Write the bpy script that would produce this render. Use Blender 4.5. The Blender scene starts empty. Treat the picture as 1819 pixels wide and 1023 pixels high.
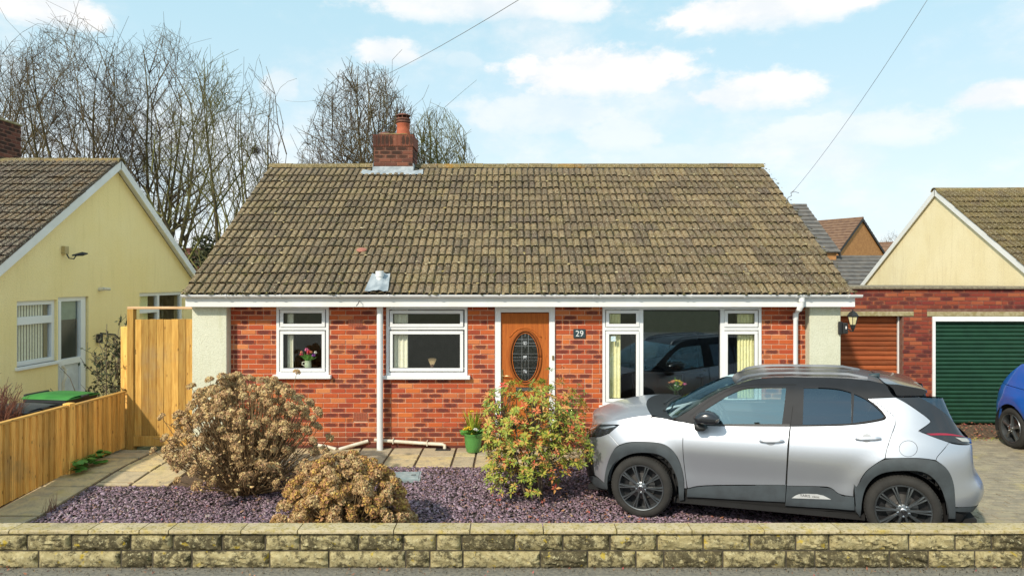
import bpy, bmesh, math, random
import numpy as np
from mathutils import Vector, Matrix
from mathutils.geometry import delaunay_2d_cdt

SC = bpy.context.scene
COL = SC.collection
R = math.radians
rng = random.Random(11)
npr = np.random.default_rng(5)

# ------------------------------------------------------------------ camera
CAMZ, FPX, CX, HY = 2.5, 1213.0, 909.5, 500.0      # focal length in photo pixels, principal column, horizon row
cam_d = bpy.data.cameras.new('camera')
cam = bpy.data.objects.new('camera', cam_d)
COL.objects.link(cam)
cam.location = (0, 0, CAMZ)
cam.rotation_euler = (R(90), 0, 0)
cam_d.sensor_width = 36.0
cam_d.lens = 36.0 * FPX / 1819.0
cam_d.shift_y = (HY - 511.5) / 1819.0
cam_d.clip_start = 0.05
cam_d.clip_end = 2000
SC.camera = cam
SC.render.resolution_x, SC.render.resolution_y = 1024, 575

def P(px, py, Y):
    """a photo pixel at depth Y -> world point"""
    return Vector(((px - CX) / FPX * Y, Y, CAMZ - (py - HY) / FPX * Y))

# ------------------------------------------------------------------ sky, sun, exposure
SUN_EL, SUN_AZ = R(36), R(216)       # azimuth clockwise from +Y: the sun stands behind the camera, a little to its left
SC.view_settings.view_transform = 'Standard'
SC.view_settings.look = 'None'
SC.view_settings.exposure = 0.60
SC.view_settings.gamma = 1.0
SC.view_settings.use_curve_mapping = False

world = bpy.data.worlds.new('World')
SC.world = world
world.use_nodes = True
wt = world.node_tree
wt.nodes.clear()

class NT:
    """tiny node-tree helper"""
    def __init__(s, tree): s.t = tree
    def n(s, typ, **kw):
        nd = s.t.nodes.new(typ)
        for k, v in kw.items():
            setattr(nd, k, v)
        return nd
    def link(s, a, b): s.t.links.new(a, b)
    def val(s, sock, v):
        if hasattr(v, 'is_output') or isinstance(v, bpy.types.NodeSocket): s.link(v, sock)
        else: sock.default_value = v
    def math(s, op, a, b=None, c=None, clamp=False):
        nd = s.n('ShaderNodeMath', operation=op, use_clamp=clamp)
        s.val(nd.inputs[0], a)
        if b is not None: s.val(nd.inputs[1], b)
        if c is not None: s.val(nd.inputs[2], c)
        return nd.outputs[0]
    def vmath(s, op, a, b=None):
        nd = s.n('ShaderNodeVectorMath', operation=op)
        s.val(nd.inputs[0], a)
        if b is not None: s.val(nd.inputs[1], b)
        return nd.outputs[0]
    def noise(s, vec, scale, detail=4, rough=.55, dist=0.0):
        nd = s.n('ShaderNodeTexNoise')
        if vec is not None: s.link(vec, nd.inputs['Vector'])
        nd.inputs['Scale'].default_value = scale
        nd.inputs['Detail'].default_value = detail
        nd.inputs['Roughness'].default_value = rough
        nd.inputs['Distortion'].default_value = dist
        return nd.outputs['Fac']
    def mix(s, fac, a, b, blend='MIX'):
        nd = s.n('ShaderNodeMix', data_type='RGBA', blend_type=blend)
        s.val(nd.inputs[0], fac)
        for i, v in ((6, a), (7, b)):
            if isinstance(v, (tuple, list)): nd.inputs[i].default_value = (*v[:3], 1)
            else: s.link(v, nd.inputs[i])
        return nd.outputs[2]
    def ramp(s, fac, stops, interp='LINEAR'):
        nd = s.n('ShaderNodeValToRGB')
        nd.color_ramp.interpolation = interp
        e = nd.color_ramp.elements
        while len(e) < len(stops): e.new(.5)
        for el, (p, c) in zip(e, stops):
            el.position = p
            el.color = (*c, 1) if isinstance(c, (tuple, list)) else (c, c, c, 1)
        s.link(fac, nd.inputs[0])
        return nd.outputs[0]
    def step(s, fac, a, b):
        nd = s.n('ShaderNodeMapRange', interpolation_type='SMOOTHSTEP')
        s.val(nd.inputs[0], fac)
        nd.inputs[1].default_value, nd.inputs[2].default_value = a, b
        return nd.outputs[0]

w = NT(wt)
wo = w.n('ShaderNodeOutputWorld')
bg = w.n('ShaderNodeBackground')
SKY_K = 0.10
bg.inputs[1].default_value = SKY_K
nis = w.n('ShaderNodeTexSky', sky_type='NISHITA')
nis.sun_disc = False
nis.sun_elevation = SUN_EL
nis.sun_rotation = SUN_AZ
nis.air_density = 1.0
nis.dust_density = 1.5
nis.ozone_density = 1.6
geo = w.n('ShaderNodeTexCoord')
sep = w.n('ShaderNodeSeparateXYZ')
w.link(geo.outputs['Generated'], sep.inputs[0])
dx, dy, dz = sep.outputs
az = w.math('ARCTAN2', dx, dy)
el = w.math('ARCSINE', dz)
cmb = w.n('ShaderNodeCombineXYZ')
w.link(az, cmb.inputs[0]); w.link(w.math('MULTIPLY', el, 1.7), cmb.inputs[1])
cv = cmb.outputs[0]
puff = w.noise(cv, 9.0, 10, .62)
puff2 = w.noise(cv, 26.0, 8, .65)
# one general field of broken cloud over the whole sky, and the cumulus heads that stand over the roofs
warp_a = w.math('MULTIPLY', w.math('SUBTRACT', puff, .5), .27)
warp_b = w.math('MULTIPLY', w.math('SUBTRACT', puff2, .5), .13)
warp = w.math('ADD', warp_a, warp_b)
mask = w.math('MULTIPLY', w.step(w.math('ADD', w.noise(cv, 2.6, 9, .62), w.math('MULTIPLY', warp, .25)), .44, .65), .66)
# (photo column, row, half width, half height, strength) of each head
for (px, py, hw, hh, st) in ((1060, 135, 190, 55, 1.0), (1330, 170, 150, 40, .9), (960, 205, 160, 50, .55), (1380, 15, 230, 45, 1.0), (870, 10, 280, 40, .85),
                             (1770, 170, 100, 34, 1.0), (690, 95, 70, 32, .9), (90, 20, 120, 42, 1.0), (1500, 235, 220, 40, .55), (1100, 245, 90, 40, .5),
                             (820, 110, 40, 20, .3), (1240, 290, 200, 45, .3), (500, 150, 40, 40, .5)):
    a0 = math.atan((px - CX) / FPX); e0 = math.atan((HY - py) / FPX * math.cos(a0))
    ua = w.math('DIVIDE', w.math('SUBTRACT', az, a0), hw / FPX * math.cos(a0) ** 2)
    ve = w.math('DIVIDE', w.math('SUBTRACT', el, e0), hh / FPX * math.cos(a0))
    # flat base, rounded head
    dist = w.math('SQRT', w.math('ADD', w.math('POWER', ua, 2), w.math('POWER', ve, 2)))
    dd = w.math('ADD', dist, w.math('MULTIPLY', warp, -5.5))
    m = w.math('MULTIPLY', w.math('SUBTRACT', 1.0, w.step(dd, .62, 1.06)), w.math('MULTIPLY', w.step(w.math('ADD', ve, w.math('MULTIPLY', warp, 3.0)), -1.15, -.15), st))
    mask = w.math('MAXIMUM', mask, m)
haze_m = w.math('SUBTRACT', 1.0, w.step(el, .02, .42))
pale = w.mix(haze_m, (3.95, 6.0, 6.75), (6.0, 6.95, 7.35))
skyc = w.mix(.80, nis.outputs[0], pale)
shade = w.mix(w.step(puff, .35, .62), (6.2, 6.4, 6.6), (7.5, 7.15, 6.9))
skyc = w.mix(w.math('MULTIPLY', mask, .93), skyc, shade)
below = w.step(el, -.02, -.10)
skyc = w.mix(below, skyc, (2.0, 2.0, 1.9))
w.link(skyc, bg.inputs[0])
w.link(bg.outputs[0], wo.inputs[0])

sun_d = bpy.data.lights.new('sun', 'SUN')
sun_d.energy = 2.85
sun_d.angle = R(2.0)
sun_d.color = (1.0, .90, .75)
sun = bpy.data.objects.new('sun', sun_d)
COL.objects.link(sun)
sun.rotation_euler = (R(90) - SUN_EL, 0, -SUN_AZ + math.pi)
sun.location = (-5, -20, 20)

# ------------------------------------------------------------------ object helpers
def tag(o, label=None, cat=None, group=None, kind=None):
    if label: o['label'] = label
    if cat: o['category'] = cat
    if group: o['group'] = group
    if kind: o['kind'] = kind
    return o

def thing(name, label, cat, loc=(0, 0, 0), rz=0.0, group=None):
    o = bpy.data.objects.new(name, None)
    o.empty_display_size = .2
    COL.objects.link(o)
    o.location = loc
    o.rotation_euler = (0, 0, rz)
    return tag(o, label, cat, group)

class MB:
    """mesh builder; per-vertex 'rnd' (float) and 'loc' (vector) attributes feed the materials"""
    def __init__(s): s.v, s.f, s.r, s.l, s.mi = [], [], [], [], []
    def add(s, vs, fs, rnd=0.0, loc=None, mi=0):
        b = len(s.v)
        s.v.extend([tuple(p) for p in vs])
        s.f.extend([tuple(i + b for i in f) for f in fs])
        s.mi.extend([mi] * len(fs))
        s.r.extend([rnd] * len(vs))
        s.l.extend(loc if loc is not None else [(0, 0, 0)] * len(vs))
        return s
    def box(s, x0, x1, y0, y1, z0, z1, rnd=0.0, mi=0, M=None):
        vs = [(x, y, z) for z in (z0, z1) for y in (y0, y1) for x in (x0, x1)]
        loc = [(x, y, z) for z in (-1, 1) for y in (-1, 1) for x in (-1, 1)]
        if M is not None: vs = [M @ Vector(p) for p in vs]
        return s.add(vs, [(0, 2, 3, 1), (4, 5, 7, 6), (0, 1, 5, 4), (2, 6, 7, 3), (0, 4, 6, 2), (1, 3, 7, 5)], rnd, loc, mi)
    def bbox(s, x0, x1, y0, y1, z0, z1, b=.004, rnd=0.0, mi=0, M=None):
        """box with chamfered edges"""
        vs, fs, idx = [], [], {}
        xs, ys, zs = (x0, x1), (y0, y1), (z0, z1)
        for i in (0, 1):
            for j in (0, 1):
                for k in (0, 1):
                    for ax in range(3):
                        p = [xs[i], ys[j], zs[k]]
                        sg = [1 - 2 * i, 1 - 2 * j, 1 - 2 * k]
                        for a in range(3):
                            if a != ax: p[a] += sg[a] * b
                        idx[(i, j, k, ax)] = len(vs); vs.append(p)
        g = lambda i, j, k, a: idx[(i, j, k, a)]
        for i in (0, 1):
            q = [g(i, 0, 0, 0), g(i, 1, 0, 0), g(i, 1, 1, 0), g(i, 0, 1, 0)]; fs.append(q if i else q[::-1])
            q = [g(0, i, 0, 1), g(0, i, 1, 1), g(1, i, 1, 1), g(1, i, 0, 1)]; fs.append(q if i else q[::-1])
            q = [g(0, 0, i, 2), g(1, 0, i, 2), g(1, 1, i, 2), g(0, 1, i, 2)]; fs.append(q if i else q[::-1])
            for j in (0, 1):
                fs.append((g(i, j, 0, 0), g(i, j, 0, 1), g(i, j, 1, 1), g(i, j, 1, 0)))
                fs.append((g(i, 0, j, 0), g(i, 0, j, 2), g(i, 1, j, 2), g(i, 1, j, 0)))
                fs.append((g(0, i, j, 1), g(0, i, j, 2), g(1, i, j, 2), g(1, i, j, 1)))
                for k in (0, 1): fs.append((g(i, j, k, 0), g(i, j, k, 1), g(i, j, k, 2)))
        cx, cy, cz = (x0 + x1) / 2, (y0 + y1) / 2, (z0 + z1) / 2
        hx, hy, hz = max(1e-6, (x1 - x0) / 2), max(1e-6, (y1 - y0) / 2), max(1e-6, (z1 - z0) / 2)
        loc = [((p[0] - cx) / hx, (p[1] - cy) / hy, (p[2] - cz) / hz) for p in vs]
        if M is not None: vs = [M @ Vector(p) for p in vs]
        return s.add(vs, fs, rnd, loc, mi)
    def tube(s, pts, rad, n=8, rnd=0.0, mi=0, cap=True):
        pts = [Vector(p) for p in pts]
        rads = rad if isinstance(rad, (list, tuple)) else [rad] * len(pts)
        vs, fs = [], []
        up = None
        for i, p in enumerate(pts):
            a = pts[max(0, i - 1)]; b = pts[min(len(pts) - 1, i + 1)]
            d = (b - a).normalized()
            if up is None:
                up = d.orthogonal().normalized()
            up = (up - d * up.dot(d))
            if up.length < 1e-6: up = d.orthogonal()
            up.normalize()
            sd = d.cross(up)
            for k in range(n):
                t = 2 * math.pi * k / n
                vs.append(p + (up * math.cos(t) + sd * math.sin(t)) * rads[i])
        for i in range(len(pts) - 1):
            for k in range(n):
                k2 = (k + 1) % n
                fs.append((i * n + k, i * n + k2, (i + 1) * n + k2, (i + 1) * n + k))
        if cap:
            fs.append(tuple(range(n))[::-1]); e = (len(pts) - 1) * n
            fs.append(tuple(e + k for k in range(n)))
        return s.add(vs, fs, rnd, None, mi)
    def lathe(s, prof, n=24, M=None, rnd=0.0, mi=0):
        """prof: (radius, height) pairs, turned about local Z"""
        vs, fs = [], []
        for (r, h) in prof:
            for k in range(n):
                t = 2 * math.pi * k / n
                p = Vector((r * math.cos(t), r * math.sin(t), h))
                vs.append(M @ p if M is not None else p)
        for i in range(len(prof) - 1):
            for k in range(n):
                k2 = (k + 1) % n
                fs.append((i * n + k, i * n + k2, (i + 1) * n + k2, (i + 1) * n + k))
        return s.add(vs, fs, rnd, None, mi)
    def prism(s, poly, axis_fn, d0, d1, rnd=0.0, mi=0):
        """2D polygon pushed from d0 to d1; axis_fn(a, b, d) -> point"""
        n = len(poly)
        vs = [axis_fn(a, b, d0) for a, b in poly] + [axis_fn(a, b, d1) for a, b in poly]
        fs = [tuple(range(n))[::-1], tuple(range(n, 2 * n))] + [(i, (i + 1) % n, n + (i + 1) % n, n + i) for i in range(n)]
        return s.add(vs, fs, rnd, None, mi)
    def mesh(s, name, mats, smooth=None, attrs=True):
        me = bpy.data.meshes.new(name)
        me.from_pydata(s.v, [], s.f)
        for m in (mats if isinstance(mats, (list, tuple)) else [mats]): me.materials.append(m)
        if any(s.mi): me.polygons.foreach_set('material_index', s.mi)
        if attrs:
            a = me.attributes.new('rnd', 'FLOAT', 'POINT'); a.data.foreach_set('value', np.array(s.r, np.float32))
            l = me.attributes.new('loc', 'FLOAT_VECTOR', 'POINT'); l.data.foreach_set('vector', np.array(s.l, np.float32).ravel())
        if smooth is not None:
            me.shade_smooth()
            if smooth < 180: me.set_sharp_from_angle(angle=R(smooth))
        me.update()
        return me
    def fix(s):
        s.do_fix = True; return s
    def build(s, name, mats, parent=None, smooth=None, kind=None, label=None, recalc=True):
        me = s.mesh(name, mats, None)
        if recalc:
            bm = bmesh.new(); bm.from_mesh(me)
            bmesh.ops.recalc_face_normals(bm, faces=bm.faces)
            bm.to_mesh(me); bm.free()
        if smooth is not None:
            me.shade_smooth()
            if smooth < 180: me.set_sharp_from_angle(angle=R(smooth))
        return obj(name, me, parent, kind, label)

def obj(name, me, parent=None, kind=None, label=None, M=None):
    o = bpy.data.objects.new(name, me)
    COL.objects.link(o)
    if parent is not None: o.parent = parent
    if M is not None: o.matrix_local = M
    if kind: o['kind'] = kind
    if label: o['label'] = label
    return o

def np_mesh(name, V, F, mats, rnd=None, loc=None, smooth=False):
    """big meshes straight from numpy: V (n,3), F (m,k) all the same size"""
    me = bpy.data.meshes.new(name)
    V = np.asarray(V, np.float32); F = np.asarray(F, np.int32)
    k = F.shape[1]
    me.vertices.add(len(V)); me.vertices.foreach_set('co', V.ravel())
    me.loops.add(F.size); me.loops.foreach_set('vertex_index', F.ravel())
    me.polygons.add(len(F))
    me.polygons.foreach_set('loop_start', np.arange(0, F.size, k, dtype=np.int32))
    me.polygons.foreach_set('loop_total', np.full(len(F), k, np.int32))
    if smooth: me.polygons.foreach_set('use_smooth', np.ones(len(F), bool))
    for m in (mats if isinstance(mats, (list, tuple)) else [mats]): me.materials.append(m)
    if rnd is not None:
        a = me.attributes.new('rnd', 'FLOAT', 'POINT'); a.data.foreach_set('value', np.asarray(rnd, np.float32))
    if loc is not None:
        a = me.attributes.new('loc', 'FLOAT_VECTOR', 'POINT'); a.data.foreach_set('vector', np.asarray(loc, np.float32).ravel())
    me.update(); me.validate()
    return me
# ------------------------------------------------------------------ materials (procedural)
def new_mat(name):
    m = bpy.data.materials.new(name)
    m.use_nodes = True
    t = NT(m.node_tree)
    b = m.node_tree.nodes['Principled BSDF']
    return m, t, b

def coord(t, what='Object'):
    return t.n('ShaderNodeTexCoord').outputs[what]

def world_pos(t):
    return t.n('ShaderNodeNewGeometry').outputs['Position']

def attr(t, name, out='Fac'):
    nd = t.n('ShaderNodeAttribute', attribute_name=name)
    return nd.outputs[out]

def rnd_of(t):
    """per piece random number: mesh attribute + object random"""
    oi = t.n('ShaderNodeObjectInfo').outputs['Random']
    return t.math('FRACT', t.math('ADD', t.math('MULTIPLY', oi, 7.13), attr(t, 'rnd')))

def bump(t, b, h, strength=.4, dist=.01):
    nd = t.n('ShaderNodeBump')
    nd.inputs['Strength'].default_value = strength
    nd.inputs['Distance'].default_value = dist
    t.link(h, nd.inputs['Height'])
    t.link(nd.outputs[0], b.inputs['Normal'])

def simple(name, c, rough=.5, c2=None, scale=6.0, bmp=0.0, bscale=None, metal=0.0, spec=.5, contrast=(.35, .65), coat=0.0, detail=5):
    m, t, b = new_mat(name)
    b.inputs['Roughness'].default_value = rough
    b.inputs['Metallic'].default_value = metal
    b.inputs['Specular IOR Level'].default_value = spec
    b.inputs['Coat Weight'].default_value = coat
    b.inputs['Coat Roughness'].default_value = .04
    if c2 is None:
        c2 = tuple(x * .82 for x in c)
    v = world_pos(t)
    t.link(t.mix(t.step(t.noise(v, scale, detail), *contrast), c, c2), b.inputs['Base Color'])
    if bmp: bump(t, b, t.noise(v, bscale or scale * 6, 5), bmp, .01)
    return m

# --- bricks: sanded multi reds, each with a burnt heart
def brick_mat(name, cols, dark, amount):
    m, t, b = new_mat(name)
    r = rnd_of(t)
    r2 = t.math('FRACT', t.math('MULTIPLY', r, 17.31))
    base = t.ramp(r, [(i / len(cols), c) for i, c in enumerate(cols)])
    loc = attr(t, 'loc', 'Vector')
    s = t.n('ShaderNodeSeparateXYZ'); t.link(loc, s.inputs[0])
    pos = world_pos(t)
    n1 = t.noise(pos, 38, 5, .6)
    ex = t.math('ADD', t.math('POWER', t.math('ABSOLUTE', s.outputs[0]), 3.0), t.math('POWER', t.math('ABSOLUTE', s.outputs[2]), 4.0))
    heart = t.math('SUBTRACT', 1.0, t.step(t.math('ADD', ex, t.math('MULTIPLY', t.math('SUBTRACT', n1, .5), 2.2)), .25, .95))
    heart = t.math('MULTIPLY', heart, t.step(r2, 1 - amount - .12, 1 - amount + .12))
    col = t.mix(t.math('MULTIPLY', heart, .9), base, dark)
    col = t.mix(t.math('MULTIPLY', t.step(t.noise(pos, 120, 4), .5, .75), .35), col, (.10, .03, .022))
    col = t.mix(t.math('MULTIPLY', t.step(t.noise(pos, 9, 5, .7), .58, .78), .35), col, (.52, .30, .19))
    zz = t.n('ShaderNodeSeparateXYZ'); t.link(pos, zz.inputs[0])
    splash = t.math('MULTIPLY', t.math('SUBTRACT', 1.0, t.step(t.math('ADD', zz.outputs[2], t.math('MULTIPLY', t.noise(pos, 3.5, 4, .6), .5)), .22, .62)), .55)
    col = t.mix(splash, col, (.13, .055, .038))
    t.link(col, b.inputs['Base Color'])
    b.inputs['Roughness'].default_value = .88
    b.inputs['Specular IOR Level'].default_value = .2
    bump(t, b, t.noise(pos, 160, 4, .65), .55, .004)
    return m

M_BRICK = brick_mat('sanded red brick', [(.52, .115, .035), (.44, .08, .030), (.60, .16, .042), (.39, .07, .032), (.54, .125, .036), (.46, .09, .032), (.62, .22, .08), (.42, .078, .034)],
                    (.125, .036, .03), .44)
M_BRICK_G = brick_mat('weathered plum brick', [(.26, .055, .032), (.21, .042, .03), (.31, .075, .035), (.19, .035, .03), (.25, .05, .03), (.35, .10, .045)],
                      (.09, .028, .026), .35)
M_BRICK_C = brick_mat('sooty chimney brick', [(.21, .078, .05), (.16, .06, .042), (.26, .10, .062), (.12, .05, .038)], (.04, .026, .02), .6)
M_MORTAR = simple('sand mortar', (.66, .43, .30), .95, (.57, .34, .215), 14, .4, 90)
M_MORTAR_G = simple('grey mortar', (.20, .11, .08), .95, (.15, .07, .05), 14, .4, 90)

# --- concrete roof tiles with lichen and moss
def tile_mat(name, a, bcol, moss, moss_amt, lich=(.50, .46, .33), lich_t=.59, ochre=.0):
    m, t, b = new_mat(name)
    r = rnd_of(t)
    pos = world_pos(t)
    base = t.mix(r, a, bcol)
    base = t.mix(t.math('MULTIPLY', t.step(t.math('FRACT', t.math('MULTIPLY', r, 9.7)), .72, .95), .4), base, (.115, .085, .08))
    n = t.noise(pos, 26, 6, .65)
    base = t.mix(t.step(n, .42, .70), base, tuple(x * .36 for x in a))
    base = t.mix(t.math('MULTIPLY', t.step(t.noise(pos, 2.6, 5, .7), .5 - moss_amt * .2, .78), moss_amt), base, moss)
    base = t.mix(t.math('MULTIPLY', t.step(t.noise(pos, 55, 3, .6), lich_t, lich_t + .05), .85), base, lich)
    base = t.mix(t.math('MULTIPLY', t.step(t.noise(pos, 17, 4, .7), .64, .70), .75), base, (.38, .31, .13))
    base = t.mix(t.math('MULTIPLY', t.step(t.noise(pos, 30, 3, .6), .62, .67), .85), base, (.022, .02, .014))
    if ochre:
        base = t.mix(t.math('MULTIPLY', t.step(t.noise(pos, 1.6, 4, .7), .55, .75), ochre), base, (.36, .17, .02))
    t.link(base, b.inputs['Base Color'])
    b.inputs['Roughness'].default_value = .92
    b.inputs['Specular IOR Level'].default_value = .15
    bump(t, b, t.noise(pos, 70, 5, .7), .7, .008)
    return m
M_TILE = tile_mat('lichened concrete tile', (.275, .20, .115), (.13, .097, .068), (.19, .155, .05), .45)
M_TILE_L = tile_mat('brown weathered tile', (.145, .11, .082), (.095, .075, .06), (.19, .10, .02), .5, lich_t=.57)
M_TILE_R = tile_mat('olive mossy tile', (.21, .155, .075), (.13, .10, .055), (.15, .12, .03), .6)
M_RIDGE = tile_mat('ridge tile with ochre lichen', (.26, .20, .10), (.19, .15, .08), (.19, .16, .04), .5, ochre=.9)
M_DECK = simple('roof felt', (.05, .045, .035), .95)
M_FARTILE = simple('far slate roof', (.15, .135, .12), .8, (.10, .095, .09), 3)
M_FARBROWN = simple('far brown roof', (.21, .125, .075), .85, (.15, .085, .055), 3)
M_FARRED = simple('far red wall', (.40, .13, .06), .85, (.33, .09, .05), 3)
M_FARBRICK = simple('far ochre brick', (.46, .23, .085), .9, (.37, .175, .065), 5)

# --- render and paint
def render_mat(name, c, c2, stain):
    m, t, b = new_mat(name)
    pos = world_pos(t)
    col = t.mix(t.step(t.noise(pos, 1.1, 5, .6), .35, .7), c, c2)
    mp = t.n('ShaderNodeMapping'); t.link(pos, mp.inputs[0]); mp.inputs['Scale'].default_value = (5, 5, .6)
    col = t.mix(t.math('MULTIPLY', t.step(t.noise(mp.outputs[0], 1.6, 6, .7), .48, .75), .5), col, stain)
    t.link(col, b.inputs['Base Color'])
    b.inputs['Roughness'].default_value = .92
    b.inputs['Specular IOR Level'].default_value = .2
    v = t.n('ShaderNodeTexVoronoi'); t.link(pos, v.inputs['Vector']); v.inputs['Scale'].default_value = 62
    col = t.mix(t.math('MULTIPLY', t.step(t.noise(pos, 48, 5, .75), .48, .66), .22), col, tuple(x * .55 for x in stain))
    t.link(col, b.inputs['Base Color'])
    hh = t.math('ADD', v.outputs['Distance'], t.math('MULTIPLY', t.noise(pos, 130, 4), .6))
    bump(t, b, hh, .55, .008)
    return m
M_CREAM = render_mat('cream roughcast', (.66, .665, .53), (.61, .615, .48), (.46, .46, .28))
M_YELLOW = render_mat('primrose roughcast', (.97, .80, .42), (.95, .77, .37), (.83, .66, .30))
M_BUFF = render_mat('buff stucco', (.88, .77, .50), (.83, .71, .43), (.68, .56, .33))
M_UPVC = simple('white plastic', (.80, .81, .81), .32, (.76, .77, .77), 3, spec=.4)
M_FASCIA = simple('white fascia board', (.80, .80, .79), .4, (.73, .73, .70), 1.5, spec=.4)
M_WASTE = simple('aged white waste pipe', (.70, .65, .54), .45, (.58, .52, .40), 8)
M_LEAD = simple('lead flashing', (.22, .26, .29), .6, (.36, .40, .43), 9, .2)
M_BLACKP = simple('black plastic', (.02, .021, .022), .5)
M_CLAY = simple('terracotta', (.46, .12, .055), .8, (.36, .09, .045), 10, .3)
M_CLAY_D = simple('sooty terracotta', (.20, .08, .05), .85, (.12, .055, .04), 14, .3)
M_BRASS = simple('brushed brass', (.62, .48, .24), .3, metal=1.0)
M_CHROME = simple('chrome', (.75, .76, .78), .12, metal=1.0)
M_RAIL = simple('anodised rail', (.30, .31, .33), .38, metal=1.0)
M_SILVERM = simple('satin silver', (.66, .67, .69), .3, metal=1.0)
M_CONC = simple('stained concrete', (.40, .345, .21), .95, (.27, .22, .10), 12, .5, 80)
M_SEAL = simple('rubber seal', (.015, .015, .016), .6)
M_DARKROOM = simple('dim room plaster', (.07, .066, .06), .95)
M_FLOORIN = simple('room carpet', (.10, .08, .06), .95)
M_CURTAIN = simple('pale lime curtain', (.88, .86, .50), .9, (.78, .75, .40), 30)
M_CURTAIN2 = simple('ivory blind', (.88, .86, .70), .9, (.8, .78, .6), 30)
M_TV = simple('black screen', (.01, .01, .012), .15)
M_DKWOOD = simple('dark furniture', (.035, .025, .02), .5)

def wood_mat(name, c, c2, knot, axis='Z', s=1.0, weather=.45):
    m, t, b = new_mat(name)
    r = rnd_of(t)
    pos = coord(t)
    off = t.n('ShaderNodeVectorMath', operation='ADD'); t.link(pos, off.inputs[0])
    cb = t.n('ShaderNodeCombineXYZ')
    for i in range(3): t.link(t.math('MULTIPLY', r, 13.7 + 5 * i), cb.inputs[i])
    t.link(cb.outputs[0], off.inputs[1])
    mp = t.n('ShaderNodeMapping'); t.link(off.outputs[0], mp.inputs[0])
    mp.inputs['Scale'].default_value = {'Z': (22 * s, 22 * s, 1.4 * s), 'X': (1.4 * s, 22 * s, 22 * s), 'Y': (22 * s, 1.4 * s, 22 * s)}[axis]
    g = t.noise(mp.outputs[0], 2.0, 6, .6, .8)
    col = t.mix(t.step(g, .35, .68), c, c2)
    tone = t.math('ADD', .66, t.math('MULTIPLY', r, .58))
    col = t.mix(1.0, col, t.n('ShaderNodeCombineXYZ').outputs[0], 'MIX') if False else col
    hs = t.n('ShaderNodeHueSaturation'); t.link(col, hs.inputs['Color']); t.link(tone, hs.inputs['Value'])
    mk = t.n('ShaderNodeMapping'); t.link(off.outputs[0], mk.inputs[0])
    mk.inputs['Scale'].default_value = {'Z': (9, 9, 3.2), 'X': (3.2, 9, 9), 'Y': (9, 3.2, 9)}[axis]
    v = t.n('ShaderNodeTexVoronoi'); t.link(mk.outputs[0], v.inputs['Vector']); v.inputs['Scale'].default_value = 1.3
    kn = t.math('SUBTRACT', 1.0, t.step(v.outputs['Distance'], .05, .13))
    col = t.mix(t.math('MULTIPLY', kn, .8), hs.outputs[0], knot)
    wp0 = world_pos(t)
    col = t.mix(t.math('MULTIPLY', t.step(t.noise(wp0, 1.7, 6, .65), .5, .75), weather), col, (.30, .225, .13))
    t.link(col, b.inputs['Base Color'])
    b.inputs['Roughness'].default_value = .75
    b.inputs['Specular IOR Level'].default_value = .25
    bump(t, b, g, .25, .003)
    return m
M_FENCE_LIFT = wood_mat('honey treated pine', (.88, .52, .145), (.62, .31, .07), (.16, .06, .02))  # pine lightened in colour to offset the shade on the fence
M_GATE = wood_mat('honey gate pine', (.60, .355, .09), (.43, .215, .045), (.16, .06, .02))  # darker copy of the fence pine, for the gate in sun
M_FENCE_X = wood_mat('honey treated pine rail', (.62, .36, .10), (.48, .25, .06), (.16, .06, .02), 'Y')
M_FENCE_R = wood_mat('pale pine rail', (.64, .44, .26), (.52, .32, .16), (.2, .1, .04), 'X')
M_DOOR = wood_mat('golden oak door', (.44, .125, .022), (.33, .085, .016), (.30, .07, .014), 'Z', 1.6, 0)
M_ROLLER_B = wood_mat('golden oak roller slat', (.36, .095, .03), (.25, .06, .02), (.2, .05, .015), 'X', .8, .1)
M_ROLLER_G = simple('bottle green roller slat', (.011, .052, .026), .38, (.009, .042, .022), 5, spec=.45)

def glass_mat(name, tint=(.92, .95, .95), ior=1.52, extra=.02, rough=0.0, mul=1.5, refl=(.95, .97, 1)):
    m = bpy.data.materials.new(name); m.use_nodes = True
    t = NT(m.node_tree); m.node_tree.nodes.clear()
    o = t.n('ShaderNodeOutputMaterial')
    tr = t.n('ShaderNodeBsdfTransparent'); tr.inputs[0].default_value = (*tint, 1)
    gl = t.n('ShaderNodeBsdfGlossy'); gl.inputs['Roughness'].default_value = rough; gl.inputs[0].default_value = (*refl, 1)
    lw = t.n('ShaderNodeLayerWeight'); lw.inputs[0].default_value = .5
    r0 = ((ior - 1) / (ior + 1)) ** 2        # both faces of a pane reflect alike
    f = t.math('ADD', t.math('MULTIPLY', t.math('ADD', r0, t.math('MULTIPLY', t.math('POWER', lw.outputs['Facing'], 5.0), 1 - r0)), mul), extra, clamp=True)
    mx = t.n('ShaderNodeMixShader')
    t.link(f, mx.inputs[0]); t.link(tr.outputs[0], mx.inputs[1]); t.link(gl.outputs[0], mx.inputs[2])
    t.link(mx.outputs[0], o.inputs[0])
    return m
M_GLASS = glass_mat('window glass', (.985, .99, .985), 1.5, .01, 0.0, 1.0)
M_GLASS_BIG = glass_mat('picture window glass', (.95, .97, .97), 1.5, .045, 0.0, 1.15, (.8, .92, 1))
M_GLASS_CAR = glass_mat('green car glass', (.70, .86, .84), 1.5, .26, refl=(.62, .85, .92))
M_GLASS_PRIV = glass_mat('privacy glass', (.10, .12, .13), 1.5, .11, refl=(.62, .78, .95))
M_GLASS_LAMP = glass_mat('lamp lens', (.75, .78, .8), 1.5, .05)

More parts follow.
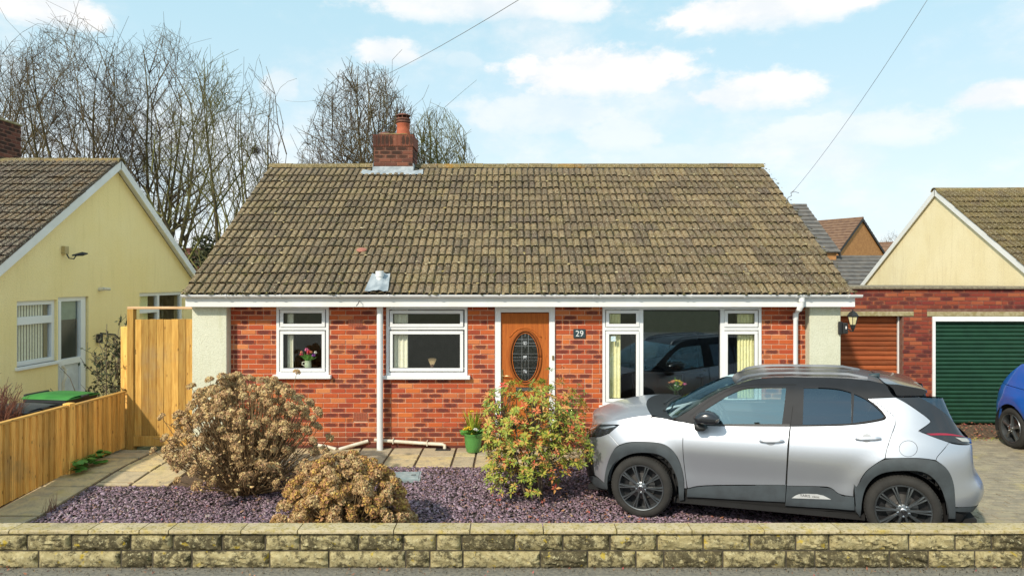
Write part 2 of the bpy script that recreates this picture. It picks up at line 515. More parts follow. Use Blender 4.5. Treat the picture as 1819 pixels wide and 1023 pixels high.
# --- stone, slate, ground
def stone_mat(name, face=True):
    m, t, b = new_mat(name)
    r = rnd_of(t)
    pos = world_pos(t)
    n = t.noise(pos, 16, 6, .7)
    base = t.mix(r, (.39, .325, .165), (.30, .255, .135))
    base = t.mix(t.step(n, .42, .66), base, (.50, .43, .24))
    pt = t.math('GREATER_THAN', 2, 3)
    dk = t.math('ADD', t.noise(pos, 11, 8, .75), t.math('MULTIPLY', r, .16))
    base = t.mix(t.math('MULTIPLY', t.step(dk, .525, .65), .80), base, (.035, .028, .018))
    base = t.mix(t.math('MULTIPLY', t.step(t.noise(pos, 34, 4, .7), .58, .64), .8), base, (.55, .50, .30))
    base = t.mix(t.math('MULTIPLY', t.step(t.noise(pos, 9.5, 4, .6), .63, .68), .7), base, (.50, .36, .03))
    base = t.mix(t.math('MULTIPLY', t.step(t.noise(pos, 60, 3, .7), .62, .66), .85), base, (.03, .03, .018))
    t.link(base, b.inputs['Base Color'])
    b.inputs['Roughness'].default_value = .95
    b.inputs['Specular IOR Level'].default_value = .12
    bump(t, b, t.math('ADD', n, t.math('MULTIPLY', t.noise(pos, 90, 5, .7), .4)), .9, .02)
    return m
M_STONE = stone_mat('split walling stone')
def coping_mat():
    m, t, b = new_mat('coping stone')
    r = rnd_of(t); pos = world_pos(t)
    base = t.mix(r, (.50, .42, .27), (.43, .355, .21))
    base = t.mix(t.step(t.noise(pos, 22, 6, .7), .45, .7), base, (.34, .27, .10))
    base = t.mix(t.math('MULTIPLY', t.step(t.noise(pos, 6, 5, .7), .52, .68), .6), base, (.45, .33, .06))
    base = t.mix(t.math('MULTIPLY', t.step(t.noise(pos, 40, 6, .75), .54, .62), .75), base, (.12, .09, .035))
    base = t.mix(t.math('MULTIPLY', t.step(t.noise(pos, 3.1, 4, .6), .55, .7), .5), base, (.52, .43, .30))
    t.link(base, b.inputs['Base Color']); b.inputs['Roughness'].default_value = .95; b.inputs['Specular IOR Level'].default_value = .12
    bump(t, b, t.noise(pos, 60, 6, .7), .6, .01)
    return m
M_COPING = coping_mat()
def slab_mat(name, c1, c2, grime, yel=.4):
    m, t, b = new_mat(name)
    r = rnd_of(t); pos = world_pos(t)
    base = t.mix(r, c1, c2)
    base = t.mix(t.step(t.noise(pos, 7, 6, .65), .42, .72), base, tuple(x * .78 for x in c2))
    base = t.mix(t.math('MULTIPLY', t.step(t.noise(pos, 2.2, 5, .6), .55, .72), yel), base, (.50, .40, .10))
    base = t.mix(t.math('MULTIPLY', t.step(t.noise(pos, 45, 4, .7), .56, .68), .6), base, grime)
    t.link(base, b.inputs['Base Color']); b.inputs['Roughness'].default_value = .93; b.inputs['Specular IOR Level'].default_value = .15
    bump(t, b, t.noise(pos, 55, 5, .7), .4, .006)
    return m
M_SLAB = slab_mat('buff paving slab', (.60, .47, .25), (.44, .37, .265), (.26, .19, .11), .4)
M_PAVER = slab_mat('drive block', (.36, .31, .21), (.29, .25, .185), (.13, .11, .075), .35)
M_SOIL = simple('dark soil', (.045, .035, .03), .98, (.07, .05, .04), 20, .6, 80)
M_JOINT = simple('dirty sand joint', (.085, .055, .035), .98, (.14, .09, .05), 25, .5)
M_GROUND = simple('rough grass ground', (.105, .11, .045), .98, (.14, .125, .06), 2, .6, 30)
M_TARMAC = simple('grey tarmac', (.17, .163, .14), .95, (.26, .24, .19), 30, .8, 160)
def slate_mat():
    m, t, b = new_mat('plum slate chip')
    r = attr(t, 'rnd'); pos = world_pos(t)
    base = t.ramp(r, [(0, (.21, .125, .165)), (.2, (.31, .205, .26)), (.38, (.10, .065, .078)), (.55, (.38, .275, .335)), (.72, (.18, .105, .13)), (.84, (.07, .05, .055)), (.93, (.33, .19, .12)), (.97, (.38, .31, .29))], 'CONSTANT')
    base = t.mix(t.math('MULTIPLY', t.noise(pos, 60, 3), .25), base, (.30, .25, .27))
    t.link(base, b.inputs['Base Color']); b.inputs['Roughness'].default_value = .62; b.inputs['Specular IOR Level'].default_value = .4
    return m
M_SLATE = slate_mat()

# --- plants
def leafy(name, stops, rough=.6, trans=.25):
    m, t, b = new_mat(name)
    r = rnd_of(t)
    pos = world_pos(t)
    r = t.math('FRACT', t.math('ADD', r, t.math('MULTIPLY', t.noise(pos, 6, 3), .35)))
    t.link(t.ramp(r, stops), b.inputs['Base Color'])
    b.inputs['Roughness'].default_value = rough
    b.inputs['Specular IOR Level'].default_value = .3
    return m
M_BARK = simple('lichened bark', (.058, .044, .026), .95, (.13, .108, .036), 3, .7, 30)
M_TWIG = simple('winter twig', (.072, .05, .032), .9, (.13, .098, .04), 1.2)
M_TWIG_G = simple('greenish twig', (.085, .075, .025), .9, (.15, .145, .035), 1.2)
M_HSTEM = simple('dry brown stem', (.32, .21, .10), .9, (.18, .11, .05), 8)
M_HHEAD = leafy('dry hydrangea floret', [(0, (.33, .19, .10)), (.25, (.48, .30, .14)), (.5, (.58, .43, .19)), (.7, (.38, .21, .125)), (.85, (.64, .51, .24)), (1, (.33, .19, .10))], .85)
M_HHEAD2 = leafy('dry golden hydrangea floret', [(0, (.32, .15, .08)), (.25, (.45, .24, .10)), (.5, (.56, .37, .10)), (.7, (.34, .16, .10)), (.85, (.60, .42, .09)), (1, (.32, .15, .08))], .85)
M_PIERIS = leafy('yellow green leaf', [(0, (.22, .27, .035)), (.2, (.34, .36, .05)), (.42, (.11, .19, .035)), (.6, (.42, .39, .06)), (.72, (.28, .30, .045)), (.80, (.50, .34, .09)), (.88, (.52, .25, .08)), (1, (.30, .32, .045))], .45)
M_PIERIS_R = leafy('red young leaf', [(0, (.56, .07, .05)), (.45, (.58, .21, .07)), (.75, (.50, .28, .08)), (1, (.56, .12, .07))], .45)
M_BRANCH = simple('grey brown branch', (.16, .12, .085), .9, (.09, .07, .05), 12)
M_DAFF = simple('spear leaf green', (.24, .33, .03), .5, (.40, .42, .05), 9)
M_GREENLEAF = simple('fresh green leaf', (.06, .20, .03), .5, (.10, .27, .04), 9)
M_YFLOWER = simple('yellow petal', (.80, .55, .02), .6)
M_WFLOWER = simple('white petal', (.8, .8, .74), .6)
M_RFLOWER = simple('red petal', (.60, .02, .05), .6)
M_SHARD = simple('faded clay', (.40, .17, .12), .9, (.30, .12, .085), 20, .3)
M_PFLOWER = simple('purple petal', (.30, .06, .40), .6)
M_PKFLOWER = simple('pink petal', (.70, .12, .30), .6)
M_OFLOWER = simple('salmon petal', (.75, .28, .14), .6)
M_DEADLEAF = leafy('fallen leaf', [(0, (.40, .14, .08)), (.4, (.30, .16, .08)), (.7, (.48, .10, .10)), (1, (.42, .28, .12))], .8)
M_REDTWIG = simple('russet hedge twig', (.14, .05, .035), .85, (.20, .085, .05), 9)
M_EVERGREEN = simple('dark evergreen', (.035, .05, .018), .8, (.06, .06, .022), 5)
M_POT = simple('glazed green pot', (.10, .30, .075), .35, (.08, .25, .06), 6, spec=.5)

# --- cars
def paint(name, c, metal=.0, rough=.3, coat=.8, flake=0.0):
    m, t, b = new_mat(name)
    b.inputs['Metallic'].default_value = metal
    b.inputs['Roughness'].default_value = rough
    b.inputs['Coat Weight'].default_value = coat
    b.inputs['Coat Roughness'].default_value = .03
    pos = world_pos(t)
    d = t.math('MULTIPLY', t.step(t.noise(pos, 3, 5, .6), .4, .7), .12)
    t.link(t.mix(d, c, tuple(x * .75 + .05 for x in c)), b.inputs['Base Color'])
    return m
M_SILVER = paint('silver car paint', (.50, .525, .575), .72, .35, .45)
M_GLOSSBLACK = paint('gloss black paint', (.014, .016, .021), 0, .22, .5)
M_ROOFB = simple('black car roof', (.012, .014, .018), .24, spec=.32)
M_PILLAR = simple('black pillar', (.016, .018, .022), .55, spec=.25)
M_CLAD = simple('grey black cladding', (.055, .068, .076), .6, (.042, .05, .056), 6, .15, 200)
M_UNDER = simple('underbody black', (.012, .012, .012), .9)
M_TYRE = simple('dusty tyre rubber', (.030, .028, .025), .9, (.021, .020, .018), 8, .3, 120)
M_RIMD = simple('dark alloy', (.20, .215, .225), .3, metal=.8)
M_RIMB = simple('black alloy well', (.01, .01, .011), .5)
M_BLUE = paint('bright blue car paint', (.005, .105, .46), 0, .28, .9)
M_TAIL = simple('red tail lens', (.30, .006, .03), .15, (.25, .005, .025), 5, coat=.6)
M_LENSDK = simple('smoked lens', (.02, .021, .024), .08, coat=.8)
M_SEAT = simple('car seat fabric', (.05, .055, .06), .9)
# ------------------------------------------------------------------ ground, road, paths
def gz(y):
    """garden level: falls from the house towards the street, the slate banked up again behind the wall"""
    return float(np.interp(y, [6.3, 7.6, 9.3], [-.075, -.122, 0.0]))

WALL_Y = 6.10            # front face of the street wall
BED_X0, BED_X1, BED_Y0, BED_Y1 = -5.26, 4.75, 6.26, 9.25

def sheet(name, xs, ys, zf, m, parent=None, kind='structure'):
    mb = MB()
    vs = [(x, y, zf(x, y)) for y in ys for x in xs]
    n = len(xs)
    fs = [(j * n + i, j * n + i + 1, (j + 1) * n + i + 1, (j + 1) * n + i) for j in range(len(ys) - 1) for i in range(n - 1)]
    mb.add(vs, fs)
    return mb.build(name, m, parent, kind=kind, recalc=False)

def base_z(x, y):
    return -.085 if y < 6.2 else -.19
ground = sheet('ground', [-900, -200, -60, -30, -12, -8, -6, 0, 5, 9, 12, 30, 60, 200, 900],
               [-900, -200, -40, -15, 0, 4, 6.19, 6.21, 7.6, 8.5, 9.3, 11, 17, 19, 40, 100, 300, 1200], base_z, M_GROUND)
road = sheet('pavement', [-60, -20, -8, 0, 8, 20, 60], [-14, -4, 2, 4.5, 6.17], lambda x, y: -.062, M_TARMAC)
# a kerb of weeds and grit along the foot of the wall
def blades(name, n, area, zf, hmin, hmax, m, wid=.004, lean=.5, kind='stuff', parent=None, seed=1):
    r = np.random.default_rng(seed)
    x = r.uniform(area[0], area[1], n); y = r.uniform(area[2], area[3], n)
    z = np.array([zf(a, b) for a, b in zip(x, y)])
    h = r.uniform(hmin, hmax, n); t = r.uniform(0, 2 * np.pi, n); l = r.uniform(0, lean, n) * h
    a = r.uniform(0, 2 * np.pi, n)
    bx, by = np.cos(t) * wid, np.sin(t) * wid
    V = np.stack([np.stack([x - bx, y - by, z], 1), np.stack([x + bx, y + by, z], 1), np.stack([x + np.cos(a) * l, y + np.sin(a) * l, z + h], 1)], 1).reshape(-1, 3)
    F = np.arange(3 * n).reshape(-1, 3)
    o = obj(name, np_mesh(name, V, F, m, rnd=np.repeat(r.random(n), 3)), parent)
    if kind: o['kind'] = kind
    return o
def leaf_litter(name, n, area, zf, size, m, seed=3, dens=None):
    r = np.random.default_rng(seed)
    x = r.uniform(area[0], area[1], n); y = r.uniform(area[2], area[3], n)
    if dens is not None:
        keep = np.array([r.random() < dens(a, b) for a, b in zip(x, y)])
        x, y = x[keep], y[keep]; n = len(x)
    z = np.array([zf(a, b) for a, b in zip(x, y)]) + r.uniform(.004, .02, n)
    t = r.uniform(0, 2 * np.pi, n); s = r.uniform(.5, 1.2, n) * size
    ux, uy = np.cos(t) * s, np.sin(t) * s; wx, wy = -np.sin(t) * s * .45, np.cos(t) * s * .45
    c = r.uniform(-.012, .018, (n, 4))
    V = np.stack([np.stack([x - ux, y - uy, z + c[:, 0]], 1), np.stack([x + wx, y + wy, z + c[:, 1] * .5], 1), np.stack([x + ux, y + uy, z + c[:, 2]], 1), np.stack([x - wx, y - wy, z + c[:, 3] * .5], 1)], 1).reshape(-1, 3)
    o = obj(name, np_mesh(name, V, np.arange(4 * n).reshape(-1, 4), m, rnd=np.repeat(r.random(n), 4)))
    o['kind'] = 'stuff'
    return o
tag(blades('weeds', 260, (-5.2, 5.2, 6.02, 6.12), lambda x, y: -.062, .008, .03, M_HSTEM, .004, .8), 'thin dry weeds growing along the foot of the stone wall', 'weeds')
tag(leaf_litter('street_leaves', 120, (-5.5, 5.5, 5.75, 6.12), lambda x, y: -.062, .016, M_DEADLEAF), 'a few small fallen leaves on the tarmac below the stone wall', 'leaves')

bounce_sheet = sheet('yard_bounce_sheet', [-7.5, -6.06], [6.2, 7.6, 9.3, 12, 17], lambda x, y: -.12, simple('pale bounce concrete', (.58, .53, .45), .95, (.48, .44, .37), 4, .3, 40))  # unseen pale sheet added to bounce light onto the yellow gable
tag(leaf_litter('road_grit', 3200, (-5.6, 5.6, 5.86, 6.12), lambda x, y: -.064, .010, simple('road grit', (.16, .14, .10), .95, (.06, .055, .04), 60), 31, lambda a, b: max(0.05, (b - 5.86) / .26) ** 1.5), 'dark grit and crumbs of moss lying along the wall foot', 'grit')
# bed of plum slate
bed = sheet('slate_bed_soil', [BED_X0, BED_X1], [6.2, 7.6, 8.5, BED_Y1], lambda x, y: gz(y) - .022, M_SOIL)
def slate_chips():
    r = np.random.default_rng(21)
    n = 62000
    x = r.uniform(BED_X0 + .02, BED_X1, n); y = r.uniform(6.27, BED_Y1 - .02, n)
    keep = ~((x < -3.9) & (y > 8.52))
    keep &= ~((x > -1.62) & (x < -1.2) & (y > 8.72) & (y < 9.05))
    x, y = x[keep], y[keep]; n = len(x)
    z = np.array([gz(b) for b in y]) - .012 + r.uniform(0, .022, n)
    k = 5
    ang = np.sort(r.uniform(0, 2 * np.pi, (n, k)), 1) * .35 + (np.arange(k) * 2 * np.pi / k) * .65
    L = r.uniform(.010, .024, n) * np.where(r.random(n) < .06, 1.7, 1.0); asp = r.uniform(.45, .85, n)
    rad = r.uniform(.75, 1.15, (n, k))
    lx = np.cos(ang) * rad * L[:, None]; ly = np.sin(ang) * rad * (L * asp)[:, None]
    yaw = r.uniform(0, 2 * np.pi, n); tx = r.normal(0, .32, n); ty = r.normal(0, .32, n)
    th = r.uniform(.003, .007, n)
    def place(lx, ly, lz):
        X = lx * np.cos(yaw)[:, None] - ly * np.sin(yaw)[:, None]
        Y = lx * np.sin(yaw)[:, None] + ly * np.cos(yaw)[:, None]
        return np.stack([X + x[:, None], Y + y[:, None], lz + z[:, None] + X * tx[:, None] + Y * ty[:, None]], 2)
    top = place(lx * .9, ly * .9, np.repeat(th[:, None], k, 1)); bot = place(lx, ly, np.zeros((n, k)))
    V = np.concatenate([top, bot], 1).reshape(-1, 3)
    base = (np.arange(n) * 2 * k)[:, None]
    quads = [np.stack([base[:, 0] + k + i, base[:, 0] + k + (i + 1) % k, base[:, 0] + (i + 1) % k, base[:, 0] + i], 1) for i in range(k)]
    tris = np.stack([np.stack([base[:, 0], base[:, 0] + i, base[:, 0] + i + 1], 1) for i in range(1, k - 1)], 1).reshape(-1, 3)
    Q = np.stack(quads, 1).reshape(-1, 4)
    T = np.concatenate([Q[:, [0, 1, 2]], Q[:, [0, 2, 3]], tris])
    me = np_mesh('slate_chips', V, T, M_SLATE, rnd=np.repeat(r.random(n), 2 * k))
    return obj('slate_chips', me)
tag(slate_chips(), 'loose plum and grey slate chippings covering the front garden bed', 'slate chippings', kind='stuff')

tag(leaf_litter('bed_leaves', 170, (BED_X0, 4.6, 6.5, 9.2), lambda x, y: gz(y) + .012, .026, M_DEADLEAF, 44), 'odd dead leaves lying about on the plum slate bed', 'dead leaves')
# paving slabs: path along the fence and in front of the house
path = sheet('garden_path', [-5.93, BED_X0], [6.2, 7.6, 8.5, 9.3, 10.2], lambda x, y: gz(y) - .02, M_JOINT)
patio = sheet('house_patio', [BED_X0 + .001, -3.9, 4.75], [8.55, 9.3, 10.28], lambda x, y: gz(y) - .02, M_JOINT)
SL_N = [0]
def slab(parent, x0, x1, y0, y1, gap=.013, dz=None):
    """one slab as a mesh of its own, following the fall of the ground"""
    mb = MB()
    d = rng.uniform(-.003, .004) if dz is None else dz
    g0, g1 = gz(y0) + d, gz(y1) + d
    x0 += gap; x1 -= gap; y0 += gap; y1 -= gap
    b = .005
    vs = [(x0 + b, y0 + b, g0), (x1 - b, y0 + b, g0), (x1 - b, y1 - b, g1), (x0 + b, y1 - b, g1),
          (x0, y0, g0 - b), (x1, y0, g0 - b), (x1, y1, g1 - b), (x0, y1, g1 - b),
          (x0, y0, g0 - .04), (x1, y0, g0 - .04), (x1, y1, g1 - .04), (x0, y1, g1 - .04)]
    fs = [(0, 1, 2, 3)] + [(a + i, a + (i + 1) % 4, (i + 1) % 4 + a - 4, i + a - 4) for a in (4, 8) for i in range(4)]
    fs = [(0, 1, 2, 3)]
    for a in (0, 4):
        for i in range(4):
            j = (i + 1) % 4
            fs.append((a + j, a + i, a + 4 + i, a + 4 + j)[::-1] if False else (a + i, a + 4 + i, a + 4 + j, a + j))
    mb.add(vs, fs, 0.0)
    mb.build('paving_slab', M_SLAB, parent, recalc=True)
ys = [6.24, 6.95, 7.64, 8.53, 9.02, 9.70, 10.02, 10.19]
for a, b in zip(ys[:-1], ys[1:]): slab(path, -5.9, BED_X0 - .02, a, b, .021)
for a, b in ((8.57, 8.68), (8.68, 9.08), (9.08, 9.38), (9.38, 9.62), (9.62, 10.0), (10.0, 10.27)): slab(patio, BED_X0, -4.80, a, b, .019)
for a, b in ((8.57, 9.15), (9.15, 9.42), (9.42, 9.85), (9.85, 10.27)): slab(patio, -4.80, -4.30, a, b, .019)
cols = [-4.30, -3.85, -3.25, -2.72, -2.25, -1.78, -1.33, -.83, -.52, .02, .52, 1.05, 1.55, 2.1, 2.7, 3.2, 3.75, 4.3, 4.74]
splits = [(.30, .62), (.55,), (.42, .7), (.25,), (.6,), (.36, .64), (.50,), (.52, .74), (.55,), (.3, .66), (.45,), (.62,), (.4,), (.5,), (.33, .7), (.55,), (.4,), (.6,)]
for (a, b), sp in zip(zip(cols[:-1], cols[1:]), splits):
    e = [9.25] + [9.25 + 1.02 * s for s in sp] + [10.27]
    for c, d in zip(e[:-1], e[1:]): slab(patio, a, b, c, d, .015)

# block paved drive
drive = sheet('driveway', [4.75, 12], [6.2, 7.6, 8.5, 9.3, 10.6, 12.52], lambda x, y: -.125, M_JOINT)
paver_m = MB().bbox(-.098, .098, -.048, .048, -.05, 0, .006).mesh('paver', M_PAVER)
rest = MB()
cnt = 0
row = 0
y = 6.33
while y < 11.25:
    x = 4.76 + (.1 if row % 2 else 0) - .2
    while x < 9.9:
        cx, cy, cz = x + .1, y + .05, -.108 + rng.uniform(-.004, .004)
        if cx > 4.84:
            vis = cx < cy * .76 and cx > cy * .62
            if vis and cnt < 300:
                obj('paver', paver_m, drive, M=Matrix.Translation((cx, cy, cz)) @ Matrix.Rotation(rng.uniform(-.02, .02), 4, 'Y')); cnt += 1
            else:
                rest.box(cx - .097, cx + .097, cy - .047, cy + .047, cz - .05, cz, rng.random())
        x += .2
    y += .1; row += 1
rest.build('paver_field', M_PAVER, drive, kind='stuff')
tag(leaf_litter('leaf_litter', 1500, (5.2, 12, 11.2, 12.5), lambda x, y: -.12 + .03 * max(0, (y - 11.4)), .028, M_DEADLEAF, 8), 'dead leaves and moss blown against the green garage door', 'leaf litter')
tag(blades('drive_weeds', 700, (5.5, 9.5, 11.15, 11.4), lambda x, y: -.12, .02, .06, M_DAFF, .004, .9, seed=4), 'line of weeds across the drive before the green garage door', 'weeds')

# inspection cover let into the slate
t = thing('inspection_cover', 'blue grey square inspection cover half buried in the plum slate', 'drain cover', (-1.41, 8.885, gz(8.9)), R(4))
M_COVER = simple('galvanised cover', (.23, .30, .31), .6, (.34, .40, .40), 9, .2, 60)
MB().bbox(-.2, .2, -.155, .155, -.02, .012, .004).build('plate', M_COVER, t)
f = MB()
for s in (-1, 1):
    f.box(-.226, .226, s * .178 - .02, s * .178 + .02, -.03, .006); f.box(s * .213 - .011, s * .213 + .011, -.157, .157, -.03, .005)
f.build('frame', M_COVER, t)
for sx in (-.13, .13): MB().box(sx - .03, sx + .03, -.012, .012, .0125, .0165).build('lifting_slot', M_BLACKP, t)

# ------------------------------------------------------------------ street wall of split stone
wall = thing('garden_wall', 'low street wall of rough split stone blocks with flat coping', 'stone wall', (0, WALL_Y, -.062))
core = MB().box(-9.0, 7.0, .022, .125, 0, .315).build('mortar_core', simple('dark pointing', (.085, .07, .045), .95, (.05, .042, .028), 14, .4, 60), wall)
def split_block(L, H, seed):
    """rock faced block: a finely divided front pillowed and hacked"""
    r = np.random.default_rng(seed)
    nx, nz = max(6, int(L / .026)), 8
    mb = MB()
    ph = r.uniform(0, 6.28, 12); am = r.uniform(.4, 1, 12); fr = r.uniform(4, 26, (12, 2))
    vs = []
    for j in range(nz + 1):
        for i in range(nx + 1):
            u, v = i / nx, j / nz
            e = min(u * L, (1 - u) * L, v * H, (1 - v) * H)
            d = .042 * (1 - math.exp(-e / .020)) * (.55 + .6 * v - .35 * max(0, v - .75))
            if e > 0: d += sum(a * math.sin(f[0] * u * L * 3 + f[1] * v * H * 6 + p) for a, f, p in zip(am, fr, ph)) * .0044 + r.normal(0, .0036)
            jx = 0 if i in (0, nx) else r.uniform(-.006, .006)
            vs.append((u * L - L / 2 + jx, -d, v * H))
    n = nx + 1
    fs = [(j * n + i, j * n + i + 1, (j + 1) * n + i + 1, (j + 1) * n + i) for j in range(nz) for i in range(nx)]
    ring = [i for i in range(n)] + [j * n + nx for j in range(1, nz + 1)] + [nz * n + i for i in range(nx - 1, -1, -1)] + [j * n for j in range(nz - 1, 0, -1)]
    b = len(vs)
    vs += [(vs[i][0], .03, vs[i][2]) for i in ring]
    m = len(ring)
    fs += [(ring[(k + 1) % m], ring[k], b + k, b + (k + 1) % m) for k in range(m)]
    mb.add(vs, fs)
    return mb.mesh('stone_block', M_STONE, 48)
def fxw(px): return (px - CX) / FPX * WALL_Y
rows = [([-880, -770, -640, -545, -410, -330, -210, -130, -60, 46, 125, 230, 306, 393, 470, 532, 636, 716, 775, 820, 914, 1000, 1084, 1168, 1250, 1333, 1415, 1474, 1616, 1699, 1764, 1850, 1930, 2040, 2120, 2220, 2300], .158),
        ([-880, -740, -600, -500, -360, -260, -150, -30, 66, 213, 269, 339, 478, 583, 720, 763, 822, 960, 1044, 1130, 1180, 1285, 1398, 1449, 1582, 1651, 1734, 1820, 1900, 1990, 2100, 2180, 2300], 0.0)]
for xs, z0 in rows:
    for a, b in zip(xs[:-1], xs[1:]):
        x0, x1 = fxw(a) + .008, fxw(b) - .008
        o = obj('stone_block', split_block(x1 - x0, .143, rng.randrange(9999)), wall)
        o.location = ((x0 + x1) / 2, rng.uniform(.012, .022), z0 + .004)
xs = [-880, -740, -600, -470, -340, -210, -80, 20, 160, 250, 302, 430, 530, 700, 835, 965, 1095, 1228, 1356, 1490, 1615, 1745, 1890, 2030, 2160, 2300]
for a, b in zip(xs[:-1], xs[1:]):
    x0, x1 = fxw(a) + .005, fxw(b) - .005
    mb = MB()
    n = 9
    prof = [(-.022, .0), (-.030, .008), (-.030, .028), (-.022, .036), (.15, .039), (.158, .03), (.158, .0)]
    vs = []
    for i in range(n):
        x = x0 + (x1 - x0) * i / (n - 1)
        for (yy, zz) in prof: vs.append((x, yy + rng.uniform(-.0025, .0025), zz + .3165 + rng.uniform(-.0012, .0012)))
    k = len(prof)
    fs = [(i * k + j, i * k + (j + 1) % k, (i + 1) * k + (j + 1) % k, (i + 1) * k + j) for i in range(n - 1) for j in range(k)]
    fs += [tuple(range(k)), tuple(range((n - 1) * k, n * k))[::-1]]
    mb.add(vs, fs)
    mb.build('coping_stone', M_COPING, wall, smooth=40)
# ------------------------------------------------------------------ the bungalow
HYW = 10.28                         # wall plane
def hx(px): return (px - CX) / FPX * HYW
def hz(py): return CAMZ - (py - HY) / FPX * HYW
house = thing('bungalow', 'red brick bungalow with brown tiled roof and oak front door', 'house', (0, 0, 0))
HX0, HX1 = -4.75, 4.88
Z_SOF = 2.13
W1 = (hx(491), hx(584.5), hz(672.5), Z_SOF)
W2 = (hx(686), hx(830.5), hz(673), Z_SOF)
DR = (hx(879), hx(986), -.02, Z_SOF)
W3 = (hx(1070), hx(1352.6), hz(726), Z_SOF)
OPEN = [W1, W2, DR, W3]
BX0, BX1 = -4.236, 4.42             # brick between the rendered piers

# mortar wall behind the bricks, in pieces round the openings
wallm = MB()
edges = [BX0 - .1] + [e for o in OPEN for e in (o[0], o[1])] + [BX1 + .1]
for i in range(0, len(edges), 2): wallm.box(edges[i], edges[i + 1], HYW + .008, HYW + .25, -.12, Z_SOF + .1)
for o in OPEN:
    if o[2] > .1: wallm.box(o[0], o[1], HYW + .008, HYW + .25, -.12, o[2])
    wallm.box(o[0], o[1], HYW + .06, HYW + .25, Z_SOF, Z_SOF + .1)
wall_o = wallm.build('front_wall', M_MORTAR, house)

brick_m = MB().bbox(-.1075, .1075, 0, .05, -.0325, .0325, .003).mesh('brick', M_BRICK)
AIR = [(hx(619), hx(643.5), hz(581.5), hz(567)), (hx(628), hx(652.5), hz(747.5), hz(733))]
def free_intervals(zm):
    iv = [(BX0, BX1)]
    for o in OPEN + [(a[0], a[1], a[2], a[3]) for a in AIR]:
        if o[2] <= zm <= o[3]:
            iv = [p for s in iv for p in ((s[0], min(s[1], o[0])), (max(s[0], o[1]), s[1])) if p[1] - p[0] > .03]
    return iv
def lay_rows(parent, Y, z0, nrow, free, me, m, budget, rest_name, seed, half, gauge=.0733, plinth=None, prefer=None):
    r = random.Random(seed)
    cells = []
    for j in range(nrow):
        z = z0 + gauge * (j + .5)
        for (a, b) in free(z):
            x = -7.0 + (.1125 if j % 2 else 0)
            while x < b:
                parts = [(x, x + .215)]
                if r.random() < half: parts = [(x, x + .1025), (x + .1125, x + .215)]
                for p, q in parts:
                    p2, q2 = max(p, a + .004), min(q, b - .004)
                    if q2 - p2 > .028: cells.append((p2, q2, z, r.random()))
                x += .225
    key = prefer or (lambda c: 0)
    order = sorted(range(len(cells)), key=lambda i: key(cells[i]) - (cells[i][1] - cells[i][0]) + r.random() * .01)
    single = set(order[:budget]); rest = MB(); h = (gauge - .0115) / 2
    for i, (p, q, z, rv) in enumerate(cells):
        dy = r.uniform(-.003, .002)
        if i in single:
            obj('brick', me, parent, M=Matrix.Translation(((p + q) / 2, Y + dy, z)) @ Matrix.Diagonal(((q - p) / .215, 1, h / .0325, 1)) @ Matrix.Rotation(r.uniform(-.006, .006), 4, 'Y'))
        else:
            rest.bbox(p, q, Y + dy, Y + dy + .05, z - h, z + h, .003, rv)
    if rest.v: rest.build(rest_name, m, parent, kind='stuff', recalc=False)
def hidden_by_car(c):      # bricks the parked car and the shrubs hide are the ones to join
    return 1.0 if (c[0] > 1.2 and c[2] < .85) or (c[0] > .1 and c[0] < 1.1 and c[2] < .55) or (c[1] < -2.75 and c[2] < .75) else 0.0
lay_rows(wall_o, HYW, -.06, 30, free_intervals, brick_m, M_BRICK, 250, 'brick_field', 4, .10, prefer=hidden_by_car)
# plinth line
MB().box(BX0, BX1, HYW - .006, HYW + .006, -.1, .035).build('plinth', M_BRICK_G, house)
for a in AIR:
    ab = MB(); cols_, rows_ = 8, 5
    w_, h_ = a[1] - a[0] - .01, a[3] - a[2] - .008
    x0_, z0_ = a[0] + .005, a[2] + .004
    cw, ch = w_ / cols_, h_ / rows_
    for i in range(cols_ + 1): ab.box(x0_ + i * cw - .0045, x0_ + i * cw + .0045, HYW - .004, HYW + .03, z0_, z0_ + h_)
    for j in range(rows_ + 1): ab.box(x0_, x0_ + w_, HYW - .002, HYW + .028, z0_ + j * ch - .0045, z0_ + j * ch + .0045)
    ab.build('air_brick', M_CLAY, house)
    
# rendered piers at both ends (with the gable walls behind them)
for (a, b, c) in ((HX0, -4.236, 1), (4.42, HX1, -1)):
    MB().bbox(a, b, 10.135, 10.45, -.12, Z_SOF + .02, .008).build('rendered_pier', M_CREAM, house)
for a, b in ((HX0, HX0 + .22), (HX1 - .22, HX1)):
    g = MB()
    prof = [(10.45, -.12), (10.45, 2.18), (13.63, 4.62), (16.8, 2.18), (16.8, -.12)]
    g.prism(prof, lambda y, z, d: (d, y, z), a, b); g.build('gable_wall', M_CREAM, house)
MB().box(HX0 + .22, HX1 - .22, 16.6, 16.8, -.12, 2.3).build('rear_wall', M_CREAM, house)

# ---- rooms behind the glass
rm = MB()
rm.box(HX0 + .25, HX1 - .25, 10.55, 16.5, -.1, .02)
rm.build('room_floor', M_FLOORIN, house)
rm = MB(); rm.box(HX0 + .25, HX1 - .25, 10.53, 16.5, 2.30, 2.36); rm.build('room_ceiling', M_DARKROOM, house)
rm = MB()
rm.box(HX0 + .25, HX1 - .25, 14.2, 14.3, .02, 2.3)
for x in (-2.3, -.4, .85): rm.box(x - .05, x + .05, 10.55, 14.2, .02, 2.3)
rm.build('room_wall', M_DARKROOM, house)

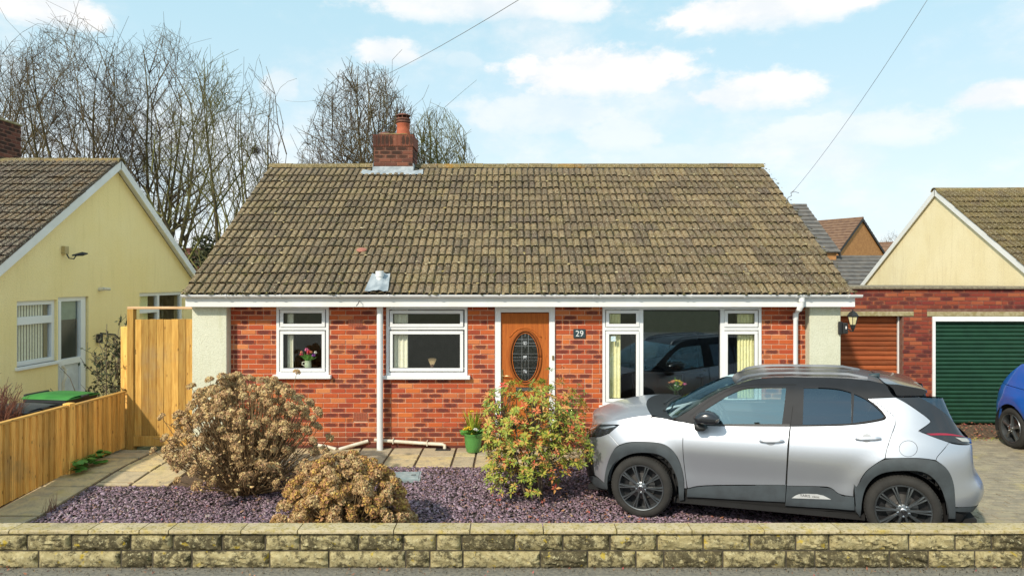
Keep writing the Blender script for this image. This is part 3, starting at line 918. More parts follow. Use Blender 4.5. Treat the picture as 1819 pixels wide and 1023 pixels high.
# ---- windows: fixed frame, opening sashes, panes, sill
YF = HYW - .012                      # face of the fixed frame
def ring(mb, x0, x1, z0, z1, w, y0, y1, bevel=.004, wb=None):
    wb = wb or w
    mb.bbox(x0, x1, y0, y1, z1 - w, z1, bevel); mb.bbox(x0, x1, y0, y1, z0, z0 + wb, bevel)
    mb.bbox(x0, x0 + w, y0, y1, z0 + wb, z1 - w, bevel); mb.bbox(x1 - w, x1, y0, y1, z0 + wb, z1 - w, bevel)
def glazed(parent, gx0, gx1, gz0, gz1, sash=True, face=None, gm=None):
    """one light: a proud sash ring round a pane, with a black gasket"""
    face = YF - .014 if face is None else face
    if sash:
        s = MB(); w_ = .052
        ring(s, gx0 - w_, gx1 + w_, gz0 - w_, gz1 + w_, w_ - .004, face, face + .05)
        s.build('sash', M_UPVC, parent)
    k = MB(); ring(k, gx0 - .006, gx1 + .006, gz0 - .006, gz1 + .006, .010, face + .016, face + .03, .001)
    k.build('gasket', M_SEAL, parent)
    MB().box(gx0 - .004, gx1 + .004, face + .022, face + .026, gz0 - .004, gz1 + .004).build('pane', gm or M_GLASS, parent)
def sill(parent, x0, x1, z0, z1):
    MB().bbox(x0, x1, HYW - .075, HYW + .05, z0, z1, .006).build('sill', M_UPVC, parent)
def window(x0, x1, z0, z1, lights, mull, trans, sx0, sx1, name='window', label=None):
    f = MB()
    zt = z1 - .012
    ring(f, x0 + .002, x1 - .002, z0, zt, .042, YF, HYW + .065, .003)
    for (mx, za, zb) in mull: f.bbox(mx - .03, mx + .03, YF + .001, HYW + .06, za, zb, .003)
    for (tz, xa, xb) in trans: f.bbox(xa, xb, YF + .002, HYW + .058, tz - .022, tz + .022, .003)
    o = f.build(name, M_UPVC, house, label=label)
    for l in lights: glazed(o, *l)
    sill(o, sx0, sx1, z0 - .058, z0 - .001)
    return o
win1 = window(W1[0], W1[1], hz(665), W1[3], [(hx(504.5), hx(571.8), hz(574.6), hz(556.4)), (hx(504.5), hx(571.8), hz(653.4), hz(594))], [],
              [(hz(583.6), W1[0] + .04, W1[1] - .04)], hx(486.5), hx(589.6), label='narrow white window with tulips on its sill')
win2 = window(W2[0], W2[1], hz(666), W2[3], [(hx(698.7), hx(817), hz(574.7), hz(557.5)), (hx(698.7), hx(817), hz(653), hz(594))], [],
              [(hz(583), W2[0] + .04, W2[1] - .04)], hx(680.7), hx(835.5), label='wide white window beside the oak front door')
win3 = window(W3[0], W3[1], hz(719), W3[3],
              [(hx(1082.3), hx(1129.1), hz(574.7), hz(557)), (hx(1082.3), hx(1129.1), hz(707.3), hz(594)), (hx(1292.6), hx(1339.2), hz(574.7), hz(557)),
               (hx(1292.6), hx(1339.2), hz(707.3), hz(594))],
              [(hx(1139), hz(719) + .04, Z_SOF - .055), (hx(1283), hz(719) + .04, Z_SOF - .055)],
              [(hz(584), W3[0] + .04, hx(1139) - .03), (hz(584), hx(1283) + .03, W3[1] - .04)], hx(1063.7), hx(1358), label='large white picture window behind the silver car')
glazed(win3, hx(1142.4), hx(1278.2), hz(712.4), hz(552.3), False, YF + .012, M_GLASS_BIG)
MB().box(hx(1085), hx(1093.5), YF + .0005, YF + .0045, hz(606), hz(597)).build('sticker', simple('pale sticker', (.35, .55, .62), .5, (.75, .8, .8), 60), win3)

# ---- front door
df = MB()
dx0, dx1 = hx(879.5), hx(985.6)
lx0, lx1 = hx(890), hx(975.2)
df.bbox(dx0, lx0 - .002, HYW - .03, HYW + .07, -.02, Z_SOF - .002, .004); df.bbox(lx1 + .002, dx1, HYW - .03, HYW + .07, -.02, Z_SOF - .002, .004)
df.bbox(lx0 - .002, lx1 + .002, HYW - .03, HYW + .07, hz(554.5), Z_SOF - .002, .004)
door_frame = df.build('door_frame', M_UPVC, house)
dl = MB()
cxd, czd = hx(933.2), hz(634.5)
RX, RZ = 27.5 * HYW / FPX, 47.3 * HYW / FPX
YD = HYW + .004
# leaf with an oval hole
N = 48
ov = [(cxd + RX * .93 * math.cos(2 * math.pi * k / N), czd + RZ * .96 * math.sin(2 * math.pi * k / N)) for k in range(N)]
def rect_pt(k):
    a = 2 * math.pi * k / N; c, s = math.cos(a), math.sin(a)
    t = min(((lx1 if c > 0 else lx0) - cxd) / c if abs(c) > 1e-6 else 1e9, ((hz(556) if s > 0 else .03) - czd) / s if abs(s) > 1e-6 else 1e9)
    return (cxd + c * t, czd + s * t)
rc = [rect_pt(k) for k in range(N)]
corners = [(lx1, hz(556)), (lx0, hz(556)), (lx0, .03), (lx1, .03)]
vs = [(x, YD, z) for x, z in ov] + [(x, YD, z) for x, z in rc] + [(x, YD + .04, z) for x, z in ov]
fs = [(k, (k + 1) % N, N + (k + 1) % N, N + k) for k in range(N)] + [(k, (k + 1) % N, 2 * N + (k + 1) % N, 2 * N + k) for k in range(N)]
for c in corners:
    i0 = min(range(N), key=lambda k: (rc[k][0] - c[0]) ** 2 + (rc[k][1] - c[1]) ** 2)
    d_ = [(rc[(i0 + s) % N], (i0 + s) % N) for s in (-1, 1)]
    # the two neighbours on either side of the corner
    for a, b in (((i0 - 1) % N, i0), (i0, (i0 + 1) % N)):
        onx = abs(rc[a][0] - c[0]) < 1e-5 or abs(rc[a][1] - c[1]) < 1e-5
        va = (abs(rc[a][0] - c[0]) < 1e-5) != (abs(rc[b][0] - c[0]) < 1e-5)
        if va:
            vs.append((c[0], YD, c[1])); fs.append((N + a, N + b, len(vs) - 1))
dl.add(vs, fs)
door = dl.build('front_door', M_DOOR, house, label='golden oak front door with oval leaded glass')
def oval_tube(rx, rz, rad, y, a0=0, a1=2 * math.pi, n=56, zc=None, flat=1.0):
    mb = MB()
    closed = abs(a1 - a0 - 2 * math.pi) < 1e-6
    pts = [(cxd + rx * math.cos(a0 + (a1 - a0) * k / n), y, (czd if zc is None else zc) + rz * math.sin(a0 + (a1 - a0) * k / n)) for k in range(n + 1)]
    mb.tube(pts, rad, 8)
    return mb
oval_tube(RX, RZ, .02, YD - .004).build('oval_frame', M_DOOR, door, smooth=180)
oval_tube(RX * .84, RZ * .905, .006, YD + .004).build('oval_bead', M_DOOR, door, smooth=180)
go = MB(); go.add([(cxd, YD + .02, czd)] + [(x, YD + .02, z) for x, z in ov], [(0, 1 + k, 1 + (k + 1) % N) for k in range(N)])
go.build('oval_pane', simple('dark obscure glass', (.012, .014, .014), .12, (.03, .033, .033), 40, spec=.6), door, recalc=False)
came = MB(); rx_, rz_ = RX * .84, RZ * .9
def zx(px, py): return ((px / 5.684 + 870), (py / 5.684 + 540))
for zxp in (325, 390, 357):
    X = hx(zx(zxp, 0)[0]); h = rz_ * math.sqrt(max(0, 1 - ((X - cxd) / rx_) ** 2))
    segs = [(-h, h)] if zxp != 357 else [(h * .86, h), (h * .38, h * .55), (-h * .42, -h * .1), (-h, -h * .72)]
    for a, b in segs: came.box(X - .0028, X + .0028, YD + .012, YD + .018, czd + a, czd + b)
for zyp in (357, 395, 424, 503, 540, 570, 645, 680, 712):
    Z = hz(zx(0, zyp)[1]); h = rx_ * math.sqrt(max(0, 1 - ((Z - czd) / rz_) ** 2))
    came.box(cxd - h, cxd + h, YD + .0125, YD + .0175, Z - .0025, Z + .0025)
came.build('leaded_came', M_SILVERM, door)
for zyp in (395, 540, 680):
    Z = hz(zx(0, zyp)[1]); X = hx(zx(357, 0)[0]); s = .026
    MB().add([(X - s, YD + .011, Z - s), (X + s, YD + .011, Z - s), (X + s, YD + .011, Z + s), (X - s, YD + .011, Z + s), (X, YD + .004, Z)],
             [(0, 1, 4), (1, 2, 4), (2, 3, 4), (3, 0, 4)]).build('bevelled_jewel', simple('bevel glass', (.55, .58, .6), .1, (.03, .03, .035), 34), door)
# arched mouldings above and below the oval
arc = MB(); arc.tube([(cxd + (x - 357) / 5.684 * HYW / FPX, YD - .002, hz(540 + z / 5.684)) for x, z in ((195, 335), (215, 318), (235, 290), (275, 258), (320, 243), (357, 239), (400, 245), (445, 265), (478, 295), (500, 325), (520, 335))], .009, 7)
arc.build('arch_moulding', M_DOOR, door, smooth=180)
arc = MB(); arc.tube([(cxd + (x - 357) / 5.684 * HYW / FPX, YD - .002, hz(540 + z / 5.684)) for x, z in ((190, 885), (240, 925), (300, 945), (357, 952), (415, 945), (475, 925), (525, 885))], .009, 7)
arc.build('arch_moulding', M_DOOR, door, smooth=180)
pn = MB(); ring(pn, lx0 + .10, lx1 - .10, .10, .36, .016, YD - .010, YD + .004, .004); pn.build('lower_panel', M_DOOR, door)
hd = MB(); hd.bbox(hx(890.5), hx(893.6), YD - .012, YD + .001, hz(682), hz(656), .002)
hd.build('handle_plate', M_BRASS, door)
hd = MB(); hd.tube([(hx(892), YD - .01, hz(666.8)), (hx(892), YD - .05, hz(666.8)), (hx(906), YD - .052, hz(666.8))], .009, 8); hd.build('handle', M_BRASS, door, smooth=60)
lb = MB(); lb.bbox(hx(916), hx(949), YD - .014, YD + .001, hz(694.8), hz(687.2), .003); lb_o = lb.build('letterbox', M_CHROME, door)
MB().bbox(hx(917.5), hx(947.5), YD - .018, YD - .0135, hz(693.6), hz(689.2), .001).build('letterbox_flap', M_SILVERM, door)
bell = MB(); bell.bbox(hx(980.5), hx(983.8), HYW - .045, HYW - .029, hz(639), hz(631), .003); bell.build('doorbell', M_BRASS, door_frame)
MB().bbox(dx0 - .02, dx1 + .02, HYW - .06, HYW + .1, -.05, .028, .006).build('door_step', M_CONC, house)

# ---- roof
RX0, RX1 = -4.80, 4.98
EY, EZ, RY, RZ0 = 9.93, 2.315, 13.63, 4.83
pit = math.atan2(RZ0 - EZ, RY - EY)
sl = math.hypot(RZ0 - EZ, RY - EY)
roof = thing('roof', None, None); roof.parent = house
dk = MB()
nrm = Vector((0, -math.sin(pit), math.cos(pit)))
def slope_pt(x, s, h, front=True):
    y = EY + s * math.cos(pit); z = EZ + s * math.sin(pit)
    p = Vector((x, y, z)) + nrm * h
    if not front: p = Vector((p.x, 2 * RY - p.y, p.z))
    return p
def deck(parent, X0, X1, sp, name='roof_deck', m=None, t0=-.07, t1=-.012, slen=None):
    slen = slen or sl
    mb = MB()
    for fr in (True, False):
        c = [sp(X0, .03, t0, fr), sp(X1, .03, t0, fr), sp(X1, slen, t0, fr), sp(X0, slen, t0, fr), sp(X0, .03, t1, fr), sp(X1, .03, t1, fr), sp(X1, slen, t1, fr), sp(X0, slen, t1, fr)]
        mb.add(c, [(0, 3, 2, 1), (4, 5, 6, 7), (0, 1, 5, 4), (1, 2, 6, 5), (2, 3, 7, 6), (3, 0, 4, 7)])
    return mb.build(name, m or M_DECK, parent)
deck_o = deck(house, RX0 + .04, RX1 - .04, slope_pt)
deck_o.parent = roof
def tile_mesh(name, m, w=.229, L=.36, th=.031):
    """interlocking tile: two rolls and two pans, a thick leading edge"""
    prof = [(0, -.006), (.013, -.006), (.019, .020), (.032, .029), (.078, .030), (.096, .022), (.102, -.006)]
    pr = prof + [(x + .1145, h) for x, h in prof] + [(w - .001, -.006)]
    mb = MB(); n = len(pr)
    vs = [(x, 0, h + th) for x, h in pr] + [(x, L, h * .9) for x, h in pr] + [(x, .044, h * .85 + .006) for x, h in pr]
    fs = [(i, i + 1, n + i + 1, n + i) for i in range(n - 1)] + [(2 * n + i, 2 * n + i + 1, i + 1, i) for i in range(n - 1)]
    fs += [(2 * n, 0, n), (2 * n + n - 1, 2 * n - 1, n - 1)]
    mb.add(vs, fs)
    return mb, mb.mesh(name, m)
def lay_tiles(parent, X0, X1, frame, slen, m, budget, gauge, seed, rank=None, rest_name='tile_field', skip=None, mesh=None):
    """frame(x, s) -> Matrix for a tile whose leading edge is at s up the slope"""
    mb, me = mesh or tile_mesh('roof_tile', m)
    base = np.array(mb.v); faces = mb.f
    ncol = int(round((X1 - X0) / .229)); wcol = (X1 - X0) / ncol
    nrow = int(slen / gauge)
    r = random.Random(seed)
    cells = [(j, i) for j in range(nrow) for i in range(ncol) if not (skip and skip(X0 + (i + .5) * wcol, j * gauge))]
    order = cells if rank is None else sorted(cells, key=lambda c: rank(X0 + (c[1] + .5) * wcol, c[0] * gauge))
    rest = MB()
    for k, (j, i) in enumerate(order):
        M = frame(X0 + i * wcol + r.uniform(-.004, .004), j * gauge + r.uniform(-.007, .007)) @ Matrix.Rotation(r.gauss(0, .011), 4, 'Z') @ Matrix.Rotation(r.uniform(-.008, .014), 4, 'X') @ Matrix.Diagonal((wcol / .229, 1, r.uniform(.9, 1.15), 1))
        if k < budget: obj('roof_tile', me, parent, M=M)
        else: rest.add([M @ Vector(p) for p in base], faces, r.random())
    if rest.v: rest.build(rest_name, m, parent, kind='stuff', recalc=False)
def frame_front(x, s):
    o = slope_pt(x, s - .03, -.010)
    return Matrix.Translation(o) @ Matrix.Rotation(pit, 4, 'X')
CH_X0, CH_X1, CH_Y0, CH_Y1 = (664 - CX) / FPX * 13.32, (733 - CX) / FPX * 13.32, 13.32, 13.95
lay_tiles(roof, RX0, RX1, frame_front, sl - .05, M_TILE, 300, .262, 8)
# ridge tiles
def ridge(parent, X0, X1, y, z, m, step=.45, gap=None):
    x = X0
    while x < X1 - .05:
        x2 = min(x + step, X1)
        if not (gap and x2 > gap[0] + .02 and x < gap[1] - .02):
            mb = MB(); n = 8; dzr = rng.uniform(-.006, .006)
            vs = []
            for xx in (x + .004, x2 - .004):
                for rr in (.125, .105):
                    for k in range(n + 1):
                        a = math.pi * k / n
                        vs.append((xx, y + math.cos(a) * rr, z - .045 + math.sin(a) * rr * .82 + dzr))
            k = n + 1
            fs = [(i, i + 1, 2 * k + i + 1, 2 * k + i) for i in range(n)] + [(k + i, k + i + 1, 3 * k + i + 1, 3 * k + i) for i in range(n)]
            fs += [(i, i + 1, k + i + 1, k + i) for i in range(n)] + [(2 * k + i, 2 * k + i + 1, 3 * k + i + 1, 3 * k + i) for i in range(n)]
            fs += [(0, k, 3 * k, 2 * k), (n, k + n, 3 * k + n, 2 * k + n)]
            mb.add(vs, fs, rng.random())
            mb.build('ridge_tile', m, parent, smooth=40)
        x = x2
ridge(roof, RX0 - .02, CH_X0 - .02, RY, RZ0 - .036, M_RIDGE, .45); ridge(roof, CH_X1 + .02, RX1 + .02, RY, RZ0 - .036, M_RIDGE, .45)
# moss and lichen clumps caught in the laps and along the verges
def clumps(name, pts, m, parent, seed=2):
    r = np.random.default_rng(seed)
    mb = MB()
    for p, s in pts:
        n = 6; a0 = r.uniform(0, 6.28)
        vs = [Vector(p) + nrm * s * .45]
        for k in range(n):
            a = a0 + 2 * math.pi * k / n; q = s * r.uniform(.7, 1.25)
            vs.append(Vector(p) + Vector((math.cos(a) * q, 0, 0)) + Vector((0, math.cos(pit), math.sin(pit))) * math.sin(a) * q * .7 + nrm * s * r.uniform(-.1, .12))
        mb.add(vs, [(0, 1 + k, 1 + (k + 1) % n) for k in range(n)], r.random())
    return mb.build(name, m, parent, smooth=180, kind='stuff')
M_MOSS = simple('dry moss', (.085, .078, .022), .98, (.03, .027, .014), 9, .6, 200)
M_LICHEN = simple('pale lichen', (.44, .38, .24), .98, (.34, .26, .09), 12, .4, 200)
r_ = random.Random(9)
pts = [(slope_pt(r_.uniform(RX0, RX1), int(r_.random() ** 1.5 * 16) * .262 - .02 + r_.uniform(-.03, .06), .022 + r_.uniform(0, .012)), r_.uniform(.010, .030)) for _ in range(1700)]
pts += [(slope_pt((RX0 if r_.random() < .3 else RX1) + r_.uniform(-.06, .06), r_.random() * sl, .02), r_.uniform(.012, .03)) for _ in range(70)]
clumps('moss', pts, M_MOSS, roof, 2)
pts = [(slope_pt(r_.uniform(RX0, RX1), r_.uniform(0, sl), .026), r_.uniform(.006, .017)) for _ in range(600)]
pts += [(slope_pt(r_.uniform(RX0, RX1), int(r_.random() ** 1.4 * 16) * .262 + r_.uniform(-.03, .05), .034), r_.uniform(.014, .036)) for _ in range(260)]
pts += [(slope_pt(RX1 + r_.uniform(-.10, .06), r_.random() * sl, .02), r_.uniform(.008, .02)) for _ in range(26)]
clumps('lichen', pts, M_LICHEN, roof, 3)

# dark strips in the pans between the rolls: moss, and gap shade painted in
mb = MB(); ncol_ = int(round((RX1 - RX0) / .229)); wc_ = (RX1 - RX0) / ncol_
for j in range(16):
    for i in range(ncol_):
        for q_ in (.0, .1145):
            if r_.random() > .62: continue
            x_ = RX0 + i * wc_ + q_ * wc_ / .229 + r_.uniform(-.006, .006) + .003; a_ = j * .262 + r_.uniform(-.02, .10); b_ = min(a_ + r_.uniform(.08, .24), j * .262 + .235); hw_ = r_.uniform(.008, .016)
            if b_ - a_ < .05: continue
            h_ = r_.uniform(.004, .012)
            mb.add([slope_pt(x_ - hw_, a_, .0), slope_pt(x_ + hw_, a_, .0), slope_pt(x_ + hw_ * .8, b_, .0), slope_pt(x_ - hw_ * .8, b_, .0), slope_pt(x_, a_ + .01, h_ + .006), slope_pt(x_, b_ - .01, h_ + .002)],
                   [(0, 1, 4), (1, 2, 5, 4), (2, 3, 5), (3, 0, 4, 5)], r_.random())
mb.build('pan_moss_shade', simple('black moss and gap shade', (.030, .027, .016), .98, (.055, .05, .02), 30), roof, kind='stuff', recalc=False)

# fascia, soffit, gutter with unions
MB().bbox(hx(327) + .16, (1519 - CX) / FPX * 9.985, 9.985, 10.01, Z_SOF - .002, 2.27, .003).build('fascia', M_FASCIA, house)
MB().box(HX0 - .02, HX1 + .1, 10.011, 10.28, Z_SOF, Z_SOF + .012).build('soffit', M_FASCIA, house)
for x0, x1 in ((hx(327) + .16, HX0 - .02), (HX1 + .1, (1519 - CX) / FPX * 9.985)):
    MB().box(x0, x1, 10.011, 10.3, Z_SOF - .002, 2.27).build('box_end', M_FASCIA, house)
# bargeboards on the gable verges
for xv in (RX0 + .045, RX1 - .065):
    for fr in (True, False):
        mb = MB(); c = [slope_pt(xv, .1, -.075, fr), slope_pt(xv + .02, .1, -.075, fr), slope_pt(xv + .02, sl, -.075, fr), slope_pt(xv, sl, -.075, fr)]
        d = Vector((0, 0, -.17)); mb.add(c + [p + d for p in c], [(0, 1, 2, 3), (7, 6, 5, 4), (0, 4, 5, 1), (1, 5, 6, 2), (2, 6, 7, 3), (3, 7, 4, 0)])
        mb.build('bargeboard', M_FASCIA, house)
def half_gutter(parent, x0, x1, y, z, rad=.047, name='gutter'):
    mb = MB(); n = 10; vs = []
    for xx in (x0, x1):
        for rr in (rad, rad - .005):
            for k in range(n + 1):
                a = math.pi + math.pi * k / n
                vs.append((xx, y + math.cos(a) * rr, z + math.sin(a) * rr))
    k = n + 1
    fs = [(i, i + 1, 2 * k + i + 1, 2 * k + i) for i in range(n)] + [(k + i, k + i + 1, 3 * k + i + 1, 3 * k + i) for i in range(n)]
    fs += [(i, i + 1, k + i + 1, k + i) for i in range(n)] + [(2 * k + i, 2 * k + i + 1, 3 * k + i + 1, 3 * k + i) for i in range(n)]
    fs += [(0, k, 3 * k, 2 * k), (n, k + n, 3 * k + n, 2 * k + n)]
    for xx in (x0, x1):      # stop ends
        b = len(vs); vs += [(xx, y + math.cos(math.pi + math.pi * i / n) * (rad - .002), z + math.sin(math.pi + math.pi * i / n) * (rad - .002)) for i in range(n + 1)]
        fs.append(tuple(range(b, b + n + 1)))
    mb.add(vs, fs)
    return mb.build(name, M_UPVC, parent, smooth=40)
GY, GZ = 9.937, 2.308
g9 = lambda px: (px - CX) / FPX * 9.88
gut = half_gutter(house, g9(320), g9(1534), GY, GZ)
for px in (335, 400, 497, 595, 690, 780, 890, 986, 1055, 1067, 1135, 1229, 1325, 1417, 1440, 1510):
    mb = MB(); n = 10
    vs = []
    for xx in (g9(px) - .011, g9(px) + .011):
        for rr in (.054, .048):
            for k in range(n + 1):
                a = math.pi * .97 + math.pi * 1.03 * k / n
                vs.append((xx, GY + math.cos(a) * rr, GZ + math.sin(a) * rr))
    k = n + 1
    fs = [(i, i + 1, 2 * k + i + 1, 2 * k + i) for i in range(n)] + [(i, i + 1, k + i + 1, k + i) for i in range(n)] + [(2 * k + i, 2 * k + i + 1, 3 * k + i + 1, 3 * k + i) for i in range(n)]
    mb.add(vs, fs); mb.build('gutter_bracket', M_UPVC, gut)
# downpipe with swan neck (right), soil stack (left)
X = g9(1427)
dp = MB(); dp.tube([(X, GY, GZ - .05), (X, GY, GZ - .17), (X - .02, GY + .04, GZ - .22), (hx(1411.5), 10.16, 2.07), (hx(1409.5), 10.20, 2.0), (hx(1409.5), 10.21, .02)], .034, 12)
dpo = dp.build('downpipe', M_UPVC, house, smooth=50)
c = MB(); c.tube([(X, GY, GZ - .045), (X, GY, GZ - .105)], .042, 12); c.build('outlet', M_UPVC, dpo, smooth=50)
for pts_ in ([(hx(1409.5), 10.20, 2.03), (hx(1409.5), 10.208, 1.93)], [(X - .004, GY + .01, GZ - .155), (X - .02, GY + .04, GZ - .225)], [(hx(1409.5), 10.21, .9), (hx(1409.5), 10.21, .82)]):
    c = MB(); c.tube(pts_, .040, 12); c.build('pipe_collar', M_UPVC, dpo, smooth=50)
SX, SY = (674.8 - CX) / FPX * 10.15, 10.15
st = MB(); st.tube([(SX, SY, 0.0), (SX, SY, 2.45)], .046, 14); sto = st.build('soil_pipe', M_UPVC, house, smooth=50)
# lead slate and the vent where the stack leaves the roof
ls = MB()
S0 = .02
vs, fs = [], []
prof = [(-.17, .040), (-.13, .034), (-.10, .030), (-.07, .045), (-.04, .055), (0, .05), (.04, .055), (.07, .045), (.10, .03), (.13, .034), (.17, .040)]
for s_ in (-.02, .13, .30, .44):
    for (xx, hh) in prof: vs.append(slope_pt(SX + xx * (1 - .2 * max(0, s_) / .44), s_, hh + .035 + rng.uniform(-.004, .004)))
k = len(prof); fs = [(j * k + i, j * k + i + 1, (j + 1) * k + i + 1, (j + 1) * k + i) for j in range(3) for i in range(k - 1)]
ls.add(vs, fs); ls.build('lead_slate', M_LEAD, roof, smooth=60)
q = slope_pt(SX, .25, .0)
v = MB(); v.tube([q, q + Vector((0, -.01, .17))], .05, 14); v.tube([q + Vector((0, -.005, .12)), q + Vector((0, -.01, .20))], .060, 14); v.build('vent_pipe', M_UPVC, roof, smooth=50)
# waste pipes at the foot of the wall
def pp(px, py, y): return P(px, py, y)
for pts_ in ([pp(556, 789, 10.2), pp(580, 793, 10.2), pp(597, 797.5, 10.15)], [pp(602, 798, 10.15), pp(625, 791, 10.2), pp(654, 783, 10.26)],
             [pp(665, 781, 10.24), pp(700, 783.5, 10.23), pp(786, 789, 10.22), pp(790, 791, 10.2), pp(790, 797, 10.19)]):
    mb = MB(); mb.tube(pts_, .026, 10); wp = mb.build('waste_pipe', M_WASTE, house, smooth=60)
for px, py in ((698.5, 783.4), (759, 787.2)):
    a = pp(px, py, 10.228); mb = MB(); mb.bbox(a.x - .008, a.x + .008, a.y - .034, a.y + .04, a.z - .034, a.z + .045, .003); mb.build('pipe_clip', M_WASTE, house)
g = pp(787, 799, 10.16); mb = MB(); mb.bbox(g.x - .11, g.x + .11, g.y - .07, g.y + .06, -.004, .012, .003); mb.build('gully_grate', M_BLACKP, house)
hk = P(637, 539, 9.96); mb = MB(); mb.tube([hk + Vector((.012, .03, .03)), hk + Vector((.018, -.03, .035)), hk + Vector((.005, -.05, .0)), hk + Vector((-.025, -.045, -.035))], .006, 6); mb.build('hook', M_BLACKP, house, smooth=60)

# ---- chimney
ch = thing('chimney', None, None); ch.parent = house
M_CMORT = simple('dark chimney mortar', (.22, .13, .09), .95, (.30, .20, .15), 10)
cz0, cz1 = 4.45, CAMZ + (HY - 239) / FPX * 13.32
MB().box(CH_X0 + .008, CH_X1 - .008, CH_Y0 + .008, CH_Y1, cz0, cz1).build('stack_core', M_CMORT, ch)
r_ = random.Random(5)
brickc = MB().bbox(-.1075, .1075, 0, .05, -.0325, .0325, .003).mesh('brick', M_BRICK_C)
nr = int((cz1 - 4.60) / .075)
for j in range(nr + 3):
    z = cz1 - .24 - .075 * (j + .5) + .0
    if z < 4.55: break
    x = CH_X0 - (.1125 if j % 2 else 0)
    while x < CH_X1:
        p, q_ = max(x, CH_X0), min(x + .215, CH_X1)
        if q_ - p > .03: obj('brick', brickc, ch, M=Matrix.Translation(((p + q_) / 2, CH_Y0 + r_.uniform(-.003, .002), z)) @ Matrix.Diagonal(((q_ - p) / .215, 1, 1, 1)))
        x += .225
    y = CH_Y0 + .012 + (.1 if j % 2 else 0)
    while y < CH_Y1 - .02:
        q_ = min(y + .215, CH_Y1)
        obj('brick', brickc, ch, M=Matrix.Translation((CH_X1, (y + q_) / 2, z)) @ Matrix.Rotation(R(90), 4, 'Z') @ Matrix.Diagonal(((q_ - y) / .215, 1, 1, 1)))
        y += .225
# soldier course cap, slightly corbelled
x = CH_X0 - .02; n_s = 10; wsd = (CH_X1 - CH_X0 + .04) / n_s
for i in range(n_s):
    obj('soldier_brick', brickc, ch, M=Matrix.Translation((x + wsd * (i + .5), CH_Y0 - .018 + r_.uniform(-.003, .003), cz1 - .12)) @ Matrix.Rotation(R(90), 4, 'Y') @ Matrix.Diagonal((1.02, 1, (wsd - .010) / .065, 1)))
MB().box(CH_X0 - .016, CH_X1 + .018, CH_Y0 - .008, CH_Y1 + .02, cz1 - .235, cz1 - .006).build('cap_core', M_BRICK_C, ch)
fl = MB(); nn = 10; vs = []
for j in range(6):
    for i in range(nn + 1):
        u, v_ = i / nn, j / 5
        vs.append((CH_X0 - .018 + (CH_X1 - CH_X0 + .036) * u, CH_Y0 - .015 + (CH_Y1 - CH_Y0 + .03) * v_, cz1 - .004 + .06 * math.sin(math.pi * u) ** .6 * math.sin(math.pi * v_) ** .6 + r_.uniform(0, .012)))
fs = [(j * (nn + 1) + i, j * (nn + 1) + i + 1, (j + 1) * (nn + 1) + i + 1, (j + 1) * (nn + 1) + i) for j in range(5) for i in range(nn)]
fl.add(vs, fs); fl.build('mortar_flaunching', simple('mossy flaunching', (.28, .17, .07), .95, (.17, .15, .03), 9, .6, 40), ch, smooth=70)
pcx, pcy = (716 - CX) / FPX * 13.6, 13.62
M = Matrix.Translation((pcx, pcy, cz1 + .02))
pt_ = MB(); pt_.lathe([(.140, 0), (.138, .05), (.128, .12), (.126, .22), (.134, .232), (.134, .25), (.118, .25)], 24, M); pot = pt_.build('chimney_pot', M_CLAY, ch, smooth=40)
cw = MB(); cw.lathe([(.120, .25), (.120, .27), (.142, .272), (.142, .30), (.120, .302), (.120, .325), (.138, .328), (.138, .355), (.10, .357)], 20, M)
for k in range(8):
    a = 2 * math.pi * k / 8; cw.box(-.012, .012, -.008, .008, .35, .405, M=M @ Matrix.Rotation(a, 4, 'Z') @ Matrix.Translation((.11, 0, 0)))
cw.lathe([(.142, .402), (.146, .412), (.142, .42), (.09, .445), (.04, .458), (.001, .462)], 20, M); cw.build('chimney_cowl', M_CLAY_D, ch, smooth=40)
p2 = MB(); p2.lathe([(.14, 0.0), (.13, .035), (.08, .062), (.001, .07)], 20, Matrix.Translation(((684 - CX) / FPX * 13.6, 13.62, cz1 + .035))); p2.build('pot_stub', M_CLAY_D, ch, smooth=40)
la = MB()
sx0 = (CH_Y0 - EY) / math.cos(pit)
def lp(x, s, h): return slope_pt(x, s, h)
e_ = .03
vs = [lp(CH_X0 - .24, sx0 - .13, .035), lp(CH_X0 - .03, sx0 - .16, .04), lp((CH_X0 + CH_X1) / 2, sx0 - .155, .036), lp(CH_X1 + .03, sx0 - .16, .04), lp(CH_X1 + .22, sx0 - .13, .035),
      lp(CH_X0 - .22, sx0 + .05, .05), lp(CH_X0 - .02, sx0 - .02, .05), lp((CH_X0 + CH_X1) / 2, sx0 - .02, .05), lp(CH_X1 + .02, sx0 - .02, .05), lp(CH_X1 + .2, sx0 + .05, .05)]
fs = [(i, i + 1, 6 + i, 5 + i) for i in range(4)]
b = len(vs); vs += [(CH_X0 - .02, CH_Y0 - .012, 4.74), (CH_X1 + .02, CH_Y0 - .012, 4.74)]
fs += [(6, 7, b), (7, 8, b + 1), (7, b + 1, b)]
la.add(vs, fs); la.build('lead_apron', M_LEAD, ch)
for x_, s_ in ((CH_X0 - .012, -1), (CH_X1 + .012, 1)):
    MB().box(x_ - .006, x_ + .006, CH_Y0 - .02, CH_Y1, 4.55, 4.80).build('lead_flashing', M_LEAD, ch)

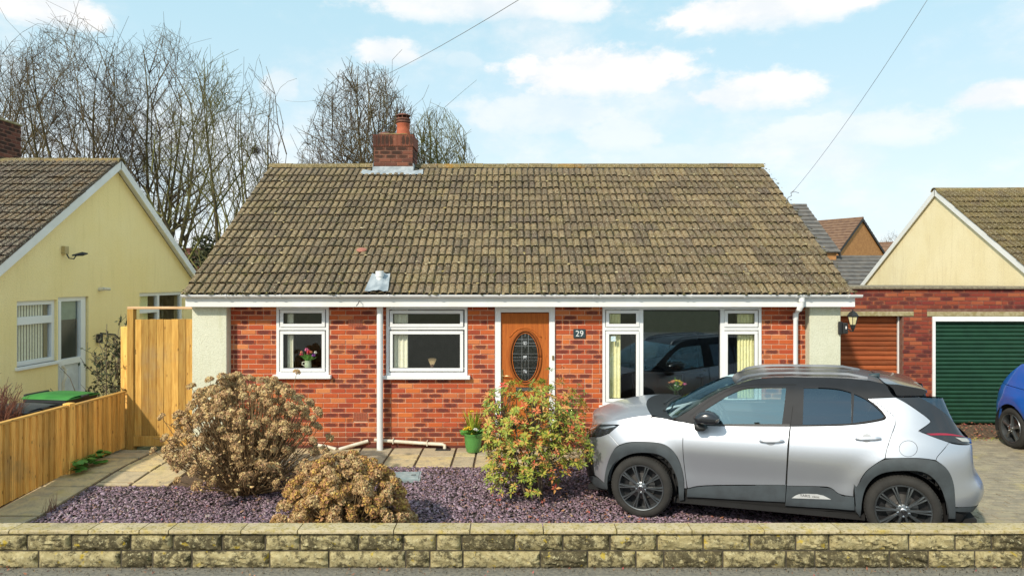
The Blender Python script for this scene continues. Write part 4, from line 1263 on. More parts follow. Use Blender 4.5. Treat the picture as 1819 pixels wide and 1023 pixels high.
# ---- number sign, lantern
ns = thing('house_number_sign', 'small dark slate number 29 plaque on the brick beside the door', 'house sign', (hx(1029.2), HYW - .004, hz(592.3)))
M_PLATE = simple('dark slate plate', (.02, .045, .055), .4, (.03, .06, .07), 9)
MB().bbox(-.092, .092, -.018, 0, -.07, .07, .008).build('plate', M_PLATE, ns)
def text_mesh(name, body, size, m, parent, M, extr=.002):
    cu = bpy.data.curves.new('lettering', 'FONT'); cu.body = body; cu.size = size; cu.extrude = extr; cu.align_x = 'CENTER'; cu.align_y = 'CENTER'; cu.resolution_u = 3
    to = bpy.data.objects.new('lettering_tmp', cu); COL.objects.link(to)
    bpy.context.view_layer.update()
    me = bpy.data.meshes.new_from_object(to.evaluated_get(bpy.context.evaluated_depsgraph_get()))
    bpy.data.objects.remove(to); bpy.data.curves.remove(cu)
    me.name = name; me.materials.clear(); me.materials.append(m)
    return obj(name, me, parent, M=M)
M_DIGIT = simple('white enamel', (.82, .84, .82), .4)
text_mesh('digits', '29', .125, M_DIGIT, ns, Matrix.Translation((0, -.020, -.002)) @ Matrix.Rotation(R(90), 4, 'X'), .002)

ln = thing('wall_lantern', 'black lantern on a scrolled bracket at the corner of the cream pier', 'lantern', (4.89, 10.16, 0))
zl = lambda py: CAMZ - (py - HY) / FPX * 10.1
MB().bbox(-.06, .0, -.075, -.028, zl(594), zl(571), .012).build('back_plate', M_BLACKP, ln)
bx = MB(); bx.bbox(-.01, .06, -.11, -.035, zl(592.5), zl(573.5), .010); bx.build('sensor_box', M_BLACKP, ln)
MB().bbox(.018, .036, -.118, -.108, zl(584), zl(579), .003).build('sensor_lens', M_UPVC, ln)
lxp = (1515 - CX) / FPX * 10.05 - 4.89
am = MB(); am.tube([(.05, -.08, zl(582)), (.09, -.1, zl(586)), (lxp - .02, -.11, zl(588)), (lxp, -.11, zl(586))], .008, 8); am.build('bracket_arm', M_BLACKP, ln, smooth=60)
Mx = Matrix.Translation((lxp, -.11, 0))
def six(prof, name, m, parent, smooth=None):
    mb = MB(); mb.lathe(prof, 6, Mx); return mb.build(name, m, parent, smooth=smooth)
six([(.001, zl(589)), (.012, zl(588)), (.02, zl(585)), (.03, zl(583)), (.042, zl(577)), (.045, zl(576)), (.001, zl(576))], 'base', M_BLACKP, ln)
body = six([(.040, zl(576.5)), (.070, zl(562))], 'lantern_glass', simple('warm frosted pane', (.75, .68, .40), .3, (.62, .55, .3), 30), ln)
fr_ = MB()
for k in range(6):
    a = 2 * math.pi * k / 6
    fr_.tube([(lxp + math.cos(a) * .042, -.11 + math.sin(a) * .042, zl(577)), (lxp + math.cos(a) * .073, -.11 + math.sin(a) * .073, zl(561.5))], .005, 5)
fr_.build('lantern_frame', M_BLACKP, ln)
six([(.085, zl(561.8)), (.092, zl(560.8)), (.075, zl(558.5)), (.055, zl(555)), (.03, zl(553)), (.012, zl(552)), (.010, zl(550.5)), (.001, zl(549.5))], 'cap', M_BLACKP, ln)

# loose things on the roof
tf = thing('terracotta_shard', 'pinkish broken clay shard lying on the roof tiles above the vent', 'clay shard', slope_pt((643 - CX) / FPX * 10.9, 1.16, .035))
mb = MB(); mb.lathe([(.001, .03), (.05, .028), (.075, .012), (.07, -.01), (.001, -.012)], 7, Matrix.Rotation(pit, 4, 'X') @ Matrix.Diagonal((1.15, .8, 1, 1))); mb.build('shard_body', M_SHARD, tf, smooth=35)

# curtains and things on the window boards
def curtain(name, x0, x1, z0, z1, y, m, label, folds=None):
    folds = folds or max(3, int((x1 - x0) / .045)); mb = MB(); n = folds * 4
    vs = []
    for i in range(n + 1):
        x = x0 + (x1 - x0) * i / n; yy = y + .018 * math.sin(2 * math.pi * i / 4)
        vs += [(x, yy, z0), (x, yy, z1), (x, yy + .004, z0), (x, yy + .004, z1)]
    fs = []
    for i in range(n):
        a, b = 4 * i, 4 * i + 4
        fs += [(a, b, b + 1, a + 1), (a + 2, a + 3, b + 3, b + 2)]
    mb.add(vs, fs)
    return tag(mb.build(name, m, None, smooth=180), label, 'curtain')
cy_ = HYW + .088
curtain('curtain', hx(1078), hx(1104), hz(712), 2.1, cy_, M_CURTAIN, 'lime curtain at the left side of the picture window')
curtain('curtain', hx(1313), hx(1345), hz(712), 2.1, cy_, M_CURTAIN, 'lime curtain at the right side of the picture window')
curtain('curtain', hx(507.5), hx(518), hz(660), 2.1, cy_, M_CURTAIN2, 'ivory drape inside the narrow tulip window', 2)
curtain('curtain', hx(694), hx(723), hz(660), 2.1, cy_, M_CURTAIN2, 'ivory drape inside the wide window left of the door', 4)
# inner window boards
for (a, b, c) in ((W1[0], W1[1], hz(656)), (W2[0], W2[1], hz(656)), (W3[0], W3[1], hz(714))):
    MB().box(a + .01, b - .01, HYW + .066, HYW + .24, c - .025, c).build('window_board', M_UPVC, house)

def petal_ball(mb, c, r, n=9, rnd=0, squash=1.2):
    for k in range(n):
        a = 2 * math.pi * k / n + (k % 2) * .3
        rr = r * (.55 if k % 2 else 1)
        d = Vector((math.cos(a), math.sin(a), 0)) * rr
        s = Vector((-math.sin(a), math.cos(a), 0)) * r * .42
        c0 = Vector(c)
        mb.add([c0 + d * .3 - Vector((0, 0, r * .7)), c0 + d + s, c0 + d * .55 + Vector((0, 0, r * squash)), c0 + d - s], [(0, 1, 2, 3)], rnd)
# tulips in a jug
tx, ty, tz = hx(543), HYW + .115, hz(654.8)
tu = thing('tulip_jug', 'pale jug of red, white and purple tulips on the narrow window sill', 'vase of flowers', (tx, ty, tz))
jg = MB(); jg.lathe([(.001, .002), (.042, .002), (.05, .02), (.05, .07), (.043, .10), (.047, .112), (.042, .112), (.038, .10)], 18); jg.build('jug', simple('pale celadon glaze', (.55, .62, .46), .3, (.4, .5, .33), 12), tu, smooth=50)
jh = MB(); jh.tube([(-.048, 0, .09), (-.085, 0, .085), (-.09, 0, .05), (-.05, 0, .03)], .008, 7); jh.build('jug_handle', simple('cream glaze', (.7, .68, .58), .3), tu, smooth=60)
stm = MB()
for (fx_, fz_, m, rr) in ((-.10, .20, M_RFLOWER, .028), (-.02, .265, M_PKFLOWER, .034), (.02, .235, M_RFLOWER, .036), (.055, .235, M_OFLOWER, .024), (.11, .225, M_WFLOWER, .026), (.085, .185, M_PFLOWER, .030), (-.095, .235, M_OFLOWER, .02), (.0, .21, M_PKFLOWER, .026)):
    mb = MB(); petal_ball(mb, (fx_, rng.uniform(-.03, .02), fz_), rr); mb.build('tulip', m, tu)
    stm.tube([(fx_ * .15, 0, .09), (fx_ * .6, 0, fz_ * .75), (fx_, 0, fz_ - .02)], .005, 5)
for k in range(9):
    a = rng.uniform(-1.1, 1.1); L = rng.uniform(.12, .19)
    stm.add([(-.01, -.01, .09), (math.sin(a) * L * .6 - .012, -.02, .09 + math.cos(a) * L * .7), (math.sin(a) * L, -.01, .09 + math.cos(a) * L), (math.sin(a) * L * .6 + .014, 0, .09 + math.cos(a) * L * .55)], [(0, 1, 2, 3)])
stm.build('tulip_leaves', M_GREENLEAF, tu)
# dried reed fan
rd = thing('dried_reeds', 'small fan of dried reeds on the wide window sill', 'dried flowers', (hx(766), HYW + .12, hz(655.5)))
mb = MB()
for k in range(11):
    a = (k - 5) * .085; mb.tube([(0, 0, 0), (math.sin(a) * .08, 0, math.cos(a) * .08), (math.sin(a) * .155, 0, math.cos(a) * .155)], [.003, .005, .002], 5)
mb.build('reeds', simple('dry straw', (.48, .36, .20), .9), rd)
MB().lathe([(.001, 0), (.022, 0), (.026, .03), (.018, .05), (.02, .056)], 14).build('pot', simple('brown pottery', (.12, .07, .05), .5), rd, smooth=50)
# bunch of flowers in the picture window
fv = thing('flower_vase', 'glass vase of mixed bright flowers in the picture window', 'vase of flowers', (hx(1204), HYW + .115, hz(713.5)))
MB().lathe([(.001, .002), (.04, .002), (.042, .02), (.036, .10), (.045, .17), (.041, .17), (.033, .10), (.036, .01)], 18).build('vase', M_GLASS_LAMP, fv, smooth=50)
fol = MB()
for k in range(46):
    a = rng.uniform(0, 6.28); e = rng.uniform(.1, 1.15); L = rng.uniform(.14, .25)
    d = Vector((math.cos(a) * math.sin(e), math.sin(a) * math.sin(e) * .7, math.cos(e))) * L
    b_ = Vector((0, 0, .13)); s = Vector((-d.y, d.x, .01)).normalized() * .016
    fol.add([b_, b_ + d * .6 + s, b_ + d, b_ + d * .6 - s], [(0, 1, 2, 3)])
for k in range(6): fol.tube([(rng.uniform(-.02, .02), rng.uniform(-.02, .02), .02), (rng.uniform(-.03, .03), 0, .17)], .003, 4)
fol.build('flower_leaves', M_GREENLEAF, fv)
for (fx_, fz_, m, rr) in ((-.04, .30, M_OFLOWER, .035), (-.07, .29, M_OFLOWER, .03), (.0, .31, M_YFLOWER, .03), (.04, .30, M_YFLOWER, .034), (.075, .28, M_YFLOWER, .03), (.06, .25, M_YFLOWER, .026), (.12, .26, M_PKFLOWER, .034), (-.02, .24, M_WFLOWER, .018), (-.11, .28, M_OFLOWER, .02), (.02, .22, M_WFLOWER, .015)):
    mb = MB(); petal_ball(mb, (fx_, rng.uniform(-.05, -.02), fz_), rr, 11, squash=.5); mb.build('flower', m, fv)
# dark cabinet and television seen through the picture window
tvx = hx(1240)
tvt = thing('television', 'black television on a low dark table inside the picture window', 'television', (tvx, 12.6, 0))
MB().bbox(-.62, .62, -.03, .03, .92, 1.55, .01).build('screen', M_TV, tvt)
MB().bbox(-.25, .25, -.12, .12, .885, .90, .004).build('foot', M_BLACKP, tvt)
MB().box(-.04, .04, -.03, .03, .90, .93).build('stem', M_BLACKP, tvt)
tb = thing('side_table', 'thin legged dark table behind the flowers in the picture window', 'table', (tvx - .15, 12.5, 0))
MB().bbox(-.85, .85, -.25, .35, .84, .883, .004).build('table_top', M_DKWOOD, tb)
for sx in (-.8, -.45, .45, .8):
    MB().box(sx - .025, sx + .025, -.2, -.15, .02, .84).build('leg', M_DKWOOD, tb)
# ------------------------------------------------------------------ pair of garages between the houses
GY0 = 12.5
def qx(px): return (px - CX) / FPX * GY0
def qz(py): return CAMZ - (py - HY) / FPX * GY0
gar = thing('garage', 'flat roofed brick garage pair with brown and green roller doors', 'garage', (0, 0, 0))
GX0, GX1 = 5.15, 10.3
gt = qz(513.5)
BD = (5.35, qx(1603.5), -.12, qz(561)); GD = (qx(1656), 9.95, -.13, qz(562))
gm = MB()
for a, b in ((GX0, BD[0]), (BD[1], GD[0]), (GD[1], GX1)): gm.box(a, b, GY0 + .008, GY0 + .22, -.2, gt)
for o in (BD, GD): gm.box(o[0], o[1], GY0 + .008, GY0 + .22, o[3], gt)
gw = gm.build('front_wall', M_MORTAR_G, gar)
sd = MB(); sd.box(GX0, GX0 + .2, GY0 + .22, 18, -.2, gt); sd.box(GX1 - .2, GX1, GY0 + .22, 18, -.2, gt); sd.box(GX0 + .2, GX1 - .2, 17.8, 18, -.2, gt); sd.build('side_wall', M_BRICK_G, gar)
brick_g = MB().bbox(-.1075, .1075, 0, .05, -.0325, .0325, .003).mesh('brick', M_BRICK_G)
lint_b = (5.3, qx(1623), qz(561.5), qz(553.5)); lint_g = (qx(1647), 10.05, qz(561.8), qz(553.8))
def gfree(z):
    iv = [(GX0, GX1)]
    for o in (BD, GD, lint_b, lint_g):
        if o[2] - .02 <= z <= o[3] + .02:
            iv = [p for s in iv for p in ((s[0], min(s[1], o[0])), (max(s[0], o[1]), s[1])) if p[1] - p[0] > .03]
    return iv
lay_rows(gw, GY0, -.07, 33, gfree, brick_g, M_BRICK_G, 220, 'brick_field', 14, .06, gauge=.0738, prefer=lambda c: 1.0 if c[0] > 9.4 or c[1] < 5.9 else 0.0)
for o in (lint_b, lint_g): MB().bbox(o[0], o[1], GY0 - .012, GY0 + .12, o[2], o[3], .006).build('lintel', M_CONC, gar)
MB().bbox(GX0 - .03, GX1 + .03, GY0 - .05, 18.05, gt, gt + .045, .006).build('flat_roof', simple('mossy roof edging', (.16, .13, .09), .95, (.28, .24, .16), 22, .4), gar)
def roller(x0, x1, z0, z1, y, m, pitch, name, label):
    o = MB().box(x0, x1, y + .03, y + .05, z0, z1).build(name, M_UNDER, gar, label=label)
    n = int((z1 - z0) / pitch)
    mb = MB(); k = 6; L = x1 - x0
    pr = [(-.0, 0), (-.010, .006), (-.020, pitch * .28), (-.022, pitch * .5), (-.018, pitch * .72), (-.006, pitch * .93), (.0, pitch)]
    vs = [(x, yy, zz) for x in (-L / 2, L / 2) for yy, zz in pr]
    kk = len(pr); fs = [(i, kk + i, kk + i + 1, i + 1) for i in range(kk - 1)]
    mb.add(vs, fs); me = mb.mesh('slat', m, 60)
    for j in range(n + 1):
        zz = z0 + j * pitch
        if zz + pitch > z1 + .05: break
        obj('slat', me, o, M=Matrix.Translation(((x0 + x1) / 2, y + .028 + rng.uniform(-.001, .001), zz)))
    return o
roller(BD[0], qx(1602.5), -.12, BD[3] - .002, GY0 + .16, M_ROLLER_B, 8.6 / 97, 'roller_door', 'golden oak roller door of the left garage')
roller(GD[0] + .05, GD[1] - .05, -.11, qz(570.5), GY0 + .05, M_ROLLER_G, 7.38 / 97, 'roller_door', 'bottle green roller door of the right garage')
fr_ = MB(); fr_.bbox(qx(1601.3), qx(1602.8), GY0 + .10, GY0 + .15, -.12, BD[3] - .01, .002); fr_.build('door_guide', M_UPVC, gar)
fr_ = MB(); fr_.bbox(GD[0], GD[0] + .052, GY0 - .02, GY0 + .1, -.12, GD[3] - .09, .003); fr_.bbox(GD[0], GD[1], GY0 - .022, GY0 + .1, GD[3] - .09, GD[3] - .002, .003); fr_.bbox(GD[1] - .05, GD[1], GY0 - .02, GY0 + .1, -.12, GD[3] - .09, .003)
fr_.build('door_frame', M_UPVC, gar)

# ------------------------------------------------------------------ gabled neighbours: ridge along X, gable end towards our house
def gable_house(name, label, xg, sgn, yr, ze, zr, half, length, m_wall, m_tile, budget, verge=.14, cat='house', rank=None, seed=4):
    """sgn=-1: house lies to the left of its gable plane xg; +1: to the right"""
    h = thing(name, label, cat, (0, 0, 0))
    p_ = math.atan2(zr - ze, half); sl_ = math.hypot(zr - ze, half)
    xa, xb = sorted((xg, xg + sgn * length))
    def sp(x, s, hh, fr=True):
        y = yr - half + s * math.cos(p_); z = ze + s * math.sin(p_)
        y += -math.sin(p_) * hh; z += math.cos(p_) * hh
        return Vector((x, y if fr else 2 * yr - y, z))
    # solid walls with the gable end
    wl = MB()
    sof = .30
    yl = yr - half + sof; z_l = ze + sof * math.tan(p_) - .12
    prof = [(yl, -.3), (yl, z_l), (yr, zr - .12), (2 * yr - yl, z_l), (2 * yr - yl, -.3)]
    return h, p_, sl_, sp, prof, (xa, xb)
def finish_roof(h, p_, sl_, sp, xa, xb, yr, half, zr, m_tile, budget, gauge, seed, rank=None, skip=None, back=True):
    rf = thing('roof', None, None); rf.parent = h
    deck(rf, xa + .02, xb - .02, sp, slen=sl_)
    def fr(x, s): return Matrix.Translation(sp(x, s - .03, -.010)) @ Matrix.Rotation(p_, 4, 'X')
    lay_tiles(rf, xa, xb, fr, sl_ - .05, m_tile, budget, gauge, seed, rank, skip=skip)
    ridge(rf, xa - .01, xb + .01, yr, zr - .036, M_RIDGE)
    return rf
def barge(h, sp, sl_, x, fr, depth=.16, w=.025, t=-.02):
    mb = MB(); c = [sp(x, -.02, t, fr), sp(x + w, -.02, t, fr), sp(x + w, sl_ + .0, t, fr), sp(x, sl_ + .0, t, fr)]
    d = Vector((0, 0, -depth)); mb.add(c + [p + d for p in c], [(0, 1, 2, 3), (7, 6, 5, 4), (0, 4, 5, 1), (1, 5, 6, 2), (2, 6, 7, 3), (3, 7, 4, 0)])
    return mb.build('bargeboard', M_FASCIA, h)

# --- left neighbour
LXG, LYR, LZE, LZR, LH = -7.50, 12.85, 2.28, 4.80, 3.75
lh, lp_, lsl, lsp, lprof, (lxa, lxb) = gable_house('bungalow', 'yellow rendered bungalow beyond the wooden fence and bins', LXG, -1, LYR, LZE, LZR, LH, 6.5, M_YELLOW, M_TILE_L, 300)
def ly(px): return -LXG * FPX / (CX - px)         # depth where a photo column meets the gable plane
def lz(px, py): return CAMZ - (py - HY) / FPX * ly(px)
# gable wall with openings: built from strips in Y
l_open = [(ly(30), ly(101), lz(33, 652), 2.20), (ly(103), ly(157.5), -.1, 2.24), (13.75, 15.6, 1.2, 2.27)]
def roof_z(y): return LZR - .13 - abs(y - LYR) * math.tan(lp_)
wl = MB()
yc = [lprof[0][0]] + [v for o in l_open for v in (o[0], o[1])] + [lprof[4][0]]
def strip(y0, y1, z0f, z1f):
    ys_ = [y0] + ([LYR] if y0 < LYR < y1 else []) + [y1]
    for a, b in zip(ys_[:-1], ys_[1:]):
        wl.add([(LXG, a, z0f), (LXG, b, z0f), (LXG, b, z1f(b)), (LXG, a, z1f(a)), (LXG - .22, a, z0f), (LXG - .22, b, z0f), (LXG - .22, b, z1f(b)), (LXG - .22, a, z1f(a))],
               [(0, 1, 2, 3), (7, 6, 5, 4), (0, 4, 5, 1), (1, 5, 6, 2), (2, 6, 7, 3), (3, 7, 4, 0)])
for i in range(0, len(yc), 2):
    if yc[i + 1] - yc[i] > .01: strip(yc[i], yc[i + 1], -.3, roof_z)
for o in l_open:
    strip(o[0], o[1], o[3], roof_z)
    if o[2] > 0: strip(o[0], o[1], -.3, lambda y, o=o: o[2])
wl.build('gable_wall', M_YELLOW, lh, recalc=True)
w2 = MB(); w2.box(lxa, LXG - .22, lprof[0][0], lprof[0][0] + .2, -.3, lprof[1][1]); w2.box(lxa, LXG - .22, lprof[4][0] - .2, lprof[4][0], -.3, lprof[1][1]); w2.box(lxa, lxa + .2, lprof[0][0] + .2, lprof[4][0] - .2, -.3, 2.4)
w2.build('front_wall', M_YELLOW, lh)
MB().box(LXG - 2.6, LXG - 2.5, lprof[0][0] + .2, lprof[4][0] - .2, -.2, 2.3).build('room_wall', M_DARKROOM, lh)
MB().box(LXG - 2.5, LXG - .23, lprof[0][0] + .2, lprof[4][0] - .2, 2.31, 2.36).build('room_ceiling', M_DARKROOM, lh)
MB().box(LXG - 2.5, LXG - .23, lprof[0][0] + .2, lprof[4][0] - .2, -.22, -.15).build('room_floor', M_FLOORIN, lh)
def vis_left(x, s): return -x - s * .2        # nearest the gable first
finish_roof(lh, lp_, lsl, lsp, lxa - .2, LXG + .16, LYR, LH, LZR, M_TILE_L, 300, .262, 21, rank=lambda x, s: -x * .6 + abs(s - 2.2) * .1)
for fr in (True, False): barge(lh, lsp, lsl, LXG + .125, fr)
for fr in (True, False):
    mb = MB(); c = [lsp(LXG + .002, 0, -.085, fr), lsp(LXG + .125, 0, -.085, fr), lsp(LXG + .125, lsl, -.085, fr), lsp(LXG + .002, lsl, -.085, fr)]
    d = Vector((0, 0, -.012)); mb.add(c + [p + d for p in c], [(0, 1, 2, 3), (7, 6, 5, 4), (0, 4, 5, 1), (1, 5, 6, 2), (2, 6, 7, 3), (3, 7, 4, 0)])
    mb.build('verge_soffit', M_FASCIA, lh)
half_gutter(lh, lxa, LXG + .22, LYR + LH + .04, LZE - .01)
half_gutter(lh, lxa, LXG + .18, LYR - LH - .04, LZE - .01)
# window and door on the gable: frames in the YZ plane
def gframe(parent, name, y0, y1, z0, z1, w_, m=M_UPVC, xo=.02, d=.07, bars=(), panes=(), label=None):
    mb = MB(); X = LXG + xo - .06
    mb.bbox(X - d, X, y0, y1, z1 - w_, z1, .003); mb.bbox(X - d, X, y0, y1, z0, z0 + w_, .003)
    mb.bbox(X - d, X, y0, y0 + w_, z0 + w_, z1 - w_, .003); mb.bbox(X - d, X, y1 - w_, y1, z0 + w_, z1 - w_, .003)
    for i_, (a, b, c, e) in enumerate(bars): mb.bbox(X - d + .004 + .002 * i_, X + .006 + .002 * i_, a, b, c, e, .003)
    o = mb.build(name, m, parent, label=label)
    for (a, b, c, e) in panes: MB().box(X - .04, X - .036, a, b, c, e).build('pane', M_GLASS, o)
    return o
o = l_open[0]; tz_ = lz(60, 569)
gframe(lh, 'window', o[0], o[1], o[2], o[3], .07, bars=[(o[0] + .06, o[1] - .06, tz_ - .06, tz_ + .06)], panes=[(o[0] + .06, o[1] - .06, o[2] + .06, tz_), (o[0] + .06, o[1] - .06, tz_, o[3] - .06)])
MB().bbox(LXG - .05, LXG + .05, o[0] - .04, o[1] + .05, o[2] - .05, o[2] + .0, .005).build('sill', M_UPVC, lh)
n = 13
for k in range(n):
    yy = o[0] + .05 + (o[1] - o[0] - .1) * (k + .5) / n
    if k >= 11: continue
    mb = MB(); mb.box(-.0015, .0015, -.014, .014, o[2] + .05, o[3] - .05, M=Matrix.Translation((LXG - .112, yy, 0)) @ Matrix.Rotation(R(-30), 4, 'Z'))
    b_ = mb.build('blind_slat', M_CURTAIN2, lh)
o = l_open[1]
dz_ = lz(135, 640)
gd = gframe(lh, 'back_door', o[0], o[1] - .02, o[2], o[3], .075, bars=[(o[0] + .07, o[1] - .09, dz_ - .05, dz_ + .05), (o[0] + .07, o[0] + .13, .0, o[3] - .07), (o[1] - .17, o[1] - .09, .0, o[3] - .07)],
            panes=[(o[0] + .12, o[1] - .16, dz_ + .04, o[3] - .07)], label='white half glazed back door of the yellow house')
MB().bbox(LXG - .09, LXG - .065, o[0] + .13, o[1] - .17, -.08, dz_ - .05, .003).build('door_panel', simple('pale grey door panel', (.62, .66, .70), .35), gd)
mb = MB(); mb.tube([(LXG - .03, o[0] + .10, 1.02), (LXG + .02, o[0] + .10, 1.02), (LXG + .02, o[0] + .22, 1.02)], .010, 6); mb.build('handle', M_UPVC, gd)
MB().box(LXG - .125, LXG - .12, o[0] + .08, o[1] - .1, 1.85, 2.2).build('door_blind', simple('sage blind', (.22, .30, .24), .9), lh)
o = l_open[2]; my = 14.55
gframe(lh, 'window', o[0], o[1], o[2], o[3], .07, bars=[(my - .04, my + .04, o[2] + .06, o[3] - .06), (o[0] + .06, my - .03, 1.85, 1.93)], panes=[(o[0] + .05, o[1] - .05, o[2] + .05, o[3] - .05)], label='small white kitchen window seen above the gate')
MB().box(LXG - .14, LXG - .13, o[0] + .1, o[0] + .55, 1.3, 2.2).build('window_blind', M_CURTAIN, lh)
# flood light, cctv bullet, bits on the wall
a = Vector((LXG, ly(112), lz(112, 446)))
mb = MB(); mb.bbox(a.x, a.x + .07, a.y - .05, a.y + .05, a.z - .05, a.z + .08, .006); fl_ = mb.build('flood_light', simple('ochre lamp box', (.55, .43, .20), .6), lh)
mb = MB(); mb.tube([a + Vector((.05, 0, -.03)), a + Vector((.10, .0, -.12)), a + Vector((.14, .06, -.13)), a + Vector((.16, .12, -.05))], .010, 6); mb.tube([a + Vector((.12, .05, -.07)), a + Vector((.20, .2, -.04)), a + Vector((.22, .30, -.03))], [.012, .035, .012], 8); mb.build('flood_arm', M_BLACKP, fl_)
a = Vector((LXG, ly(176), lz(176, 514)))
mb = MB(); mb.tube([a, a + Vector((.09, 0, .01))], .035, 10); mb.tube([a + Vector((.09, -.02, .01)), a + Vector((.12, .12, .0))], .028, 10); mb.build('bullet_camera', M_WASTE, lh, smooth=50)
a = Vector((LXG, ly(109), lz(109, 650)))
mb = MB(); mb.tube([a + Vector((.02, 0, .0)), a + Vector((.03, .05, -.06)), a + Vector((.03, .05, -.20)), a + Vector((.03, .0, -.28)), a + Vector((.03, .0, -.42))], .022, 8); mb.build('waste_pipe', M_WASTE, lh, smooth=60)
a = Vector((LXG, ly(173), lz(173, 600)))
mb = MB(); mb.bbox(a.x, a.x + .08, a.y - .05, a.y + .05, a.z - .09, a.z + .07, .012); mb.tube([a + Vector((.03, .05, .08)), a + Vector((.03, .5, .02)), a + Vector((.03, .62, -.06))], .014, 6); mb.build('wall_lamp', M_BLACKP, lh)
# chimney and aerial of the left house
lc = thing('chimney', None, None); lc.parent = lh
cx1 = (38 - CX) / FPX * 13.4
lcz = CAMZ + (HY - 217) / FPX * 13.0
MB().box(cx1 - .8, cx1 - .006, 12.71, 13.4, 4.4, lcz - .002).build('stack_core', M_CMORT, lc)
for j in range(12):
    z = lcz - .0375 - .075 * j
    x = cx1 - .80 - (.1125 if j % 2 else 0)
    while x < cx1:
        p, q_ = max(x, cx1 - .8), min(x + .215, cx1)
        if q_ - p > .03: obj('brick', brickc, lc, M=Matrix.Translation(((p + q_) / 2, 12.70, z)) @ Matrix.Diagonal(((q_ - p) / .215, 1, 1, 1)))
        x += .225
    y = 12.712 + (.1 if j % 2 else 0)
    while y < 13.38:
        q_ = min(y + .215, 13.4); obj('brick', brickc, lc, M=Matrix.Translation((cx1, (y + q_) / 2, z)) @ Matrix.Rotation(R(90), 4, 'Z') @ Matrix.Diagonal(((q_ - y) / .215, 1, 1, 1))); y += .225
MB().bbox(cx1 - .82, cx1 + .02, 12.68, 13.42, lcz, lcz + .04, .01).build('chimney_cap', M_CONC, lc)
mb = MB(); mb.add([(cx1 - .8, 12.68, 4.72), (cx1 + .1, 12.66, 4.70), (cx1 + .1, 12.52, 4.58), (cx1 - .8, 12.52, 4.58)], [(0, 1, 2, 3)]); mb.build('lead_apron', M_LEAD, lc)
ae = thing('television_aerial', 'thin grey aerial mast on the chimney at the left edge', 'aerial', ((3 - CX) / FPX * 12.9, 12.66, 4.75))
zt = CAMZ + (HY - 98) / FPX * 12.66 - 4.75
mb = MB(); mb.tube([(0, 0, -.1), (0, 0, zt)], .014, 6); mb.build('mast', M_SILVERM, ae)
mb = MB(); mb.tube([(-.25, 0, zt - .05), (.22, .1, zt + .02)], .008, 5)
for k in range(6): mb.tube([(-.2 + k * .08, -.15, zt - .05 + k * .012), (-.2 + k * .08, .15, zt - .05 + k * .012)], .004, 4)
mb.build('antenna_rods', M_SILVERM, ae)
mb = MB(); mb.bbox(-.02, .02, -.02, .08, .05, .1, .004); mb.bbox(-.02, .02, -.02, .08, .45, .5, .004); mb.build('mast_bracket', M_BLACKP, ae)

# --- right neighbour
RXG, RYR, RZE, RZR, RH = 10.42, 16.75, 2.20, 4.78, 3.9
rh, rp_, rsl, rsp, rprof, (rxa, rxb) = gable_house('bungalow', 'buff rendered bungalow gable rising behind the flat garage roof', RXG, 1, RYR, RZE, RZR, RH, 6.0, M_BUFF, M_TILE_R, 300)
mb = MB(); mb.prism(rprof, lambda y, z, d: (d, y, z), RXG, RXG + .22); mb.build('gable_wall', M_BUFF, rh)
mb = MB(); mb.box(RXG + .22, rxb, rprof[0][0], rprof[0][0] + .2, -.3, rprof[1][1]); mb.box(RXG + .22, rxb, rprof[4][0] - .2, rprof[4][0], -.3, rprof[1][1]); mb.build('front_wall', M_BUFF, rh)
finish_roof(rh, rp_, rsl, rsp, RXG - .075, rxb, RYR, RH, RZR, M_TILE_R, 300, .262, 22, rank=lambda x, s: x * .7 - s * .3)
for fr in (True, False): barge(rh, rsp, rsl, RXG - .062, fr, .15)
for fr in (True, False):
    mb = MB(); c = [rsp(RXG - .036, 0, -.085, fr), rsp(RXG - .002, 0, -.085, fr), rsp(RXG - .002, rsl, -.085, fr), rsp(RXG - .036, rsl, -.085, fr)]
    d = Vector((0, 0, -.012)); mb.add(c + [p + d for p in c], [(0, 1, 2, 3), (7, 6, 5, 4), (0, 4, 5, 1), (1, 5, 6, 2), (2, 6, 7, 3), (3, 7, 4, 0)])
    mb.build('verge_soffit', M_FASCIA, rh)

